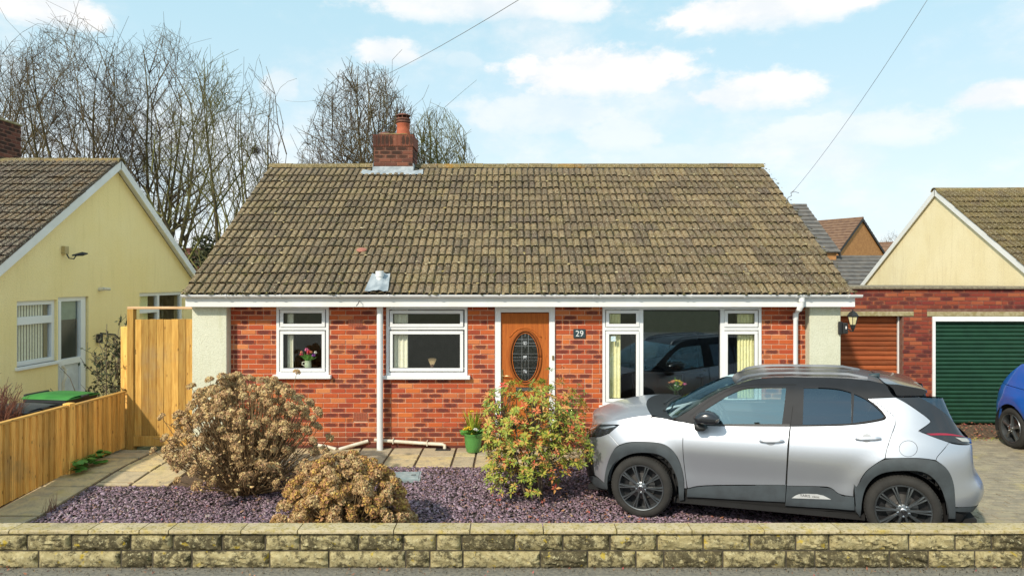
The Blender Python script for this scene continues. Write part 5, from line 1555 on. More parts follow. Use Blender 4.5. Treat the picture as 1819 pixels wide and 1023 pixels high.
# ------------------------------------------------------------------ houses farther off
def far_house(label, xr0, xr1, yr, ze, zr, half, m_wall, m_roof, base=-.5, cap=None, rows=0):
    """ridge along X between xr0 and xr1"""
    h = thing('house', label, 'house', ((xr0 + xr1) / 2, yr, 0))
    cx_ = (xr0 + xr1) / 2; hw = (xr1 - xr0) / 2
    mb = MB(); mb.prism([(-half + .2, base), (-half + .2, ze), (0, zr - .12), (half - .2, ze), (half - .2, base)], lambda y, z, d: (d, y, z), -hw + .15, hw - .15); mb.build('wall', m_wall, h)
    p_ = math.atan2(zr - ze, half); sl_ = math.hypot(half, zr - ze)
    for s in (1, -1):
        mb = MB()
        n = max(1, rows)
        for k in range(n):      # each course a lapped board so the roof keeps its lines
            a, b = sl_ * k / n, sl_ * (k + 1) / n + .05
            def pt(x, q, hgt): return (x, s * (-half + q * math.cos(p_)) - s * math.sin(p_) * hgt, ze + q * math.sin(p_) + math.cos(p_) * hgt)
            b = min(b, sl_)
            mb.add([pt(-hw, a, .0), pt(hw, a, .0), pt(hw, b, -.0), pt(-hw, b, -.0), pt(-hw, a, .09), pt(hw, a, .09), pt(hw, b, .03), pt(-hw, b, .03)],
                   [(0, 3, 2, 1), (4, 5, 6, 7), (0, 1, 5, 4), (1, 2, 6, 5), (2, 3, 7, 6), (3, 0, 4, 7)])
        mb.build('roof', m_roof, h)
    mb = MB(); mb.tube([(-hw - .02, 0, zr + .03), (hw + .02, 0, zr + .03)], .11, 8); mb.build('ridge', m_roof, h)
    for s in (1, -1):
        for sx in (-hw - .02, hw - .04):
            mb = MB(); c = [(sx, -s * half, ze + .0), (sx + .06, -s * half, ze + .0), (sx + .06, 0, zr), (sx, 0, zr)]
            mb.add([(x, y, z - .22) for x, y, z in c] + [(x, y, z + .03) for x, y, z in c], [(0, 3, 2, 1), (4, 5, 6, 7), (0, 1, 5, 4), (1, 2, 6, 5), (2, 3, 7, 6), (3, 0, 4, 7)])
            mb.build('bargeboard', M_BLACKP, h)
    return h
def at(px, py, Y): return P(px, py, Y)
a = at(1432, 366, 44); far_house('distant house with a grey tiled roof just behind the bungalow verge', a.x - 9, a.x, 44, a.z - 3.2, a.z, 4.6, M_FARBRICK, M_FARTILE, rows=12)
fh = far_house('distant house with a rusty roof and ochre brick gable', 0, 9, 0, 5.0, 8.0, 4.0, M_FARBRICK, M_FARBROWN, rows=12)
a = at(1513, 394, 62); fh.location = (a.x - 2.8, 62.0, a.z - 8.0); fh.rotation_euler = (0, 0, R(-58)); fh.scale = (.88, .88, 1.0)
bpy.context.view_layer.update()
a = at(1540, 458, 40); far_house('low distant building with a dark slate roof below the ochre gable', a.x - 5.5, a.x + 3, 40, a.z - 1.8, a.z, 3.2, M_FARRED, M_FARTILE, rows=8)
a = at(1556, 431, 80); fr2 = far_house('far off red brick house peeping beside the buff gable', 0, 12, 0, a.z - 4.0, a.z, 4.5, M_FARRED, M_FARBROWN, rows=8); fr2.location = (a.x + 3, 80, 0); fr2.rotation_euler = (0, 0, R(-40))
a = at(366, 446, 30); far_house('reddish roofed building glimpsed between the two bungalows', a.x - 4, a.x + 2.5, 30, a.z - 1.6, a.z, 3.0, M_FARRED, simple('far clay roof', (.30, .12, .08), .9, (.22, .09, .06), 4), rows=6)
# ------------------------------------------------------------------ cars: body skins on a lofted surface
def smooth_table(keys, lo, hi, sig=.02, n=800):
    xs = np.linspace(lo, hi, n); k = np.array(keys)
    ys_ = np.interp(xs, k[:, 0], k[:, 1])
    w_ = max(1, int(sig / (hi - lo) * n)); g = np.exp(-.5 * (np.arange(-3 * w_, 3 * w_ + 1) / w_) ** 2); g /= g.sum()
    pad = np.concatenate([2 * ys_[0] - ys_[1:3 * w_ + 1][::-1], ys_, 2 * ys_[-1] - ys_[-3 * w_ - 1:-1][::-1]])
    return xs, np.convolve(pad, g, 'valid')

class Body:
    """side and end skin of a car: a plan curve (half of the car, nose to tail) swept up with an offset that depends on height"""
    def __init__(s, plan, side, front, rear, axles, bulge=.02, wr=.336, zmax=1.6):
        pts = np.array(plan, float)
        # smooth plan curve by resampling a Catmull-Rom spline
        out = []
        P_ = np.vstack([[pts[0][0], -pts[1][1]], pts, [pts[-1][0], -pts[-2][1]]])
        for i in range(1, len(P_) - 2):
            p0, p1, p2, p3 = P_[i - 1], P_[i], P_[i + 1], P_[i + 2]
            for t in np.linspace(0, 1, 24, endpoint=False):
                out.append(.5 * ((2 * p1) + (-p0 + p2) * t + (2 * p0 - 5 * p1 + 4 * p2 - p3) * t * t + (-p0 + 3 * p1 - 3 * p2 + p3) * t ** 3))
        out.append(pts[-1]); q = np.array(out)
        d = np.r_[0, np.cumsum(np.linalg.norm(np.diff(q, axis=0), axis=1))]
        s.U = d[-1]; s.us = np.linspace(0, s.U, 1200)
        s.px_, s.py_ = np.interp(s.us, d, q[:, 0]), np.interp(s.us, d, q[:, 1])
        tx, ty = np.gradient(s.px_), np.gradient(s.py_)
        L = np.hypot(tx, ty); s.nx, s.ny = ty / L, -tx / L
        flip = np.sign(s.ny[len(s.ny) // 2]); s.nx *= flip; s.ny *= flip
        g = np.exp(-.5 * (np.arange(-40, 41) / 14.0) ** 2); g /= g.sum()
        ext = lambda a, sg: np.concatenate([sg * a[40:0:-1], a, sg * a[-2:-42:-1]])
        s.nx = np.convolve(ext(s.nx, 1), g, 'valid'); s.ny = np.convolve(ext(s.ny, -1), g, 'valid')
        L = np.hypot(s.nx, s.ny); s.nx /= L; s.ny /= L
        s.tS, s.tF, s.tR = (smooth_table(t, 0, zmax + .2, .03) for t in (side, front, rear))
        s.axles, s.bulge, s.wr = axles, bulge, wr
    def pt(s, u, z):
        x, y = np.interp(u, s.us, s.px_), np.interp(u, s.us, s.py_)
        nx, ny = np.interp(u, s.us, s.nx), np.interp(u, s.us, s.ny)
        wf, wr_, ws = max(nx, 0) ** 2, max(-nx, 0) ** 2, ny ** 2
        o = ws * np.interp(z, *s.tS) + wf * np.interp(z, *s.tF) + wr_ * np.interp(z, *s.tR)
        for ax in s.axles:
            rr = math.hypot(x - ax, z - s.wr)
            o += s.bulge * math.exp(-((rr - .46) / .10) ** 2) * ws * (1 if z > .3 else max(0, z / .3))
        return np.array((x + nx * o, max(0.0, y + ny * o), z))
    def normal(s, u, z):
        e = 2e-3
        a = s.pt(min(u + e, s.U), z) - s.pt(max(u - e, 0), z); b = s.pt(u, z + e) - s.pt(u, z - e)
        n = np.cross(b, a); n /= max(1e-9, np.linalg.norm(n))
        if n[0] * np.interp(u, s.us, s.nx) + n[1] * np.interp(u, s.us, s.ny) < 0: n = -n
        return n
    def u_at_x(s, x):
        return float(np.interp(-x, -s.px_, s.us))

def chaikin(pts, it=2):
    """pts: (u, z, corner)"""
    for _ in range(it):
        out = []; n = len(pts)
        for i in range(n):
            p, a, b = pts[i], pts[i - 1], pts[(i + 1) % n]
            if p[2]: out.append(p)
            else:
                out.append((p[0] * .75 + a[0] * .25, p[1] * .75 + a[1] * .25, 0)); out.append((p[0] * .75 + b[0] * .25, p[1] * .75 + b[1] * .25, 0))
        pts = out
    return pts
def poly_area(p): return .5 * sum(p[i - 1][0] * p[i][1] - p[i][0] * p[i - 1][1] for i in range(len(p)))
def inset_poly(p, d):
    n = len(p); sg = 1 if poly_area(p) > 0 else -1; out = []
    for i in range(n):
        a, b, c = np.array(p[i - 1]), np.array(p[i]), np.array(p[(i + 1) % n])
        e1, e2 = b - a, c - b
        l1, l2 = np.linalg.norm(e1), np.linalg.norm(e2)
        if l1 < 1e-7 or l2 < 1e-7: out.append(tuple(b)); continue
        n1 = np.array((-e1[1], e1[0])) / l1; n2 = np.array((-e2[1], e2[0])) / l2
        m = n1 + n2; k = max(.6, 1 + n1 @ n2)
        out.append(tuple(b + sg * d * m / k))
    return out
def densify(p, step=.05):
    out = []
    for i in range(len(p)):
        a, b = p[i], p[(i + 1) % len(p)]; L = math.hypot(b[0] - a[0], b[1] - a[1]); n = max(1, int(L / step))
        out += [(a[0] + (b[0] - a[0]) * k / n, a[1] + (b[1] - a[1]) * k / n) for k in range(n)]
    return out
def in_poly(x, y, p):
    c = False
    for i in range(len(p)):
        x1, y1 = p[i - 1]; x2, y2 = p[i]
        if (y1 > y) != (y2 > y) and x < (x2 - x1) * (y - y1) / (y2 - y1) + x1: c = not c
    return c
def skin(body, outer, holes, off, step=.04, skirt=.016, inset=.0016):
    """triangulated piece of the body skin; returns verts, normals, tris (left side)"""
    loops = [densify(inset_poly(outer, inset), step)] + [densify(inset_poly(h, -inset), step) for h in holes]
    vs, es = [], []
    for lp_ in loops:
        b = len(vs); vs += lp_; es += [(b + i, b + (i + 1) % len(lp_)) for i in range(len(lp_))]
    x0, x1 = min(p[0] for p in loops[0]), max(p[0] for p in loops[0]); y0, y1 = min(p[1] for p in loops[0]), max(p[1] for p in loops[0])
    for i in range(int((x1 - x0) / step) + 1):
        for j in range(int((y1 - y0) / step) + 1):
            x, y = x0 + (i + .5) * step, y0 + (j + .5) * step
            if not in_poly(x, y, loops[0]) or any(in_poly(x, y, h) for h in loops[1:]): continue
            if min((x - q[0]) ** 2 + (y - q[1]) ** 2 for lp_ in loops for q in lp_) < (step * .4) ** 2: continue
            vs.append((x, y))
    r = delaunay_2d_cdt([Vector(v) for v in vs], es, [], 0, 1e-6)
    V2, T = [tuple(v) for v in r[0]], []
    for f in r[2]:
        if len(f) != 3: continue
        cx_, cy_ = sum(V2[i][0] for i in f) / 3, sum(V2[i][1] for i in f) / 3
        if in_poly(cx_, cy_, loops[0]) and not any(in_poly(cx_, cy_, h) for h in loops[1:]): T.append(tuple(f))
    N = [body.normal(u, z) for u, z in V2]
    V = [body.pt(u, z) + n * off for (u, z), n in zip(V2, N)]
    if skirt:
        for li, lp_ in enumerate(loops):
            b = len(V); m = len(lp_)
            cen = np.mean(np.array(lp_), 0)
            for (u, z) in lp_: n = body.normal(u, z); V.append(body.pt(u, z) + n * off); N.append(n)
            for (u, z) in lp_: n = body.normal(u, z); V.append(body.pt(u, z) + n * (off - skirt)); N.append(n)
            T += [(b + i, b + (i + 1) % m, b + m + (i + 1) % m, b + m + i) for i in range(m)]
    return V, N, T
def skin_obj(name, body, outer, m, parent, holes=(), off=0.0, label=None, sides=(1, -1), **kw):
    V, N, T = skin(body, outer, list(holes), off, **kw)
    out = []
    for sd in sides:
        me = bpy.data.meshes.new(name)
        v = [(p[0], p[1] * sd, p[2]) for p in V]; nn = [(p[0], p[1] * sd, p[2]) for p in N]
        # wind so that faces look outward
        fs = []
        for f in T:
            a, b, c = (np.array(v[i]) for i in f[:3]); fn_ = np.cross(b - a, c - a)
            fs.append(f if fn_ @ np.array(nn[f[0]]) >= 0 else f[::-1])
        me.from_pydata(v, [], fs); me.materials.append(m); me.shade_smooth()
        me.normals_split_custom_set_from_vertices(nn)
        out.append(obj(name, me, parent, label=label if sd == 1 else None))
    return out
def loft_mesh(rows, m, name, parent, thick=.0, label=None):
    """rows of points (each row runs from the left edge to the right edge)"""
    mb = MB(); n = len(rows[0]); vs = [p for r in rows for p in r]
    fs = [(j * n + i, j * n + i + 1, (j + 1) * n + i + 1, (j + 1) * n + i) for j in range(len(rows) - 1) for i in range(n - 1)]
    mb.add(vs, fs)
    o = mb.build(name, m, parent, smooth=180, label=label)
    return o
def pillow(mb, poly, y0, y1, M=None, k=(.72, .93, 1, .93, .72), f=(0, .12, .5, .88, 1), rnd=0.0):
    """rounded solid: an outline in x/z swept along y with shrinking ends"""
    c = np.mean(np.array(poly), 0); n = len(poly); vs = []
    for kk, ff in zip(k, f):
        for (x, z) in poly: vs.append(Vector((c[0] + (x - c[0]) * kk, y0 + (y1 - y0) * ff, c[1] + (z - c[1]) * kk)))
    if M is not None: vs = [M @ p for p in vs]
    L = len(k)
    fs = [(j * n + i, j * n + (i + 1) % n, (j + 1) * n + (i + 1) % n, (j + 1) * n + i) for j in range(L - 1) for i in range(n)]
    fs += [tuple(range(n))[::-1], tuple(range((L - 1) * n, L * n))]
    return mb.add(vs, fs, rnd)

def wheel(parent, x, side, track, rad, rim_r, width, spokes, zc, style='multi'):
    """wheel hub object at the outer face; tyre, rim, spokes and cap are its children"""
    M = Matrix.Translation((x, side * track, zc)) @ Matrix.Rotation(-R(90) * side, 4, 'X')     # local +Z points outward
    w_ = thing('wheel', None, None); w_.parent = parent; w_.matrix_local = M
    t = MB(); t.lathe([(rim_r * .98, -width), (rad * .93, -width), (rad * .985, -width + .02), (rad, -width + .05), (rad, -.05), (rad * .985, -.022), (rad * .94, -.004), (rad * .87, .004), (rad * .80, .002), (rim_r * 1.015, -.006), (rim_r * .985, -.02), (rim_r * .97, -width)], 56)
    t.build('tyre', M_TYRE, w_, smooth=50)
    tr = MB()
    for k in range(64):      # tread lugs
        a = 2 * math.pi * k / 64; tr.box(-.004, .009, -.009, .009, -width + .03, -.03, M=Matrix.Rotation(a, 4, 'Z') @ Matrix.Translation((rad - .006, 0, 0)))
    tr.build('tread', M_TYRE, w_)
    rm_ = MB(); rm_.lathe([(rim_r * 1.01, -.008), (rim_r * .99, .001), (rim_r * .955, -.002), (rim_r * .93, -.03), (rim_r * .90, -.12)], 56); rm_.build('rim', M_RIMD, w_, smooth=50)
    dk_ = MB(); dk_.lathe([(rim_r * .94, -.10), (rim_r * .6, -.105), (.001, -.10)], 40); dk_.build('brake_well', M_RIMB, w_, smooth=50)
    ds = MB(); ds.lathe([(.145, -.095), (.145, -.085), (.07, -.083), (.07, -.06), (.001, -.058)], 32); ds.build('brake_disc', simple('brake disc', (.22, .21, .20), .4, metal=.9), w_, smooth=40)
    if style == 'multi':
        sp = MB(); L = rim_r * .955; r0 = .042
        prof = [(r0, -.008, .012), (r0 + (L - r0) * .35, -.010, .0095), (r0 + (L - r0) * .75, -.006, .0085), (L, -.010, .0105)]
        vs = []
        for (q, z, hw) in prof: vs += [(q, -hw, z), (q, -hw * .35, z + .008), (q, hw * .35, z + .008), (q, hw, z), (q, hw * .8, z - .035), (q, -hw * .8, z - .035)]
        fs = [(j * 6 + i, j * 6 + (i + 1) % 6, (j + 1) * 6 + (i + 1) % 6, (j + 1) * 6 + i) for j in range(3) for i in range(6)]
        sp.add(vs, fs); me = sp.mesh('spoke', M_RIMD, 40)
        bm = bmesh.new(); bm.from_mesh(me); bmesh.ops.recalc_face_normals(bm, faces=bm.faces); bm.to_mesh(me); bm.free()
        for k in range(spokes):
            for dlt in (-.5, .5):
                a = 2 * math.pi * k / spokes + dlt * .235
                # twin blades lean towards each other at the hub
                obj('spoke', me, w_, M=Matrix.Rotation(a, 4, 'Z') @ Matrix.Translation((0, -dlt * .012, 0)) @ Matrix.Rotation(-dlt * .05, 4, 'Z'))
    else:
        sp = MB(); L = rim_r * .955
        vs = []
        for (q, z, hw) in ((.04, .0, .030), (.10, -.004, .018), (L * .7, -.004, .020), (L, -.010, .032)): vs += [(q, -hw, z - .01), (q, -hw * .4, z), (q, hw * .4, z), (q, hw, z - .01), (q, hw, z - .04), (q, -hw, z - .04)]
        sp.add(vs, [(j * 6 + i, j * 6 + (i + 1) % 6, (j + 1) * 6 + (i + 1) % 6, (j + 1) * 6 + i) for j in range(3) for i in range(6)]); me = sp.mesh('spoke', M_RIMD, 40)
        bm = bmesh.new(); bm.from_mesh(me); bmesh.ops.recalc_face_normals(bm, faces=bm.faces); bm.to_mesh(me); bm.free()
        for k in range(spokes): obj('spoke', me, w_, M=Matrix.Rotation(2 * math.pi * k / spokes + .3, 4, 'Z'))
    hb_ = MB(); hb_.lathe([(.066, -.03), (.064, -.005), (.05, .002), (.001, .003)], 24); hb_.build('hub', M_RIMD, w_, smooth=40)
    cp = MB(); cp.lathe([(.031, .002), (.030, .008), (.026, .010), (.001, .0105)], 24); cpo = cp.build('hub_cap', M_SILVERM, w_, smooth=40)
    em = MB()
    def ell(rx, rz, n=20): return [(rx * math.cos(2 * math.pi * k / n), rz * math.sin(2 * math.pi * k / n), .0125) for k in range(n + 1)]
    if style == 'multi':
        em.tube(ell(.021, .015), .0022, 5); em.tube([(x_ * .42, y_ * .9, z_) for x_, y_, z_ in ell(.021, .015)], .002, 5); em.tube([(x_ * .75, y_ * .4 + .0075, z_) for x_, y_, z_ in ell(.021, .015)], .002, 5)
        em.build('hub_emblem', M_RIMB, w_)
    nt = MB()
    for k in range(5):
        a = 2 * math.pi * k / 5 + .3; nt.lathe([(.010, -.004), (.010, .008), (.006, .011), (.001, .011)], 6, Matrix.Translation((.052 * math.cos(a), .052 * math.sin(a), 0)))
    nt.build('wheel_nut', M_SILVERM, w_)
    return w_

# ================================================================== silver crossover
plan = [(2.10, 0), (2.075, .30), (2.01, .53), (1.88, .705), (1.68, .80), (1.40, .848), (.9, .868), (.3, .873), (-.5, .873), (-1.1, .872), (-1.5, .855), (-1.77, .805), (-1.95, .70), (-2.04, .52), (-2.08, .28), (-2.09, 0)]
side = [(0, -.16), (.15, -.11), (.22, -.075), (.30, -.045), (.40, -.040), (.55, -.034), (.66, -.018), (.76, -.002), (.82, 0), (.90, -.010), (.97, -.030), (1.02, -.052), (1.12, -.085), (1.25, -.135), (1.38, -.195), (1.46, -.24), (1.52, -.30), (1.60, -.40)]
front = [(0, -.20), (.18, -.15), (.26, -.06), (.40, -.015), (.55, 0), (.68, -.008), (.78, -.035), (.86, -.085), (.93, -.17), (1.0, -.30), (1.6, -1.2)]
rear = [(0, -.30), (.22, -.20), (.32, -.10), (.42, -.02), (.50, 0), (.57, -.012), (.66, -.07), (.75, -.095), (.86, -.10), (.95, -.10), (1.01, -.12), (1.06, -.20), (1.20, -.40), (1.34, -.58), (1.42, -.66), (1.6, -.8)]
CB = Body(plan, side, front, rear, (1.28, -1.28))
car = thing('parked_car', 'silver crossover car with black roof parked before the house', 'car', (2.940, 7.928, 0))
_f = Vector((-.9337, .3577, -.0185)).normalized(); _l = Vector((-.3577, -.9337, 0)).normalized(); _u = _f.cross(_l)
CM = Matrix(((_f.x, _l.x, _u.x, 2.940), (_f.y, _l.y, _u.y, 7.928), (_f.z, _l.z, _u.z, -.099), (0, 0, 0, 1)))
car.matrix_world = CM
CMn = np.array(CM)
def proj(p):
    q = CMn @ np.array((p[0], p[1], p[2], 1.0))
    return np.array((CX + q[0] / q[1] * FPX, HY + (CAMZ - q[2]) / q[1] * FPX))
CMi = np.linalg.inv(CMn)
def ray_at_y(px, py, yc):
    """point of the sight line through a photo pixel where it meets the car's long section y = yc"""
    o = CMi @ np.array((0, 0, CAMZ, 1.0)); d = CMi @ np.array(((px - CX) / FPX, 1.0, -(py - HY) / FPX, 0.0))
    t = (yc - o[1]) / d[1]; return (o + d * t)[:3]
def solve(px, py):
    p = ray_at_y(px, py, .85); u, z = CB.u_at_x(p[0]), float(np.clip(p[2], .05, 1.6)); tgt = np.array((px, py)); best = (1e9, u, z)
    for it in range(40):
        e = proj(CB.pt(u, z)) - tgt; er = float(np.hypot(*e))
        if er < best[0]: best = (er, u, z)
        if er < .02: break
        h = 1e-3
        J = np.stack([(proj(CB.pt(u + h, z)) - proj(CB.pt(u - h, z))) / (2 * h), (proj(CB.pt(u, z + h)) - proj(CB.pt(u, z - h))) / (2 * h)], 1)
        try: st_ = np.linalg.lstsq(J.T @ J + np.eye(2) * 30, J.T @ e, rcond=None)[0]
        except Exception: break
        st_ = np.clip(st_, -.06, .06); u = float(np.clip(u - st_[0], 0, CB.U)); z = float(np.clip(z - st_[1], .05, 1.62))
    return best[1], best[2]
FR = {'A': (1020, 640, 3.529), 'B': (1500, 640, 3.529), 'C': (1160, 640, 5.684), 'D': (1360, 640, 4.331), 'E': (1000, 620, 3.0095), 'F': (1380, 620, 3.009)}
def px_(fr, x, y): o = FR[fr]; return o[0] + x / o[2], o[1] + y / o[2]
def tr(spec, it=2):
    """'A 282,402* 380,378 ...' : traced outline (frame letter, points, * = sharp corner; '@u,z' = given directly) -> smoothed (u, z) loop"""
    out = []; fr = None
    for tok in spec.split():
        if tok in FR: fr = tok; continue
        c = tok.endswith('*'); tok = tok.rstrip('*')
        if tok[0] == '@':
            a, b = tok[1:].split(','); out.append(((CB.U + float(a)) if float(a) <= 0 and a[0] == '-' else float(a), float(b), c))
        else:
            a, b = map(float, tok.split(',')); u, z = solve(*px_(fr, a, b)); out.append((u, z, c))
    return [(p[0], p[1]) for p in chaikin(out, it)]
def pts3(spec, off=0.0):
    out = []; fr = None
    for tok in spec.split():
        if tok in FR: fr = tok; continue
        a, b = map(float, tok.split(',')); u, z = solve(*px_(fr, a, b)); out.append(CB.pt(u, z) + CB.normal(u, z) * off)
    return out

# --- dark inner shell behind the skin, open at the wheel arches and the side windows
def shell():
    mb = MB(); nu, nz = 150, 22
    vs, ok = [], []
    for j in range(nz + 1):
        for i in range(nu + 1):
            u = CB.U * i / nu; x = float(np.interp(u, CB.us, CB.px_))
            zt = float(np.interp(x, [-2.1, -1.7, -1.3, .9, 1.2, 2.1], [.98, .98, .94, .94, .92, .74]))
            z = .21 + (zt - .21) * j / nz
            p = CB.pt(u, z) - CB.normal(u, z) * .020
            vs.append(tuple(p)); ok.append(all(math.hypot(p[0] - a, z - .34) > .375 for a in (1.28, -1.28)) or abs(p[1]) < .5)
    n = nu + 1
    base = len(vs)
    fs = [(j * n + i, j * n + i + 1, (j + 1) * n + i + 1, (j + 1) * n + i) for j in range(nz) for i in range(nu) if ok[j * n + i] and ok[j * n + i + 1] and ok[(j + 1) * n + i] and ok[(j + 1) * n + i + 1]]
    mb.add(vs, fs); mb.add([(x, -y, z) for x, y, z in vs], fs)
    # wheel housings and floor
    for a in (1.28, -1.28):
        for sd in (1, -1):
            k = 20; w_ = []
            for i in range(k + 1):
                t = math.pi * (-.12 + 1.24 * i / k); w_.append((a + .385 * math.cos(t), .34 + .385 * math.sin(t)))
            mb.add([(x, sd * .84, z) for x, z in w_] + [(x, sd * .50, z) for x, z in w_], [(i, i + 1, k + 2 + i, k + 1 + i) for i in range(k)])
            mb.add([(x, sd * .50, z) for x, z in w_] + [(a, sd * .50, .3)], [(i, i + 1, k + 1) for i in range(k)])
    mb.box(-1.95, 1.95, -.60, .60, .19, .24); mb.box(-.95, .93, -.80, .80, .19, .24); mb.box(.90, .96, -.72, .72, .24, .92); mb.box(-.96, -.90, -.70, .70, .24, .70); mb.box(-1.9, -.92, -.55, .55, .68, .72)
    return mb.build('inner_shell', M_UNDER, car, recalc=False)
shell()
# --- outer panels traced on the skin
skin_obj('front_wing', CB, tr('A 282,404* 380,380 483,353 560,363 640,381 700,390* 683,450 679,520 684,620 696,720 706,800* 690,800* 690,745 672,662 640,587 590,535 520,511 400,507 330,512 280,530* 245,490 217,459*'), M_SILVER, car)
skin_obj('front_bumper', CB, tr('A 213,459* 245,494 277,532* 252,553 216,622 196,700 193,770* 160,740 128,715* 120,640 105,540 92,480* 112,478 160,481'), M_SILVER, car)
skin_obj('front_grille', CB, tr('@0,.30* A 75,722* 127,716* 119,640 104,540 90,478* @0,.70*'), M_BLACKP, car, off=-.004)
skin_obj('nose_panel', CB, tr('@0,.705* A 88,474* 78,436* 97,404* @0,.845*'), M_SILVER, car)
skin_obj('front_lip', CB, tr('@0,.20* A 190,806* 193,776* 128,720 75,726* @0,.295*'), M_CLAD, car, off=.003)
skin_obj('headlight', CB, tr('A 79,434* 92,474 112,476 160,479 213,457 277,411* 250,402 150,397 98,405'), M_LENSDK, car, off=.003)
skin_obj('headlight_chrome', CB, tr('A 150,420* 250,408* 262,412* 190,432*', 1), M_SILVERM, car, off=.0045, skirt=.004)
skin_obj('bonnet_edge', CB, tr('A 98,403* 150,394 270,373 380,352 483,343* 483,352* 380,379 285,402* 250,399 150,395'), M_SILVER, car)
skin_obj('front_door', CB, tr('C 345,632* 450,652 690,664 1383,666* D 184,520 165,693 F 58,500 50,650 46,725* E 1195,724* 750,724 668,742* A 708,790 698,720 686,620 681,520 685,450 702,394*'), M_SILVER, car)
skin_obj('rear_door', CB, tr('D 194,508* 650,502 905,463 930,440 925,420 880,362 790,294* 811,293* 905,362 1002,439 1005,468 958,600 928,693 B 254,612* 200,642 121,702 78,800 F 412,720 408,786* 330,775 292,737 232,731 54,729* 57,650 66,500 75,410'), M_SILVER, car)
skin_obj('rear_quarter', CB, tr('D 816,293* 1000,284* 1100,337 1273,461 1263,482 1175,541* 1262,579 1440,641 B 655,515* 580,600 574,624* 500,612 420,609 258,612* D 931,693 961,600 1008,468 1005,437 908,361'), M_SILVER, car)
skin_obj('rear_bumper', CB, tr('B 656,517* 720,530 790,524* @-.001,.83* @-.001,.36* 690,918* 689,860 681,760 641,670 575,625* 581,601'), M_SILVER, car)
skin_obj('rear_lip', CB, tr('B 690,921* @-.001,.355* @-.001,.24* 690,945*'), M_CLAD, car, off=.004)
skin_obj('tailgate', CB, tr('@-.001,.835* B 800,520* 800,440 D 1592,545* @-.001,1.02*'), M_SILVER, car, off=-.004)
skin_obj('sill_cladding', CB, tr('E 665,744* 750,726 1193,726* 1188,815* 900,800 660,787*'), M_CLAD, car, off=.010)
skin_obj('sill_cladding', CB, tr('F 52,731* 230,733 292,740 330,778 413,790* 415,858* 230,845 44,833*'), M_CLAD, car, off=.010)
skin_obj('rocker', CB, tr('E 658,789* 900,803 1188,818* F 230,848 415,862* @2.9,.17* @1.75,.17*'), M_UNDER, car, off=-.012)
skin_obj('front_arch', CB, tr('A 193,800* 196,700 216,622 252,553 310,518 400,508 520,511 590,535 640,587 672,662 690,745 690,868* 660,872* 655,760 630,690 590,620 530,582 450,572 370,576 300,604 250,652 226,720 217,802*'), M_CLAD, car, off=.016, skirt=.06)
skin_obj('rear_arch', CB, tr('F 412,720* B 78,800 121,702 200,642 262,613 420,610 560,620 641,670 681,760 690,870 690,985* 645,985* 628,850 582,755 500,690 380,684 240,694 162,742 112,830 97,975* F 420,862*'), M_CLAD, car, off=.016, skirt=.06)
# name badge plate in the sill trim
bp = skin_obj('badge_plate', CB, tr('F 78,793* 110,771 150,768 235,772 290,800*', 1), simple('satin badge plate', (.55, .56, .56), .4), car, off=.013, skirt=.006)[0]
u_, z_ = solve(*px_('F', 170, 782)); n_ = CB.normal(u_, z_); q = CB.pt(u_, z_) + n_ * .0145
xa_ = Vector((-1, 0, 0)); nn_ = Vector(n_); xa_ = (xa_ - nn_ * xa_.dot(nn_)).normalized(); ya_ = nn_.cross(xa_)
TM = Matrix(((xa_.x, ya_.x, nn_.x, q[0]), (xa_.y, ya_.y, nn_.y, q[1]), (xa_.z, ya_.z, nn_.z, q[2]), (0, 0, 0, 1)))
text_mesh('badge_lettering', 'YARIS', .038, M_BLACKP, bp, TM @ Matrix.Translation((-.035, 0, 0)), .0008); text_mesh('badge_lettering', 'CROSS', .022, M_BLACKP, bp, TM @ Matrix.Translation((.065, -.004, 0)), .0008)
# fuel flap
c0 = [px_('B', 400 + 57 * math.cos(t), 552 + 50 * math.sin(t)) for t in np.linspace(0, 2 * math.pi, 25)[:-1]]
lpf = [solve(*c) for c in c0]
mb = MB(); mb.tube([tuple(CB.pt(u, z) + CB.normal(u, z) * .0004) for u, z in lpf + lpf[:1]], .0022, 4); mb.build('fuel_flap', M_UNDER, car)
# --- black upper body with window openings
GL_F = tr('C 525,502* 700,388 800,333 900,292 960,280 1100,274 1343,271* 1325,450 1300,640* 640,640* 560,600*')
GL_R = tr('D 296,208* 420,209 560,218 658,247* 658,482* 480,490 286,492*')
GL_Q = tr('D 683,258* 780,302 870,377 911,425* 895,446 672,480*')
skin_obj('window_surround', CB, tr('C 218,594* 400,482 560,377 700,302 840,242 960,197 1100,174 1400,167 D 500,132 650,139 800,154 925,182* 970,262 998,281* 785,291* 880,367 925,428* 905,457 650,499 190,504 C 1400,661 690,660 450,648 342,627*'), M_PILLAR, car, holes=[GL_F, GL_R, GL_Q])
skin_obj('front_window', CB, GL_F, M_GLASS_CAR, car, off=-.012, skirt=0, inset=-.006)
skin_obj('rear_window', CB, GL_R, M_GLASS_PRIV, car, off=-.012, skirt=0, inset=-.006)
skin_obj('quarter_window', CB, GL_Q, M_GLASS_PRIV, car, off=-.012, skirt=0, inset=-.006)
skin_obj('belt_moulding', CB, tr('C 640,640* 1300,640* 1383,641* 1383,662* 690,662* 560,655*', 0), M_BLACKP, car, off=.004, skirt=.006)
# door shut line of the greenhouse between the doors
mb = MB(); mb.tube([tuple(p) for p in pts3('C 1440,245 1410,480 1387,664', .001)], .0025, 4); mb.tube([tuple(p) for p in pts3('C 372,560 560,412 740,312 880,262 1040,244 1440,243', .001)], .0025, 4); mb.build('door_seal', M_UNDER, car)
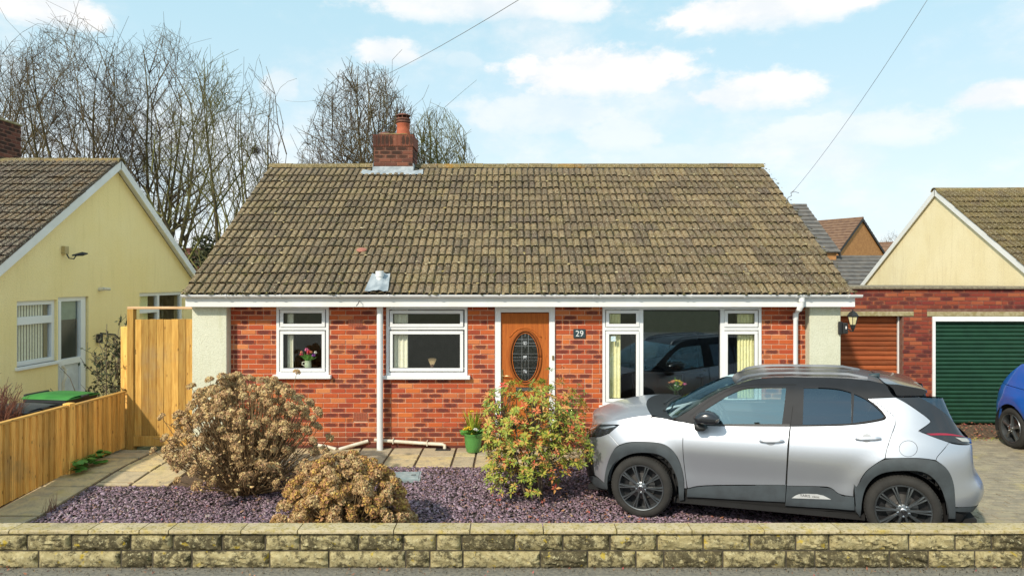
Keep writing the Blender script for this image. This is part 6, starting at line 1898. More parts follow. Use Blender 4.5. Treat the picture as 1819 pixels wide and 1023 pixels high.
# --- tail: dark pillar, lamps, tailgate glass
skin_obj('rear_pillar', CB, tr('D 1004,285* 1188,282* 1380,399 1548,511* 1586,541* 1240,563 1178,544* 1266,482 1276,460 1102,335'), M_GLOSSBLACK, car)
skin_obj('tail_lamp', CB, tr('B 462,446* 540,471 660,515 780,524 799,516* 799,440* 640,455 510,458'), M_LENSDK, car, off=.004)
skin_obj('tail_strip', CB, tr('B 508,458* 640,451 798,437* 797,455* 660,468 540,470*'), M_TAIL, car, off=.009, skirt=.01)
skin_obj('tail_reflector', CB, tr('B 690,482* 790,482* 792,508* 735,510*', 1), simple('clear lamp lens', (.42, .42, .40), .15, coat=.6), car, off=.009, skirt=.006)
skin_obj('tail_glass', CB, tr('D 1192,283* 1380,400 1546,510* @-.001,1.05* @-.001,1.37*'), M_GLASS_PRIV, car, off=-.006, skirt=.006)
# --- roof, windscreen, bonnet lofts
NV = 15
VV = np.linspace(1, -1, NV)
def xrow(E, crown, bulge): return [(E[0] + bulge * (1 - v * v), E[1] * v, E[2] + crown * (1 - abs(v) ** 2.2)) for v in VV]
EW = pts3('C 218,594 300,540 400,482 480,428 560,377 630,338 700,302 770,271 840,242')
ws = [xrow(e, .012 - .006 * k / 8, .20 - .13 * k / 8) for k, e in enumerate(EW)]
loft_mesh(ws, M_GLASS_CAR, 'windscreen', car)
ER = pts3('C 840,242 960,197 1100,174 1250,169 1400,167 D 320,131 500,132 650,139 800,154 925,182')
rf_ = [xrow(e, .006, .07 * max(0, 1 - k / 2)) for k, e in enumerate(ER)]
loft_mesh(rf_, M_ROOFB, 'roof_panel', car)
EH = pts3('A 98,403 150,394 210,384 270,373 325,362 380,352 430,347 483,343')
rows_ = []
uE, zE = solve(*px_('A', 98, 403))
for k, e in enumerate(EH):
    t = k / (len(EH) - 1)
    r1 = xrow(e, .055 + .02 * math.sin(math.pi * t), .17 * (1 - t) + .16 * t)
    if k == 0:
        r1 = []
        for v in VV:
            u = uE * abs(v) ** .9; zz = zE + (.845 - zE) * (1 - abs(v)); p = CB.pt(u, zz); r1.append((p[0], p[1] * (1 if v >= 0 else -1), p[2]))
    rows_.append(r1)
loft_mesh(rows_, M_SILVER, 'bonnet', car)
EC = [EH[-1]] + pts3('A 560,363 C 215,592')
cw_ = [xrow(EH[-1], .055, .16), xrow(EC[1] * np.array((1, 1, 1)), .03, .19), xrow(EW[0], .012, .20)]
loft_mesh(cw_, M_BLACKP, 'cowl', car)
# wipers
for (ya, yb) in ((.62, .05), (.05, -.45)):
    mb = MB(); p0, p1 = ws[0], ws[2]
    f = lambda v, row: Vector(row[int(round((1 - v) / 2 * (NV - 1)))])
    a_, b_ = f(ya, ws[0]) + Vector((.03, 0, .02)), f(yb, ws[1]) + Vector((.01, 0, .02)); mb.tube([a_, a_.lerp(b_, .5) + Vector((.0, 0, .02)), b_], [.012, .010, .006], 6); mb.build('wiper', M_BLACKP, car, smooth=60)
# roof rails
for sd in (1, -1):
    base = pts3('C 840,242 900,212 960,197 1100,174 1250,169 1400,167 D 320,131 500,132 650,139 800,154')
    pts = []
    for k, p in enumerate(base):
        t = k / (len(base) - 1); hgt = .022 * math.sin(min(1, t / .16, (1 - t) / .12) * math.pi / 2) + .004
        pts.append((p[0], sd * (p[1] - .16), p[2] + hgt))
    mb = MB(); n = len(pts); vs = []
    for (x, y, z) in pts: vs += [(x, y - .016, z - .010), (x, y + .016, z - .010), (x, y + .013, z + .012), (x, y - .013, z + .012)]
    mb.add(vs, [(j * 4 + i, j * 4 + (i + 1) % 4, (j + 1) * 4 + (i + 1) % 4, (j + 1) * 4 + i) for j in range(n - 1) for i in range(4)] + [(0, 1, 2, 3), tuple(range(4 * n - 4, 4 * n))])
    mb.build('roof_rail', M_RAIL, car, smooth=50)
# spoiler with rounded lip, shark fin
mb = MB()
sp_o = [(*ray_at_y(*px_('D', a, b), .50)[[0, 2]],) for a, b in ((905, 165), (1000, 170), (1200, 207), (1238, 220), (1243, 243), (1200, 266), (1010, 272), (985, 262), (955, 205))]
pillow(mb, sp_o, -.585, .585, k=(.88, .97, 1, .97, .88), f=(0, .04, .5, .96, 1)); mb.build('rear_spoiler', M_GLOSSBLACK, car, smooth=35)
mb = MB(); fin = [(*ray_at_y(*px_('B', a, b), .0)[[0, 2]],) for a, b in ((120, 110), (130, 95), (160, 83), (222, 78), (224, 125), (122, 120))]
pillow(mb, fin, -.035, .035, k=(.55, .85, 1, .85, .55)); mb.build('shark_fin', simple('grey fin', (.03, .055, .065), .45), car, smooth=60)
# door mirrors
mo = [(*ray_at_y(*px_('C', a, b), 1.0)[[0, 2]],) for a, b in ((405, 585), (420, 555), (480, 522), (550, 512), (620, 530), (665, 565), (680, 595), (665, 625), (600, 640), (520, 638), (430, 622))]
ml = [(*ray_at_y(*px_('C', a, b), .95)[[0, 2]],) for a, b in ((410, 630), (470, 628), (530, 660), (545, 690), (520, 712), (440, 716), (412, 690))]
for sd in (1, -1):
    mb = MB(); pillow(mb, mo, sd * .92, sd * 1.09, k=(.80, .96, 1, .9, .6)); mr = mb.build('door_mirror', M_GLOSSBLACK, car, smooth=60)
    mb = MB(); st2 = [(x + .0, z) for x, z in [(*ray_at_y(*px_('C', a, b), 1.05)[[0, 2]],) for a, b in ((470, 622), (600, 606), (672, 585), (662, 612), (600, 632), (480, 634))]]
    pillow(mb, st2, sd * 1.02, sd * 1.082, k=(.9, 1, 1, 1, .85)); mb.build('indicator_strip', M_SILVERM, mr, smooth=50)
    mb = MB(); pillow(mb, ml, sd * .85, sd * .99, k=(.9, 1, 1, .9, .7)); mb.build('mirror_foot', M_BLACKP, mr, smooth=60)
# door handles with finger cups
for spec_h, spec_c in (('E 1046,490 1060,481 1120,478 1178,483 1187,491 1176,499 1110,503 1058,499', 'E 1080,486 1090,466 1110,462 1135,466 1142,482 1140,500 1125,514 1105,516 1086,506'),
                       ('D 683,604 700,593 800,588 880,590 893,602 882,614 790,619 700,616', 'D 735,600 745,572 775,560 805,568 818,590 812,618 790,634 765,634 742,620')):
    skin_obj('handle_cup', CB, tr(spec_c), simple('cup shade grey', (.30, .31, .33), .4, metal=.6), car, off=.0015, skirt=.0)
    lph = tr(spec_h)
    for sd in (1, -1):
        mb = MB(); n = len(lph); cen = np.mean(np.array(lph), 0); vs = []
        for (kk, oo) in ((1.0, .010), (1.0, .026), (.86, .036), (.5, .039)):
            for (u, z) in lph:
                uu, zz = cen[0] + (u - cen[0]) * kk, cen[1] + (z - cen[1]) * kk; p = CB.pt(uu, zz) + CB.normal(uu, zz) * oo; vs.append((p[0], p[1] * sd, p[2]))
        fs = [(j * n + i, j * n + (i + 1) % n, (j + 1) * n + (i + 1) % n, (j + 1) * n + i) for j in range(3) for i in range(n)] + [tuple(range(3 * n, 4 * n))]
        mb.add(vs, fs); mb.build('door_handle', M_SILVER, car, smooth=50)
# cabin: seats, dash, wheel
mb = MB()
mb.bbox(.55, .95, -.66, .66, .70, 1.0, .05); mb.build('dashboard', M_SEAT, car, smooth=40)
for sy in (.36, -.36):
    mb = MB(); mb.bbox(-.25, .25, sy - .25, sy + .25, .42, .58, .05)
    mb.add([Matrix.Translation((-.28, sy, .58)) @ Matrix.Rotation(R(-14), 4, 'Y') @ Vector(p) for p in ((-.07, -.24, 0), (.07, -.24, 0), (.07, .24, 0), (-.07, .24, 0), (-.06, -.2, .52), (.05, -.2, .52), (.05, .2, .52), (-.06, .2, .52))], [(0, 3, 2, 1), (4, 5, 6, 7), (0, 1, 5, 4), (1, 2, 6, 5), (2, 3, 7, 6), (3, 0, 4, 7)])
    so = mb.build('seat', M_SEAT, car)
    mb = MB(); mb.bbox(-.46, -.36, sy - .12, sy + .12, 1.12, 1.28, .03); mb.build('headrest', M_SEAT, so)
mb = MB(); mb.bbox(-1.05, -.62, -.62, .62, .42, .60, .05); mb.bbox(-1.15, -1.02, -.62, .62, .58, 1.05, .05); mb.build('rear_seat', M_SEAT, car)
mb = MB(); mb.tube([Matrix.Translation((.45, -.36, .95)) @ Matrix.Rotation(R(-62), 4, 'Y') @ Vector((.18 * math.cos(t), .18 * math.sin(t), 0)) for t in np.linspace(0, 2 * math.pi, 25)], .014, 6); mb.tube([(.45, -.36, .95), (.6, -.36, .88)], .03, 6); mb.build('steering_wheel', M_BLACKP, car)
for x in (1.28, -1.28):
    for sd in (1, -1): wheel(car, x, sd, .868, .336, .250, .215, 10, .336)

# ================================================================== blue hatchback
planb = [(2.05, 0), (2.02, .3), (1.94, .55), (1.8, .72), (1.55, .82), (1.1, .85), (.3, .87), (-.6, .87), (-1.2, .865), (-1.55, .83), (-1.80, .74), (-1.95, .55), (-2.02, .3), (-2.04, 0)]
sideb = [(0, -.14), (.18, -.07), (.35, -.03), (.5, -.02), (.62, 0), (.74, -.012), (.80, -.004), (.90, -.03), (1.0, -.07), (1.15, -.135), (1.30, -.21), (1.40, -.27), (1.46, -.36)]
rearb = [(0, -.2), (.25, -.08), (.42, 0), (.55, -.01), (.7, -.05), (.82, -.10), (.92, -.18), (1.05, -.32), (1.2, -.48), (1.35, -.62), (1.46, -.72)]
frontb = [(0, -.15), (.3, -.03), (.5, 0), (.65, -.02), (.78, -.12), (.9, -.4), (1.46, -1.5)]
BB = Body(planb, sideb, frontb, rearb, (1.27, -1.27), .022, .31, 1.5)
bc = thing('parked_car', 'bright blue hatchback cut by the right edge before the green garage door', 'car', (0, 0, 0))
HB = R(-93)
bc.location = (8.62, 9.42, -.112); bc.rotation_euler = (0, 0, HB)
def ub(x): return BB.u_at_x(x)
def circ(ax, r, z0, a0, a1, n=16): return [(ub(ax + r * math.cos(t)), z0 + r * math.sin(t)) for t in np.linspace(a0, a1, n)]
archF = circ(1.27, .375, .31, math.pi * -.05, math.pi * 1.05); archR = circ(-1.27, .375, .31, math.pi * -.05, math.pi * 1.05)
low = [(0.02, .22)] + [(ub(1.75), .22)] + archF + [(ub(.8), .20), (ub(-.8), .20)] + archR + [(ub(-1.72), .24), (BB.U - .02, .26)]
belt = [(BB.U - .02, .92), (ub(-1.72), .97), (ub(-1.2), .955), (ub(0), .92), (ub(.9), .90), (ub(1.3), .84), (ub(1.7), .77), (.02, .70)]
lampR = [(ub(-1.70), .80), (ub(-1.90), .79), (BB.U - .40, .80), (BB.U - .40, .94), (ub(-1.86), .945), (ub(-1.66), .90)]
skin_obj('body_side', BB, low + belt, M_BLUE, bc, holes=[lampR], step=.06, skirt=.03)
skin_obj('tail_lamp', BB, lampR, M_TAIL, bc, step=.05)
win_b = [(ub(-1.05), 1.0), (ub(0), .96), (ub(.62), .95), (ub(.25), 1.22), (ub(-.2), 1.33), (ub(-.8), 1.32), (ub(-1.15), 1.2)]
up_b = [(ub(-1.72), .975), (ub(-1.2), .96), (ub(0), .925), (ub(.95), .905), (ub(.35), 1.30), (ub(0), 1.39), (ub(-.5), 1.41), (ub(-1.0), 1.385), (ub(-1.35), 1.31), (ub(-1.55), 1.15)]
skin_obj('upper_side', BB, up_b, M_BLUE, bc, holes=[win_b], step=.06)
skin_obj('side_window', BB, win_b, M_GLASS_PRIV, bc, off=-.01, skirt=0, inset=-.006, step=.06)
for nm, spec, crown, bul, m in (('roof_panel', [(.35, 1.30), (0, 1.39), (-.5, 1.41), (-1.0, 1.385), (-1.35, 1.31)], .04, .03, M_BLUE), ('tail_glass', [(-1.35, 1.31), (-1.55, 1.15), (-1.72, .975)], .03, -.16, M_GLASS_PRIV), ('windscreen', [(.95, .905), (.65, 1.1), (.35, 1.30)], .03, .12, M_GLASS_CAR), ('bonnet', [(1.72, .77), (1.3, .84), (.95, .905)], .06, .14, M_BLUE)):
    loft_mesh([xrow(BB.pt(ub(x), z), crown, bul) for x, z in spec], m, nm, bc)
mb = MB()
for a in (1.27, -1.27):
    for sd in (1, -1):
        k = 18; w_ = [(a + .385 * math.cos(t), .31 + .385 * math.sin(t)) for t in np.linspace(-.3, math.pi + .3, k + 1)]
        mb.add([(x, sd * .845, z) for x, z in w_] + [(x, sd * .5, z) for x, z in w_], [(i, i + 1, k + 2 + i, k + 1 + i) for i in range(k)]); mb.add([(x, sd * .5, z) for x, z in w_] + [(a, sd * .5, .3)], [(i, i + 1, k + 1) for i in range(k)])
mb.box(-1.85, 1.85, -.55, .55, .18, .22); mb.box(-.88, .88, -.78, .78, .18, .85); mb.build('inner_shell', M_UNDER, bc, recalc=False)
skin_obj('rear_valance', BB, [(ub(-1.66), .24), (BB.U - .02, .26), (BB.U - .02, .40), (ub(-1.68), .38)], M_CLAD, bc, off=.006, step=.06)
mb = MB(); mb.tube([tuple(BB.pt(ub(x), z) + BB.normal(ub(x), z) * .001) for x, z in ((-1.70, .86), (-1.3, .835), (-.4, .80), (.8, .76))], .006, 5); mb.build('side_crease', M_BLUE, bc)
for x in (1.27, -1.27):
    for sd in (1, -1): wheel(bc, x, sd, .855, .31, .225, .20, 5, .31, style='five')
# ------------------------------------------------------------------ wooden fence, gate
fence = thing('fence', 'low honey coloured feather edge fence along the garden path', 'fence', (0, 0, 0))
FP0, FP1 = Vector((-5.97, 6.3, 0)), Vector((-5.78, 10.18, 0))
def fpt(t): return FP0.lerp(FP1, t)
fdir = (FP1 - FP0).normalized(); fang = math.atan2(fdir.y, fdir.x)
fn = Vector((fdir.y, -fdir.x, 0))         # towards the path
flen = (FP1 - FP0).length
POST = 2.70                               # where the middle post stands
def board(parent, s, w_, z0, z1, dy, m=M_FENCE_LIFT, name='board'):
    """feather edge board, thick on one side"""
    mb = MB(); o = FP0 + fdir * s + fn * dy
    a, b = .036, .006
    pr = [(0, 0), (w_, 0), (w_, b), (0, a)]
    mb.add([o + fdir * x + fn * t + Vector((0, 0, z)) for z in (z0, z1) for x, t in pr], [(0, 3, 2, 1), (4, 5, 6, 7), (0, 1, 5, 4), (1, 2, 6, 5), (2, 3, 7, 6), (3, 0, 4, 7)], rng.random())
    return mb.build(name, m, parent)
s = .03
def ftop(s): return .875 - .015 * (s > POST) + .01 * (s / flen)
while s < flen - .06:
    if not (POST - .06 < s < POST + .03):
        y_ = (FP0 + fdir * s).y
        board(fence, s, .122, gz(y_) + .03, ftop(s) - .022, .0)
    s += .104
for a, b in ((.0, POST - .05), (POST + .06, flen)):
    A, B = FP0 + fdir * a, FP0 + fdir * b
    mb = MB(); h0, h1 = ftop(a), ftop(b)
    q = [A + fn * -.035, B + fn * -.035, B + fn * .03, A + fn * .03]
    hh = [h0, h1, h1, h0]
    mb.add([p + Vector((0, 0, z - .024)) for p, z in zip(q, hh)] + [p + Vector((0, 0, z)) for p, z in zip(q, hh)], [(0, 3, 2, 1), (4, 5, 6, 7), (0, 1, 5, 4), (1, 2, 6, 5), (2, 3, 7, 6), (3, 0, 4, 7)])
    mb.build('capping_rail', M_FENCE_X, fence)
    for zz in (.18, .66):
        mb = MB(); q2 = [A + fn * -.05, B + fn * -.05, B + fn * -.002, A + fn * -.002]
        mb.add([p + Vector((0, 0, zz)) for p in q2] + [p + Vector((0, 0, zz + .06)) for p in q2], [(0, 3, 2, 1), (4, 5, 6, 7), (0, 1, 5, 4), (1, 2, 6, 5), (2, 3, 7, 6), (3, 0, 4, 7)]); mb.build('rail', M_FENCE_X, fence)
def post(parent, x, y, z0, z1, s_=.05, rot=fang, m=M_FENCE_LIFT, name='post'):
    mb = MB(); mb.bbox(-s_, s_, -s_, s_, z0, z1, .004); o = mb.build(name, m, parent); o.location = (x, y, 0); o.rotation_euler = (0, 0, rot); return o
p_ = FP0 + fdir * POST; post(fence, p_.x, p_.y, -.2, .90)
p_ = FP0 + fdir * .0; post(fence, p_.x - .03, p_.y, -.2, .92)
post(fence, (222.5 - CX) / FPX * 10.3, 10.32, -.1, CAMZ - 80 / FPX * 10.3, .052, 0)
# gate with its frame
gate = thing('gate', 'tall close boarded pine gate between the fence and cream pier', 'gate', (0, 0, 0))
GTY = 10.20
tx_ = lambda px: (px - CX) / FPX * GTY
tz_ = lambda py: CAMZ - (py - HY) / FPX * GTY
x = tx_(239); k = 0
gx1 = -4.755
nb = 8; bw = (gx1 - x) / nb
for i in range(nb):
    mb = MB(); mb.bbox(-bw / 2 + .002, bw / 2 - .002, -.011, .011, 0, tz_(567) - .07 + rng.uniform(-.004, .004), .003)
    o = mb.build('board', M_GATE, gate); o.location = (x + bw * (i + .5), GTY + rng.uniform(-.003, .003), .07)
mb = MB(); mb.bbox(x, gx1, GTY - .034, GTY - .0125, .05, .20, .004); mb.build('bottom_rail', M_GATE, gate)
for zz in (.5, 1.6): MB().bbox(x, gx1, GTY + .013, GTY + .04, zz, zz + .1, .003).build('ledge', M_FENCE_R, gate)
post(gate, tx_(233.5), GTY + .01, -.1, tz_(549), .047, 0, M_GATE)
post(gate, gx1 - .0, GTY + .13, -.1, 2.05, .03, 0)
MB().bbox(tx_(228), gx1 + .02, GTY - .035, GTY + .055, tz_(549), tz_(544.6), .004).build('top_rail', M_FENCE_R, gate)

# ------------------------------------------------------------------ wheelie bins
def bin_(label, m_body, m_lid, loc, rz, h=1.02):
    b = thing('wheelie_bin', label, 'wheelie bin', loc, rz, None)
    mb = MB()
    vs = []
    for z, w_, d in ((.10, .21, .24), (h - .09, .27, .33)):
        vs += [(-w_, -d, z), (w_, -d, z), (w_, d, z), (-w_, d, z)]
    mb.add(vs, [(0, 3, 2, 1), (0, 1, 5, 4), (1, 2, 6, 5), (2, 3, 7, 6), (3, 0, 4, 7)])
    mb.bbox(-.285, .285, -.345, .345, h - .10, h - .055, .008)
    mb.build('body', m_body, b)
    mb = MB(); n = 8; vs = []
    for j in range(5):
        for i in range(n + 1):
            u = -1 + 2 * i / n; v = -1 + 2 * j / 4
            vs.append((u * .29, v * .37, h - .045 + .055 * (1 - u ** 4) * (1 - .5 * v * v)))
    fs = [(j * (n + 1) + i, j * (n + 1) + i + 1, (j + 1) * (n + 1) + i + 1, (j + 1) * (n + 1) + i) for j in range(4) for i in range(n)]
    mb.add(vs, fs); mb.bbox(-.295, .295, -.375, .375, h - .055, h - .040, .005)
    mb.build('lid', m_lid, b, smooth=50)
    mb = MB(); mb.tube([(-.2, .40, h - .02), (.2, .40, h - .02)], .018, 8); mb.bbox(-.06, .06, -.41, -.36, h - .05, h - .02, .006); mb.build('handle', m_body, b)
    for sx in (-.25, .25):
        mb = MB(); mb.lathe([(.001, -.03), (.1, -.03), (.1, .03), (.001, .03)], 16, Matrix.Translation((sx, .25, .1)) @ Matrix.Rotation(R(90), 4, 'Y')); mb.build('wheel', M_TYRE, b)
    return b
M_LIDG = simple('green plastic lid', (.03, .19, .035), .45, (.045, .24, .045), 6); M_LIDK = simple('slate plastic lid', (.045, .05, .06), .4, (.07, .075, .085), 6); M_BINB = simple('dark bin plastic', (.03, .033, .036), .45)
bin_('wheelie bin with a green lid behind the low fence', M_BINB, M_LIDG, (-6.42, 9.72, -.08), R(80), 1.0)
bin_('wheelie bin with a dark slate lid beside the brown hedge', M_BINB, M_LIDK, (-6.52, 9.02, -.10), R(84), .97)

# ------------------------------------------------------------------ plant builders
def tubes_np(P0, P1, R0, R1, n):
    """many tapered tubes at once -> verts, quads"""
    P0, P1 = np.asarray(P0, float), np.asarray(P1, float); R0, R1 = np.asarray(R0, float), np.asarray(R1, float)
    d = P1 - P0; L = np.linalg.norm(d, axis=1, keepdims=True); d = d / np.maximum(L, 1e-9)
    a = np.where(np.abs(d[:, 2:3]) < .9, np.array([[0, 0, 1.0]]), np.array([[1.0, 0, 0]]))
    u = np.cross(d, a); u /= np.linalg.norm(u, axis=1, keepdims=True); v = np.cross(d, u)
    t = np.arange(n) * 2 * np.pi / n
    ring = u[:, None, :] * np.cos(t)[None, :, None] + v[:, None, :] * np.sin(t)[None, :, None]
    V = np.concatenate([P0[:, None] + ring * R0[:, None, None], P1[:, None] + ring * R1[:, None, None]], 1).reshape(-1, 3)
    b = (np.arange(len(P0)) * 2 * n)[:, None]
    k = np.arange(n); k2 = (k + 1) % n
    F = np.stack([b + k, b + k2, b + n + k2, b + n + k], 2).reshape(-1, 4)
    return V, F

def bare_tree(name, label, base, height, half, limbs, seed, m_bark=None, m_twig=None, lean=0.0, depth=5, density=1.0, group='bare winter trees behind the houses', trunk_r=.16, crown_start=.10):
    """winter tree: several limbs fan up from a short trunk; each forks again and again into fine twigs"""
    r = random.Random(seed)
    segs = {'trunk': [], 'crown': []}
    t = thing(name, label, 'tree', base, 0, group)
    def inside(q):
        v = (q.z - height * .46) / (height * .54); w_ = half * (1.0 if q.z > height * .46 else max(.12, q.z / (height * .46)) ** .55)
        return (math.hypot(q.x - lean * q.z, q.y) / w_) ** 2 + (max(0, v) ** 2) < 1.0
    def grow(p, d, L, rad, lev, out):
        n = 7 if lev <= 1 else (4 if lev == 2 else (3 if lev == 3 else 2))
        q = Vector(p); dd = Vector(d)
        pts = [q.copy()]
        nodes = []
        for i in range(n):
            bend = Vector((r.gauss(0, 1), r.gauss(0, 1), r.gauss(0, .5))) * (.075 if lev == 1 else .10 + .05 * lev)
            up = Vector((0, 0, 1)) * (.06 if lev == 1 else (.10 if lev == 2 else .045))
            dd = (dd + bend + up).normalized()
            q2 = q + dd * (L / n)
            if not inside(q2) and not (lev >= 3 and r.random() < .09): break
            nodes.append([q.copy(), q2.copy(), dd.copy()])
            q = q2
        m_ = len(nodes)
        if not m_: return
        tp = .88 if lev == 1 else .66
        for i, nd_ in enumerate(nodes):      # whatever its length, a limb thins out to its own end
            r0 = max(.005, rad * (1 - tp * i / m_)); r1 = max(.005, rad * (1 - tp * (i + 1) / m_))
            out.append((nd_[0], nd_[1], r0, r1)); nodes[i] = (nd_[1], nd_[2], r1, (i + 1) / m_)
        if lev >= depth: return
        # forks along the limb
        for (c, cd, cr, f) in nodes:
            if lev == 0 and f < .5: continue
            nb_ = {1: r.choice((1, 2)), 2: r.choice((1, 2)), 3: r.choice((1, 2)), 4: 2}.get(lev, 2)
            if lev == 1 and f < .2: continue
            if f == 1: nb_ += 1
            for k in range(nb_):
                if r.random() > (.92 if f < 1 else 1.0) * density: continue
                ax = cd.orthogonal().normalized(); ax.rotate(Matrix.Rotation(r.uniform(0, 6.283), 3, cd))
                ang = r.uniform(.42, .95) * (1.0 if f < 1 else .6)
                nd = cd.copy(); nd.rotate(Matrix.Rotation(ang, 3, ax))
                grow(c, nd, L * (r.uniform(.30, .50) if lev == 1 else r.uniform(.45, .72)), max({2: .024, 3: .014, 4: .0085}.get(lev + 1, .0062), cr * r.uniform(.5, .78)), lev + 1, segs['crown'])
    for k in range(limbs):
        a = 2 * math.pi * (k + r.uniform(-.3, .3)) / limbs
        tilt = r.uniform(.12, 1.0) * math.atan2(half, height * .44)
        d = Vector((math.cos(a) * math.sin(tilt) + lean, math.sin(a) * math.sin(tilt), math.cos(tilt))).normalized()
        o = Vector((math.cos(a) * .15, math.sin(a) * .15, height * crown_start * r.uniform(.4, 1)))
        grow(o, d, height * r.uniform(.80, 1.0), trunk_r * r.uniform(.36, .66), 1, segs['trunk'])
    segs['trunk'].append((Vector((0, 0, -.3)), Vector((0, 0, height * crown_start)), trunk_r * 1.25, trunk_r))
    k = 1.0
    for nm, m, big in (('trunk', m_bark or M_BARK, 7), ('crown', m_twig or M_TWIG, 3)):
        S = segs[nm]
        P0 = np.array([s[0][:] for s in S]) * k; P1 = np.array([s[1][:] for s in S]) * k
        R0 = np.array([s[2] for s in S]); R1 = np.array([s[3] for s in S])
        if nm == 'trunk':
            V, F = tubes_np(P0, P1, R0, R1, 7)
        else:
            bigm = R0 > .02
            Va, Fa = tubes_np(P0[bigm], P1[bigm], R0[bigm], R1[bigm], 5)
            Vb, Fb = tubes_np(P0[~bigm], P1[~bigm], R0[~bigm], R1[~bigm], 3)
            V = np.concatenate([Va, Vb]); F = np.concatenate([Fa, Fb + len(Va)])
        obj(nm, np_mesh(nm, V, F, m, smooth=True), t)
    return t, segs

# ------------------------------------------------------------------ bare trees behind
def tree_at(px, top, Y, **kw):
    x = (px - CX) / FPX * Y
    h = CAMZ + (HY - top) / FPX * Y + .19
    return bare_tree('bare_tree', base=(x, Y, -.19), height=h, **kw)
tree_at(5, 62, 27, label='bare tree at the far left behind the chimney with aerial', half=3.0, limbs=7, seed=31)
tree_at(140, 28, 26, label='tallest bare tree rising over the left roof, many stemmed', half=3.1, limbs=8, seed=12, trunk_r=.2)
tree_at(285, 48, 28, label='broad bare tree above the yellow gable peak', half=3.0, limbs=8, seed=7, trunk_r=.19)
tree_at(372, 88, 22, label='bare tree with thick yellowish trunks between the two bungalows', half=2.1, limbs=6, seed=19, m_twig=M_TWIG_G, trunk_r=.2)
tree_at(452, 96, 25, label='slim upright bare tree close to the bungalow roof slope', half=1.25, limbs=6, seed=23, trunk_r=.14)
tree_at(648, 104, 21, label='fan shaped bare tree standing left of the brick chimney', half=2.2, limbs=12, seed=41, trunk_r=.17)
tree_at(775, 186, 24, label='lower greenish bare tree right of the brick chimney', half=1.75, limbs=12, seed=53, m_twig=M_TWIG_G)
a = P(1582, 408, 90)
bare_tree('bare_tree', 'tiny distant bare tree beside the buff gable roof', (a.x, 90, 0), a.z, 3.0, 7, 77, depth=4)
# ivy clad evergreen and nest between the houses
def leaf_cloud(name, n, cen, rad, m, size, seed, parent=None, kind=None):
    r = np.random.default_rng(seed)
    p = r.normal(0, 1, (n, 3)); p /= np.linalg.norm(p, axis=1, keepdims=True); p *= (r.random((n, 1)) ** .45)
    lump = 1 + .25 * np.sin(p[:, :1] * 5 + 1) * np.cos(p[:, 2:] * 6)
    c = p * np.array(rad) * lump + np.array(cen)
    u = r.normal(0, 1, (n, 3)); u /= np.linalg.norm(u, axis=1, keepdims=True); w_ = np.cross(u, r.normal(0, 1, (n, 3))); w_ /= np.linalg.norm(w_, axis=1, keepdims=True)
    s = size * r.uniform(.6, 1.3, (n, 1))
    V = np.stack([c - u * s, c + w_ * s * .5, c + u * s, c - w_ * s * .5], 1).reshape(-1, 3)
    return obj(name, np_mesh(name, V, np.arange(4 * n).reshape(-1, 4), m, rnd=np.repeat(r.random(n), 4)), parent, kind)
a = P(378, 436, 24)
eg = thing('evergreen_shrub', 'dark evergreen shrub glimpsed beside the roof verge behind', 'shrub', (a.x, 24, 0))
leaf_cloud('foliage', 2600, (0, 0, a.z - .5), (.75, .6, 1.0), M_EVERGREEN, .07, 3, eg)
mb = MB(); mb.tube([(0, 0, -.2), (.05, 0, 1.5), (0, 0, a.z)], [.09, .07, .02], 7); mb.build('trunk', M_BARK, eg)
a = P(454, 268, 24.5)
ns_ = thing('bird_nest', 'twiggy bird nest high in the slim upright bare tree', 'nest', a)
sg = []
r_ = random.Random(4)
for k in range(160):
    a_ = Vector((r_.gauss(0, 1), r_.gauss(0, 1), r_.gauss(0, .7))).normalized() * .17 * r_.uniform(.5, 1); b_ = a_ + Vector((r_.gauss(0, 1), r_.gauss(0, 1), r_.gauss(0, .5))).normalized() * .17
    sg.append((a_, b_, .007, .004))
V, F = tubes_np([s[0][:] for s in sg], [s[1][:] for s in sg], [s[2] for s in sg], [s[3] for s in sg], 3)
obj('nest_twigs', np_mesh('nest_twigs', V, F, M_TWIG), ns_)

# ------------------------------------------------------------------ dried hydrangeas
def mophead(seed, m, rad=.055, n=64):
    r = random.Random(seed); mb = MB()
    for k in range(n):
        # florets over a dome
        z = 1 - 1.35 * (k + .5) / n; a = k * 2.39996 + r.uniform(-.2, .2)
        s = math.sqrt(max(0, 1 - z * z))
        d = Vector((s * math.cos(a), s * math.sin(a), z * .78))
        c = d * rad * r.uniform(.8, 1.08)
        nn = (d + Vector((r.gauss(0, .5), r.gauss(0, .5), r.gauss(0, .5)))).normalized()
        u = nn.orthogonal().normalized(); v = nn.cross(u); q = rad * r.uniform(.22, .36)
        rv = r.random()
        ang = r.uniform(0, 6.28); u, v = u * math.cos(ang) + v * math.sin(ang), v * math.cos(ang) - u * math.sin(ang)
        cup = nn * q * r.uniform(-.2, .6)
        mb.add([c, c + u * q + cup, c + (u + v) * q * .6, c + v * q + cup, c - (u - v) * q * .6, c - u * q + cup, c - (u + v) * q * .6, c - v * q + cup], [(0, 1, 2, 3), (0, 3, 4, 5), (0, 5, 6, 7)], rv)
    return mb.mesh('flower_head', m)
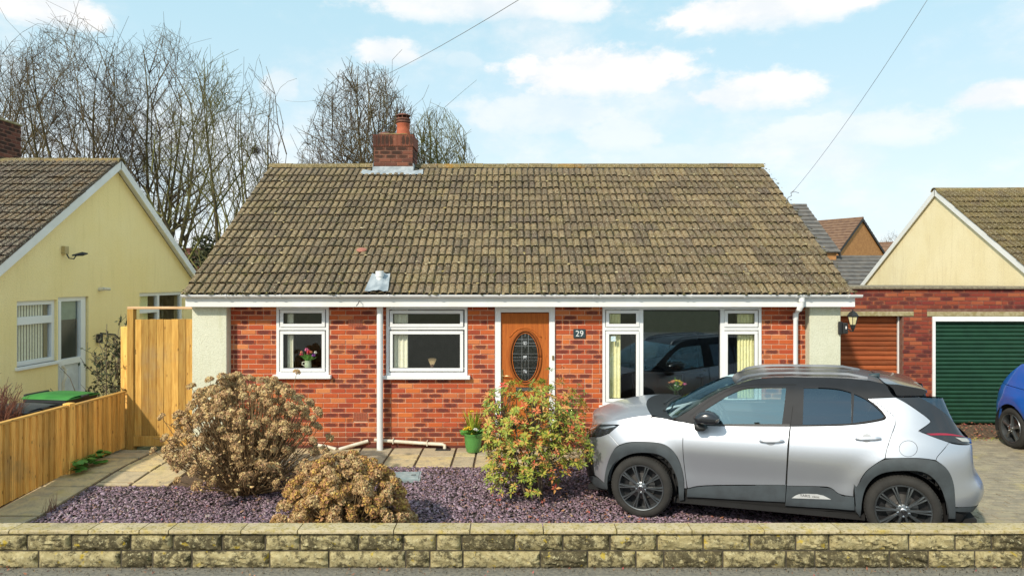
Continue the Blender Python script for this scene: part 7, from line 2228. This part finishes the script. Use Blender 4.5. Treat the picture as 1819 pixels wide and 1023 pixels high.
def hydrangea(label, base, w_, h, heads, m, seed, dome, stems=True, sink=0.0, depth_=.8, hs=1.0, straggle=(), leggy=0.0):
    t = thing('hydrangea', label, 'shrub', base)
    r = random.Random(seed)
    var = [mophead(seed + k, (m, M_HHEAD)[k % 2], .058 * hs, 70) for k in range(6)]
    seg = []; fol = MB()
    k = 0; pts = []
    tries = 0
    while len(pts) < heads and tries < heads * 60:
        tries += 1
        a = r.uniform(0, 2 * math.pi); el_ = r.random() ** .8
        rr = dome(el_) * (r.uniform(.80, 1.0) if r.random() < .75 else r.uniform(.45, .8))
        p = Vector((math.cos(a) * rr * w_ / 2, math.sin(a) * rr * w_ / 2 * depth_, h * (.06 + .94 * el_) * r.uniform(.93, 1.03)))
        if p.y > w_ * .28 and el_ < .8: continue
        if any((p - q).length < .058 * hs for q in pts): continue
        if leggy and el_ < .5 and r.random() < leggy * (1 - el_ * 1.6): continue
        pts.append(p)
    pts += [Vector(s_) for s_ in straggle]
    for p in pts:
        up = (Vector((p.x * .9, p.y * .9, .35 + p.z * .6))).normalized()
        M = Matrix.Translation(p) @ up.to_track_quat('Z', 'Y').to_matrix().to_4x4() @ Matrix.Rotation(r.uniform(0, 6), 4, 'Z') @ Matrix.Scale(r.uniform(.72, 1.25), 4)
        obj('flower_head', r.choice(var), t, M=M)
        b = Vector((p.x * .12 + r.gauss(0, .05), p.y * .12 + r.gauss(0, .05), -.02))
        c1 = Vector((p.x * .42, p.y * .42, p.z * .30)); c2 = Vector((p.x * .82, p.y * .82, p.z * .72))
        j = Vector((r.gauss(0, .03), r.gauss(0, .03), 0))
        seg += [(b, c1 + j, .007, .006), (c1 + j, c2 + j * .5, .006, .0045), (c2 + j * .5, p, .0045, .003)]
        for q in range(2):
            s_ = c1.lerp(c2, r.random()) + j; e_ = s_ + Vector((r.gauss(0, .09), r.gauss(0, .09), r.uniform(.08, .28)))
            seg.append((s_, e_, .004, .0025))
            for z in range(2):
                f = s_.lerp(e_, r.uniform(.3, 1)); u = Vector((r.gauss(0, 1), r.gauss(0, 1), r.gauss(0, .8))).normalized() * .03 * r.uniform(.6, 1.4); v = u.orthogonal().normalized() * .012
                fol.add([f - u * .2, f + u * .4 + v, f + u, f + u * .4 - v], [(0, 1, 2, 3)], r.random())
    for k in range(int(heads * 1.6)):       # bare sticks and old leaves inside
        a = r.uniform(0, 6.283); el_ = r.uniform(.05, 1); rr = dome(el_) * r.uniform(.2, .97)
        p = Vector((math.cos(a) * rr * w_ / 2, math.sin(a) * rr * w_ / 2 * depth_, h * el_ * .95)); b = Vector((p.x * .18, p.y * .18, -.02)); c1 = b.lerp(p, .5) + Vector((-p.x * .1, -p.y * .1, 0.04))
        seg += [(b, c1, .006, .005), (c1, p, .005, .0025)]
        for z in range(4):
            f = c1.lerp(p, r.uniform(.1, 1.0)); u = Vector((r.gauss(0, 1), r.gauss(0, 1), r.gauss(0, .8))).normalized() * .034 * r.uniform(.6, 1.4); v = u.orthogonal().normalized() * .014
            fol.add([f - u * .2, f + u * .4 + v, f + u, f + u * .4 - v], [(0, 1, 2, 3)], r.random())
    V, F = tubes_np([s[0][:] for s in seg], [s[1][:] for s in seg], [s[2] for s in seg], [s[3] for s in seg], 4)
    obj('stems', np_mesh('stems', V, F, M_HSTEM), t, 'stuff')
    fol.build('withered_leaves', m, t, kind='stuff', recalc=False)
    return t
hb = P(440, 872, 8.35); hb.z = gz(8.35)
hydrangea('large leggy hydrangea bush full of dry brown flower heads', hb, 2.02, 1.40, 270, M_HHEAD, 60, lambda e: math.sin(.30 * math.pi + e * .62 * math.pi) ** .8 if e < .95 else .35, hs=.90, leggy=.8,
          straggle=[(-.64, -.1, 1.30), (-.58, -.1, 1.19), (-.62, -.05, 1.05), (-.42, -.1, 1.38), (-.30, -.05, 1.42), (-.36, -.1, 1.28), (.60, 0, 1.46), (.88, -.1, 1.0), (-.95, -.2, .95), (-1.05, -.2, .55)])
hb = P(612, 930, 6.98); hb.z = gz(6.98)
hydrangea('compact golden hydrangea mound packed with dry heads by the wall', hb, 1.34, .80, 300, M_HHEAD2, 90, lambda e: math.sqrt(max(.05, 1 - (max(0, e - .05) / .98) ** 2.3)) * (1.05 if e < .2 else 1), hs=.84, depth_=.85)

# ------------------------------------------------------------------ pieris
def rosette(seed, m, n=9, L=.055):
    r = random.Random(seed); mb = MB()
    for k in range(n):
        a = 2 * math.pi * k / n + r.uniform(-.2, .2); e = r.uniform(.1, .75) if k % 3 else r.uniform(-.5, .1)
        d = Vector((math.cos(a) * math.cos(e), math.sin(a) * math.cos(e), math.sin(e))); s = Vector((-math.sin(a), math.cos(a), 0)); q = L * r.uniform(.75, 1.25); w_ = q * .20
        nrm_ = d.cross(s)
        b = d * q * .1
        droop = Vector((0, 0, -q * r.uniform(0, .25)))
        mb.add([b, b + d * q * .45 + s * w_ + nrm_ * w_ * .5, b + d * q + droop, b + d * q * .45 - s * w_ + nrm_ * w_ * .5, b + d * q * .5], [(0, 1, 4), (1, 2, 4), (2, 3, 4), (3, 0, 4)], r.random())
    return mb.mesh('leaf_rosette', m)
pb = P(941, 886, 8.15); pb.z = gz(8.15)
pr_ = thing('pieris_shrub', 'pieris shrub with yellow green leaves and red young tips', 'shrub', pb)
var = [rosette(200 + k, M_PIERIS) for k in range(6)]; varr = [rosette(300 + k, M_PIERIS_R, 8, .05) for k in range(3)]
r = random.Random(17); seg = []; rest = MB()
pts = []; tries = 0
while len(pts) < 900 and tries < 60000:
    tries += 1
    p = Vector((r.uniform(-.76, .70), r.uniform(-.62, .55), r.uniform(.10, 1.38)))
    z = p.z
    wr = .30 + .46 * math.sin(min(1, (z - .02) / .95) * math.pi * .62) if z < 1.0 else .72 * math.sqrt(max(0, 1 - ((z - .95) / .46) ** 2))
    wr *= 1 + .2 * math.sin(5 * math.atan2(p.y, p.x) + z * 6) + .08 * math.sin(11 * math.atan2(p.y, p.x) - z * 9)
    q = math.hypot(p.x, p.y * 1.2)
    if q > wr or q < wr * .45 and r.random() < .8: continue
    if z < .42 and p.x > .1 and r.random() < .75: continue
    if p.x < (-.54 if z > .36 else -.68): continue
    if any((p - s).length < .042 for s in pts[-260:]): continue
    pts.append(p)
pts += [Vector((.36 + r.gauss(0, .05), r.gauss(0, .1), 1.42 + .05 * k)) for k in range(4)] + [Vector((.62 + r.gauss(0, .06), r.gauss(0, .1), 1.20 + .06 * k)) for k in range(3)]
pts.sort(key=lambda p: p.y)
limbs_ = [Vector((math.cos(a) * .10, math.sin(a) * .08, 0)) for a in [k * 2 * math.pi / 7 for k in range(7)]]
hubs = []
for k, l in enumerate(limbs_):
    a = k * 2 * math.pi / 7 + .3
    m1 = Vector((math.cos(a) * .16 - .02, math.sin(a) * .14, .38 + .05 * (k % 3))); m2 = Vector((math.cos(a) * .34, math.sin(a) * .28, .78 + .1 * (k % 2)))
    seg += [(l + Vector((.05, 0, -.03)), m1, .016, .012), (m1, m2, .012, .008)]; hubs += [m1, m2, m1.lerp(m2, .5)]
for i, p in enumerate(pts):
    up = (Vector((p.x, p.y * 1.1, .5 + .4 * p.z))).normalized()
    red = r.random() < .15
    me = r.choice(varr if red else var)
    M = Matrix.Translation(p) @ up.to_track_quat('Z', 'Y').to_matrix().to_4x4() @ Matrix.Rotation(r.uniform(0, 6), 4, 'Z') @ Matrix.Rotation(r.gauss(0, .35), 4, 'X') @ Matrix.Scale(r.uniform(.8, 1.35), 4)
    if i < 300: obj('leaf_rosette', me, pr_, M=M)
    else:
        nv = len(me.vertices); co = [M @ v.co for v in me.vertices]
        rest.add(co, [tuple(f.vertices) for f in me.polygons], r.random(), mi=1 if red else 0)
    h_ = min(hubs, key=lambda q: (q - p).length + (.3 if q.z > p.z else 0))
    mid = h_.lerp(p, .5) + Vector((r.gauss(0, .02), r.gauss(0, .02), -.02))
    if i % 2 == 0: seg += [(h_, mid, .005, .004), (mid, p, .004, .002)]
rest.build('leaf_mass', [M_PIERIS, M_PIERIS_R], pr_, kind='stuff', recalc=False)
V, F = tubes_np([s[0][:] for s in seg], [s[1][:] for s in seg], [s[2] for s in seg], [s[3] for s in seg], 5)
obj('branches', np_mesh('branches', V, F, M_BRANCH, smooth=True), pr_)
tag(leaf_litter('fallen_leaves', 260, (-.75, 1.6, 6.9, 8.3), lambda x, y: gz(y) + .008, .03, M_DEADLEAF, 12, lambda x, y: .9 * math.exp(-((x - .45) / .7) ** 2 - ((y - 7.7) / .5) ** 2) + .12), 'red and brown fallen leaves scattered under the pieris shrub', 'fallen leaves')

# ------------------------------------------------------------------ pot by the door
pp0 = P(841, 800, 10.08)
fp_ = thing('potted_plant', 'green glazed pot of spear leaves and primroses by the door', 'potted plant', (pp0.x, 10.02, 0))
mb = MB(); mb.lathe([(.001, .005), (.085, .005), (.10, .02), (.118, .10), (.128, .20), (.134, .25), (.145, .262), (.145, .28), (.128, .282), (.122, .25), (.001, .245)], 28); mb.build('pot', M_POT, fp_, smooth=45)
MB().lathe([(.001, .262), (.122, .258)], 16).build('soil', M_SOIL, fp_)
mb = MB(); r = random.Random(2)
for k in range(74):
    a = r.uniform(0, 6.28); e = r.uniform(.05, .55); L = r.uniform(.26, .44)
    b = Vector((math.cos(a) * .04, math.sin(a) * .04, .255)); d = Vector((math.cos(a) * math.sin(e), math.sin(a) * math.sin(e), math.cos(e))); s = Vector((-math.sin(a), math.cos(a), 0)) * .008
    tip = b + d * L + Vector((math.cos(a) * .05, math.sin(a) * .05, -.05)) * (e * 1.5)
    m1 = b + d * L * .55
    mb.add([b - s, b + s, m1 + s * 1.1, tip, m1 - s * 1.1], [(0, 1, 2, 4), (4, 2, 3)])
mb.build('spear_leaves', M_DAFF, fp_, recalc=False)
mb = MB()
for k in range(60):
    a = r.uniform(0, 6.28); q = r.uniform(.05, .17); c = Vector((math.cos(a) * q, math.sin(a) * q, .27 + r.uniform(0, .07))); d = Vector((math.cos(a), math.sin(a), .4)).normalized() * .05; s = d.orthogonal().normalized() * .026
    mb.add([c - d * .4, c + s, c + d, c - s], [(0, 1, 2, 3)])
mb.build('primrose_leaves', M_GREENLEAF, fp_, recalc=False)
for (x, z, m, q) in ((-.10, .37, M_YFLOWER, .035), (-.06, .385, M_YFLOWER, .03), (-.125, .355, M_YFLOWER, .028), (-.035, .36, M_YFLOWER, .025), (.035, .36, M_WFLOWER, .033), (.06, .345, M_WFLOWER, .024), (-.02, .60, M_YFLOWER, .03), (-.06, .56, M_YFLOWER, .022)):
    mb = MB(); petal_ball(mb, (x, -.10 if z < .5 else 0, z), q, 9, squash=.5); mb.build('flower', m, fp_)

# ------------------------------------------------------------------ small wild plants and hedges
wp_ = P(150, 832, 9.25)
wd = thing('broad_leaf_weed', 'clump of broad green leaves growing at the fence foot', 'weed', (-5.76, 9.2, gz(9.2)))
mb = MB(); r = random.Random(6)
for k in range(60):
    y_ = r.uniform(-.32, .34); c = Vector((.05 + r.uniform(-.04, .10), y_, r.uniform(.03, .16))); a = r.uniform(0, 6.28)
    u = Vector((math.cos(a), math.sin(a), r.uniform(-.3, .5))).normalized() * .055; v = Vector((-math.sin(a), math.cos(a), r.uniform(-.2, .2))) * .045
    mb.add([c - u, c - u * .3 + v, c + u * .6 + v * .8, c + u, c + u * .6 - v * .8, c - u * .3 - v], [(0, 1, 2, 3), (0, 3, 4, 5)])
mb.build('leaves', M_GREENLEAF, wd, recalc=False)
gtx = P(86, 898, 7.75); tag(blades('grass_tuft', 26, (gtx.x - .06, gtx.x + .06, 7.7, 7.85), lambda x, y: gz(y), .10, .24, M_REDTWIG, .0035, .5, None, seed=9), 'thin dry grass tuft at the edge of the slate bed', 'grass tuft')
# brown hedge at the far left
def twiggy(t, n, cen, rad, m, seed, L=.28, lean=.25, rr=.0045, leaves=None, nl=0, ls=.03):
    r = random.Random(seed); seg = []; mb = MB()
    for k in range(n):
        a = r.uniform(0, 6.283); q = math.sqrt(r.random()); b = Vector((cen[0] + math.cos(a) * q * rad[0], cen[1] + math.sin(a) * q * rad[1], r.uniform(0, rad[2])))
        b.z *= 1 - .35 * q
        d = Vector((math.cos(a) * q * lean * 2 + r.gauss(0, lean), math.sin(a) * q * lean + r.gauss(0, lean), 1)).normalized()
        e = b + d * L * r.uniform(.6, 1.3); seg.append((b, e, rr, rr * .5))
        for z in range(2):
            s = b.lerp(e, r.uniform(.3, .9)); f = s + (d + Vector((r.gauss(0, .6), r.gauss(0, .6), 0))).normalized() * L * .4; seg.append((s, f, rr * .7, rr * .4))
        for z in range(nl):
            f = b.lerp(e, r.uniform(.2, 1)) + Vector((r.gauss(0, .03), r.gauss(0, .03), r.gauss(0, .03))); u = Vector((r.gauss(0, 1), r.gauss(0, 1), r.gauss(0, 1))).normalized() * ls; v = u.orthogonal().normalized() * ls * .5
            mb.add([f - u, f + v, f + u, f - v], [(0, 1, 2, 3)], r.random())
    V, F = tubes_np([s[0][:] for s in seg], [s[1][:] for s in seg], [s[2] for s in seg], [s[3] for s in seg], 3)
    obj('twigs', np_mesh('twigs', V, F, m), t)
    if nl: mb.build('leaves', leaves, t, recalc=False)
bh = thing('russet_hedge', 'russet brown twiggy hedge behind the fence at the far left', 'hedge', (-6.50, 8.45, -.12))
twiggy(bh, 900, (0, 0, 0), (.34, .34, 1.40), M_REDTWIG, 3, .26, .22, .005)
cs = thing('climbing_rose', 'straggly climbing rose with sparse leaves behind the fence', 'shrub', (-6.25, 10.55, -.1))
twiggy(cs, 170, (.14, 0, 0), (.27, .3, 2.0), M_BRANCH, 5, .36, .42, .006, M_EVERGREEN, 6, .034)
mb = MB()
for s_ in (((-.1, -.15, 0), (-.28, -.2, .7), (-.42, -.25, 1.15), (-.62, -.2, 1.32)), ((0, -.1, 0), (.1, -.2, .9), (.05, -.1, 1.95)), ((0, -.1, .3), (.2, -.15, .8), (.4, -.1, 1.0)), ((-.1, -.1, .2), (-.5, -.2, .75), (-.75, -.2, .98))):
    mb.tube([Vector(p) for p in s_], [.010, .007, .005, .003][:len(s_)], 5)
mb.build('long_canes', M_BRANCH, cs, smooth=180)

# ------------------------------------------------------------------ overhead wires
M_WIRE = simple('grey cable', (.22, .23, .24), .6)
def wire(label, pts, rad):
    mb = MB(); o = mb; mb.tube(pts, rad, 6)
    return tag(mb.build('overhead_wire', M_WIRE, None, smooth=180), label, 'wire')
A, B = P(935, -8, 9.0), P(505, 178, 34)
pts = [A.lerp(B, k / 24) - Vector((0, 0, .55 * 4 * (k / 24) * (1 - k / 24))) for k in range(25)]
wire('thin telephone wire crossing the sky above the chimney', pts, .005)
A, B = P(1655, -12, 8.2), P(1411, 338, 12.1)
pts = [A.lerp(B, k / 16) - Vector((0, 0, .10 * 4 * (k / 16) * (1 - k / 16))) for k in range(17)]
wire('thin telephone wire falling to the right end of the roof', pts, .0032)
wb = thing('wire_anchor', 'small twisted wire hook on the right roof verge', 'hook', P(1403, 348, 12.15))
mb = MB(); a = Vector((0, 0, 0)); mb.tube([P(1411, 338, 12.1) - P(1403, 348, 12.15), Vector((.02, 0, .05)), Vector((.03, 0, -.0)), Vector((-.03, 0, -.03)), Vector((-.06, .02, -.14))], .008, 6)
mb.tube([Vector((.02, 0, .06)), Vector((.10, 0, .07)), Vector((.16, 0, .05))], .005, 5); mb.build('hook_wire', M_WIRE, wb, smooth=180)
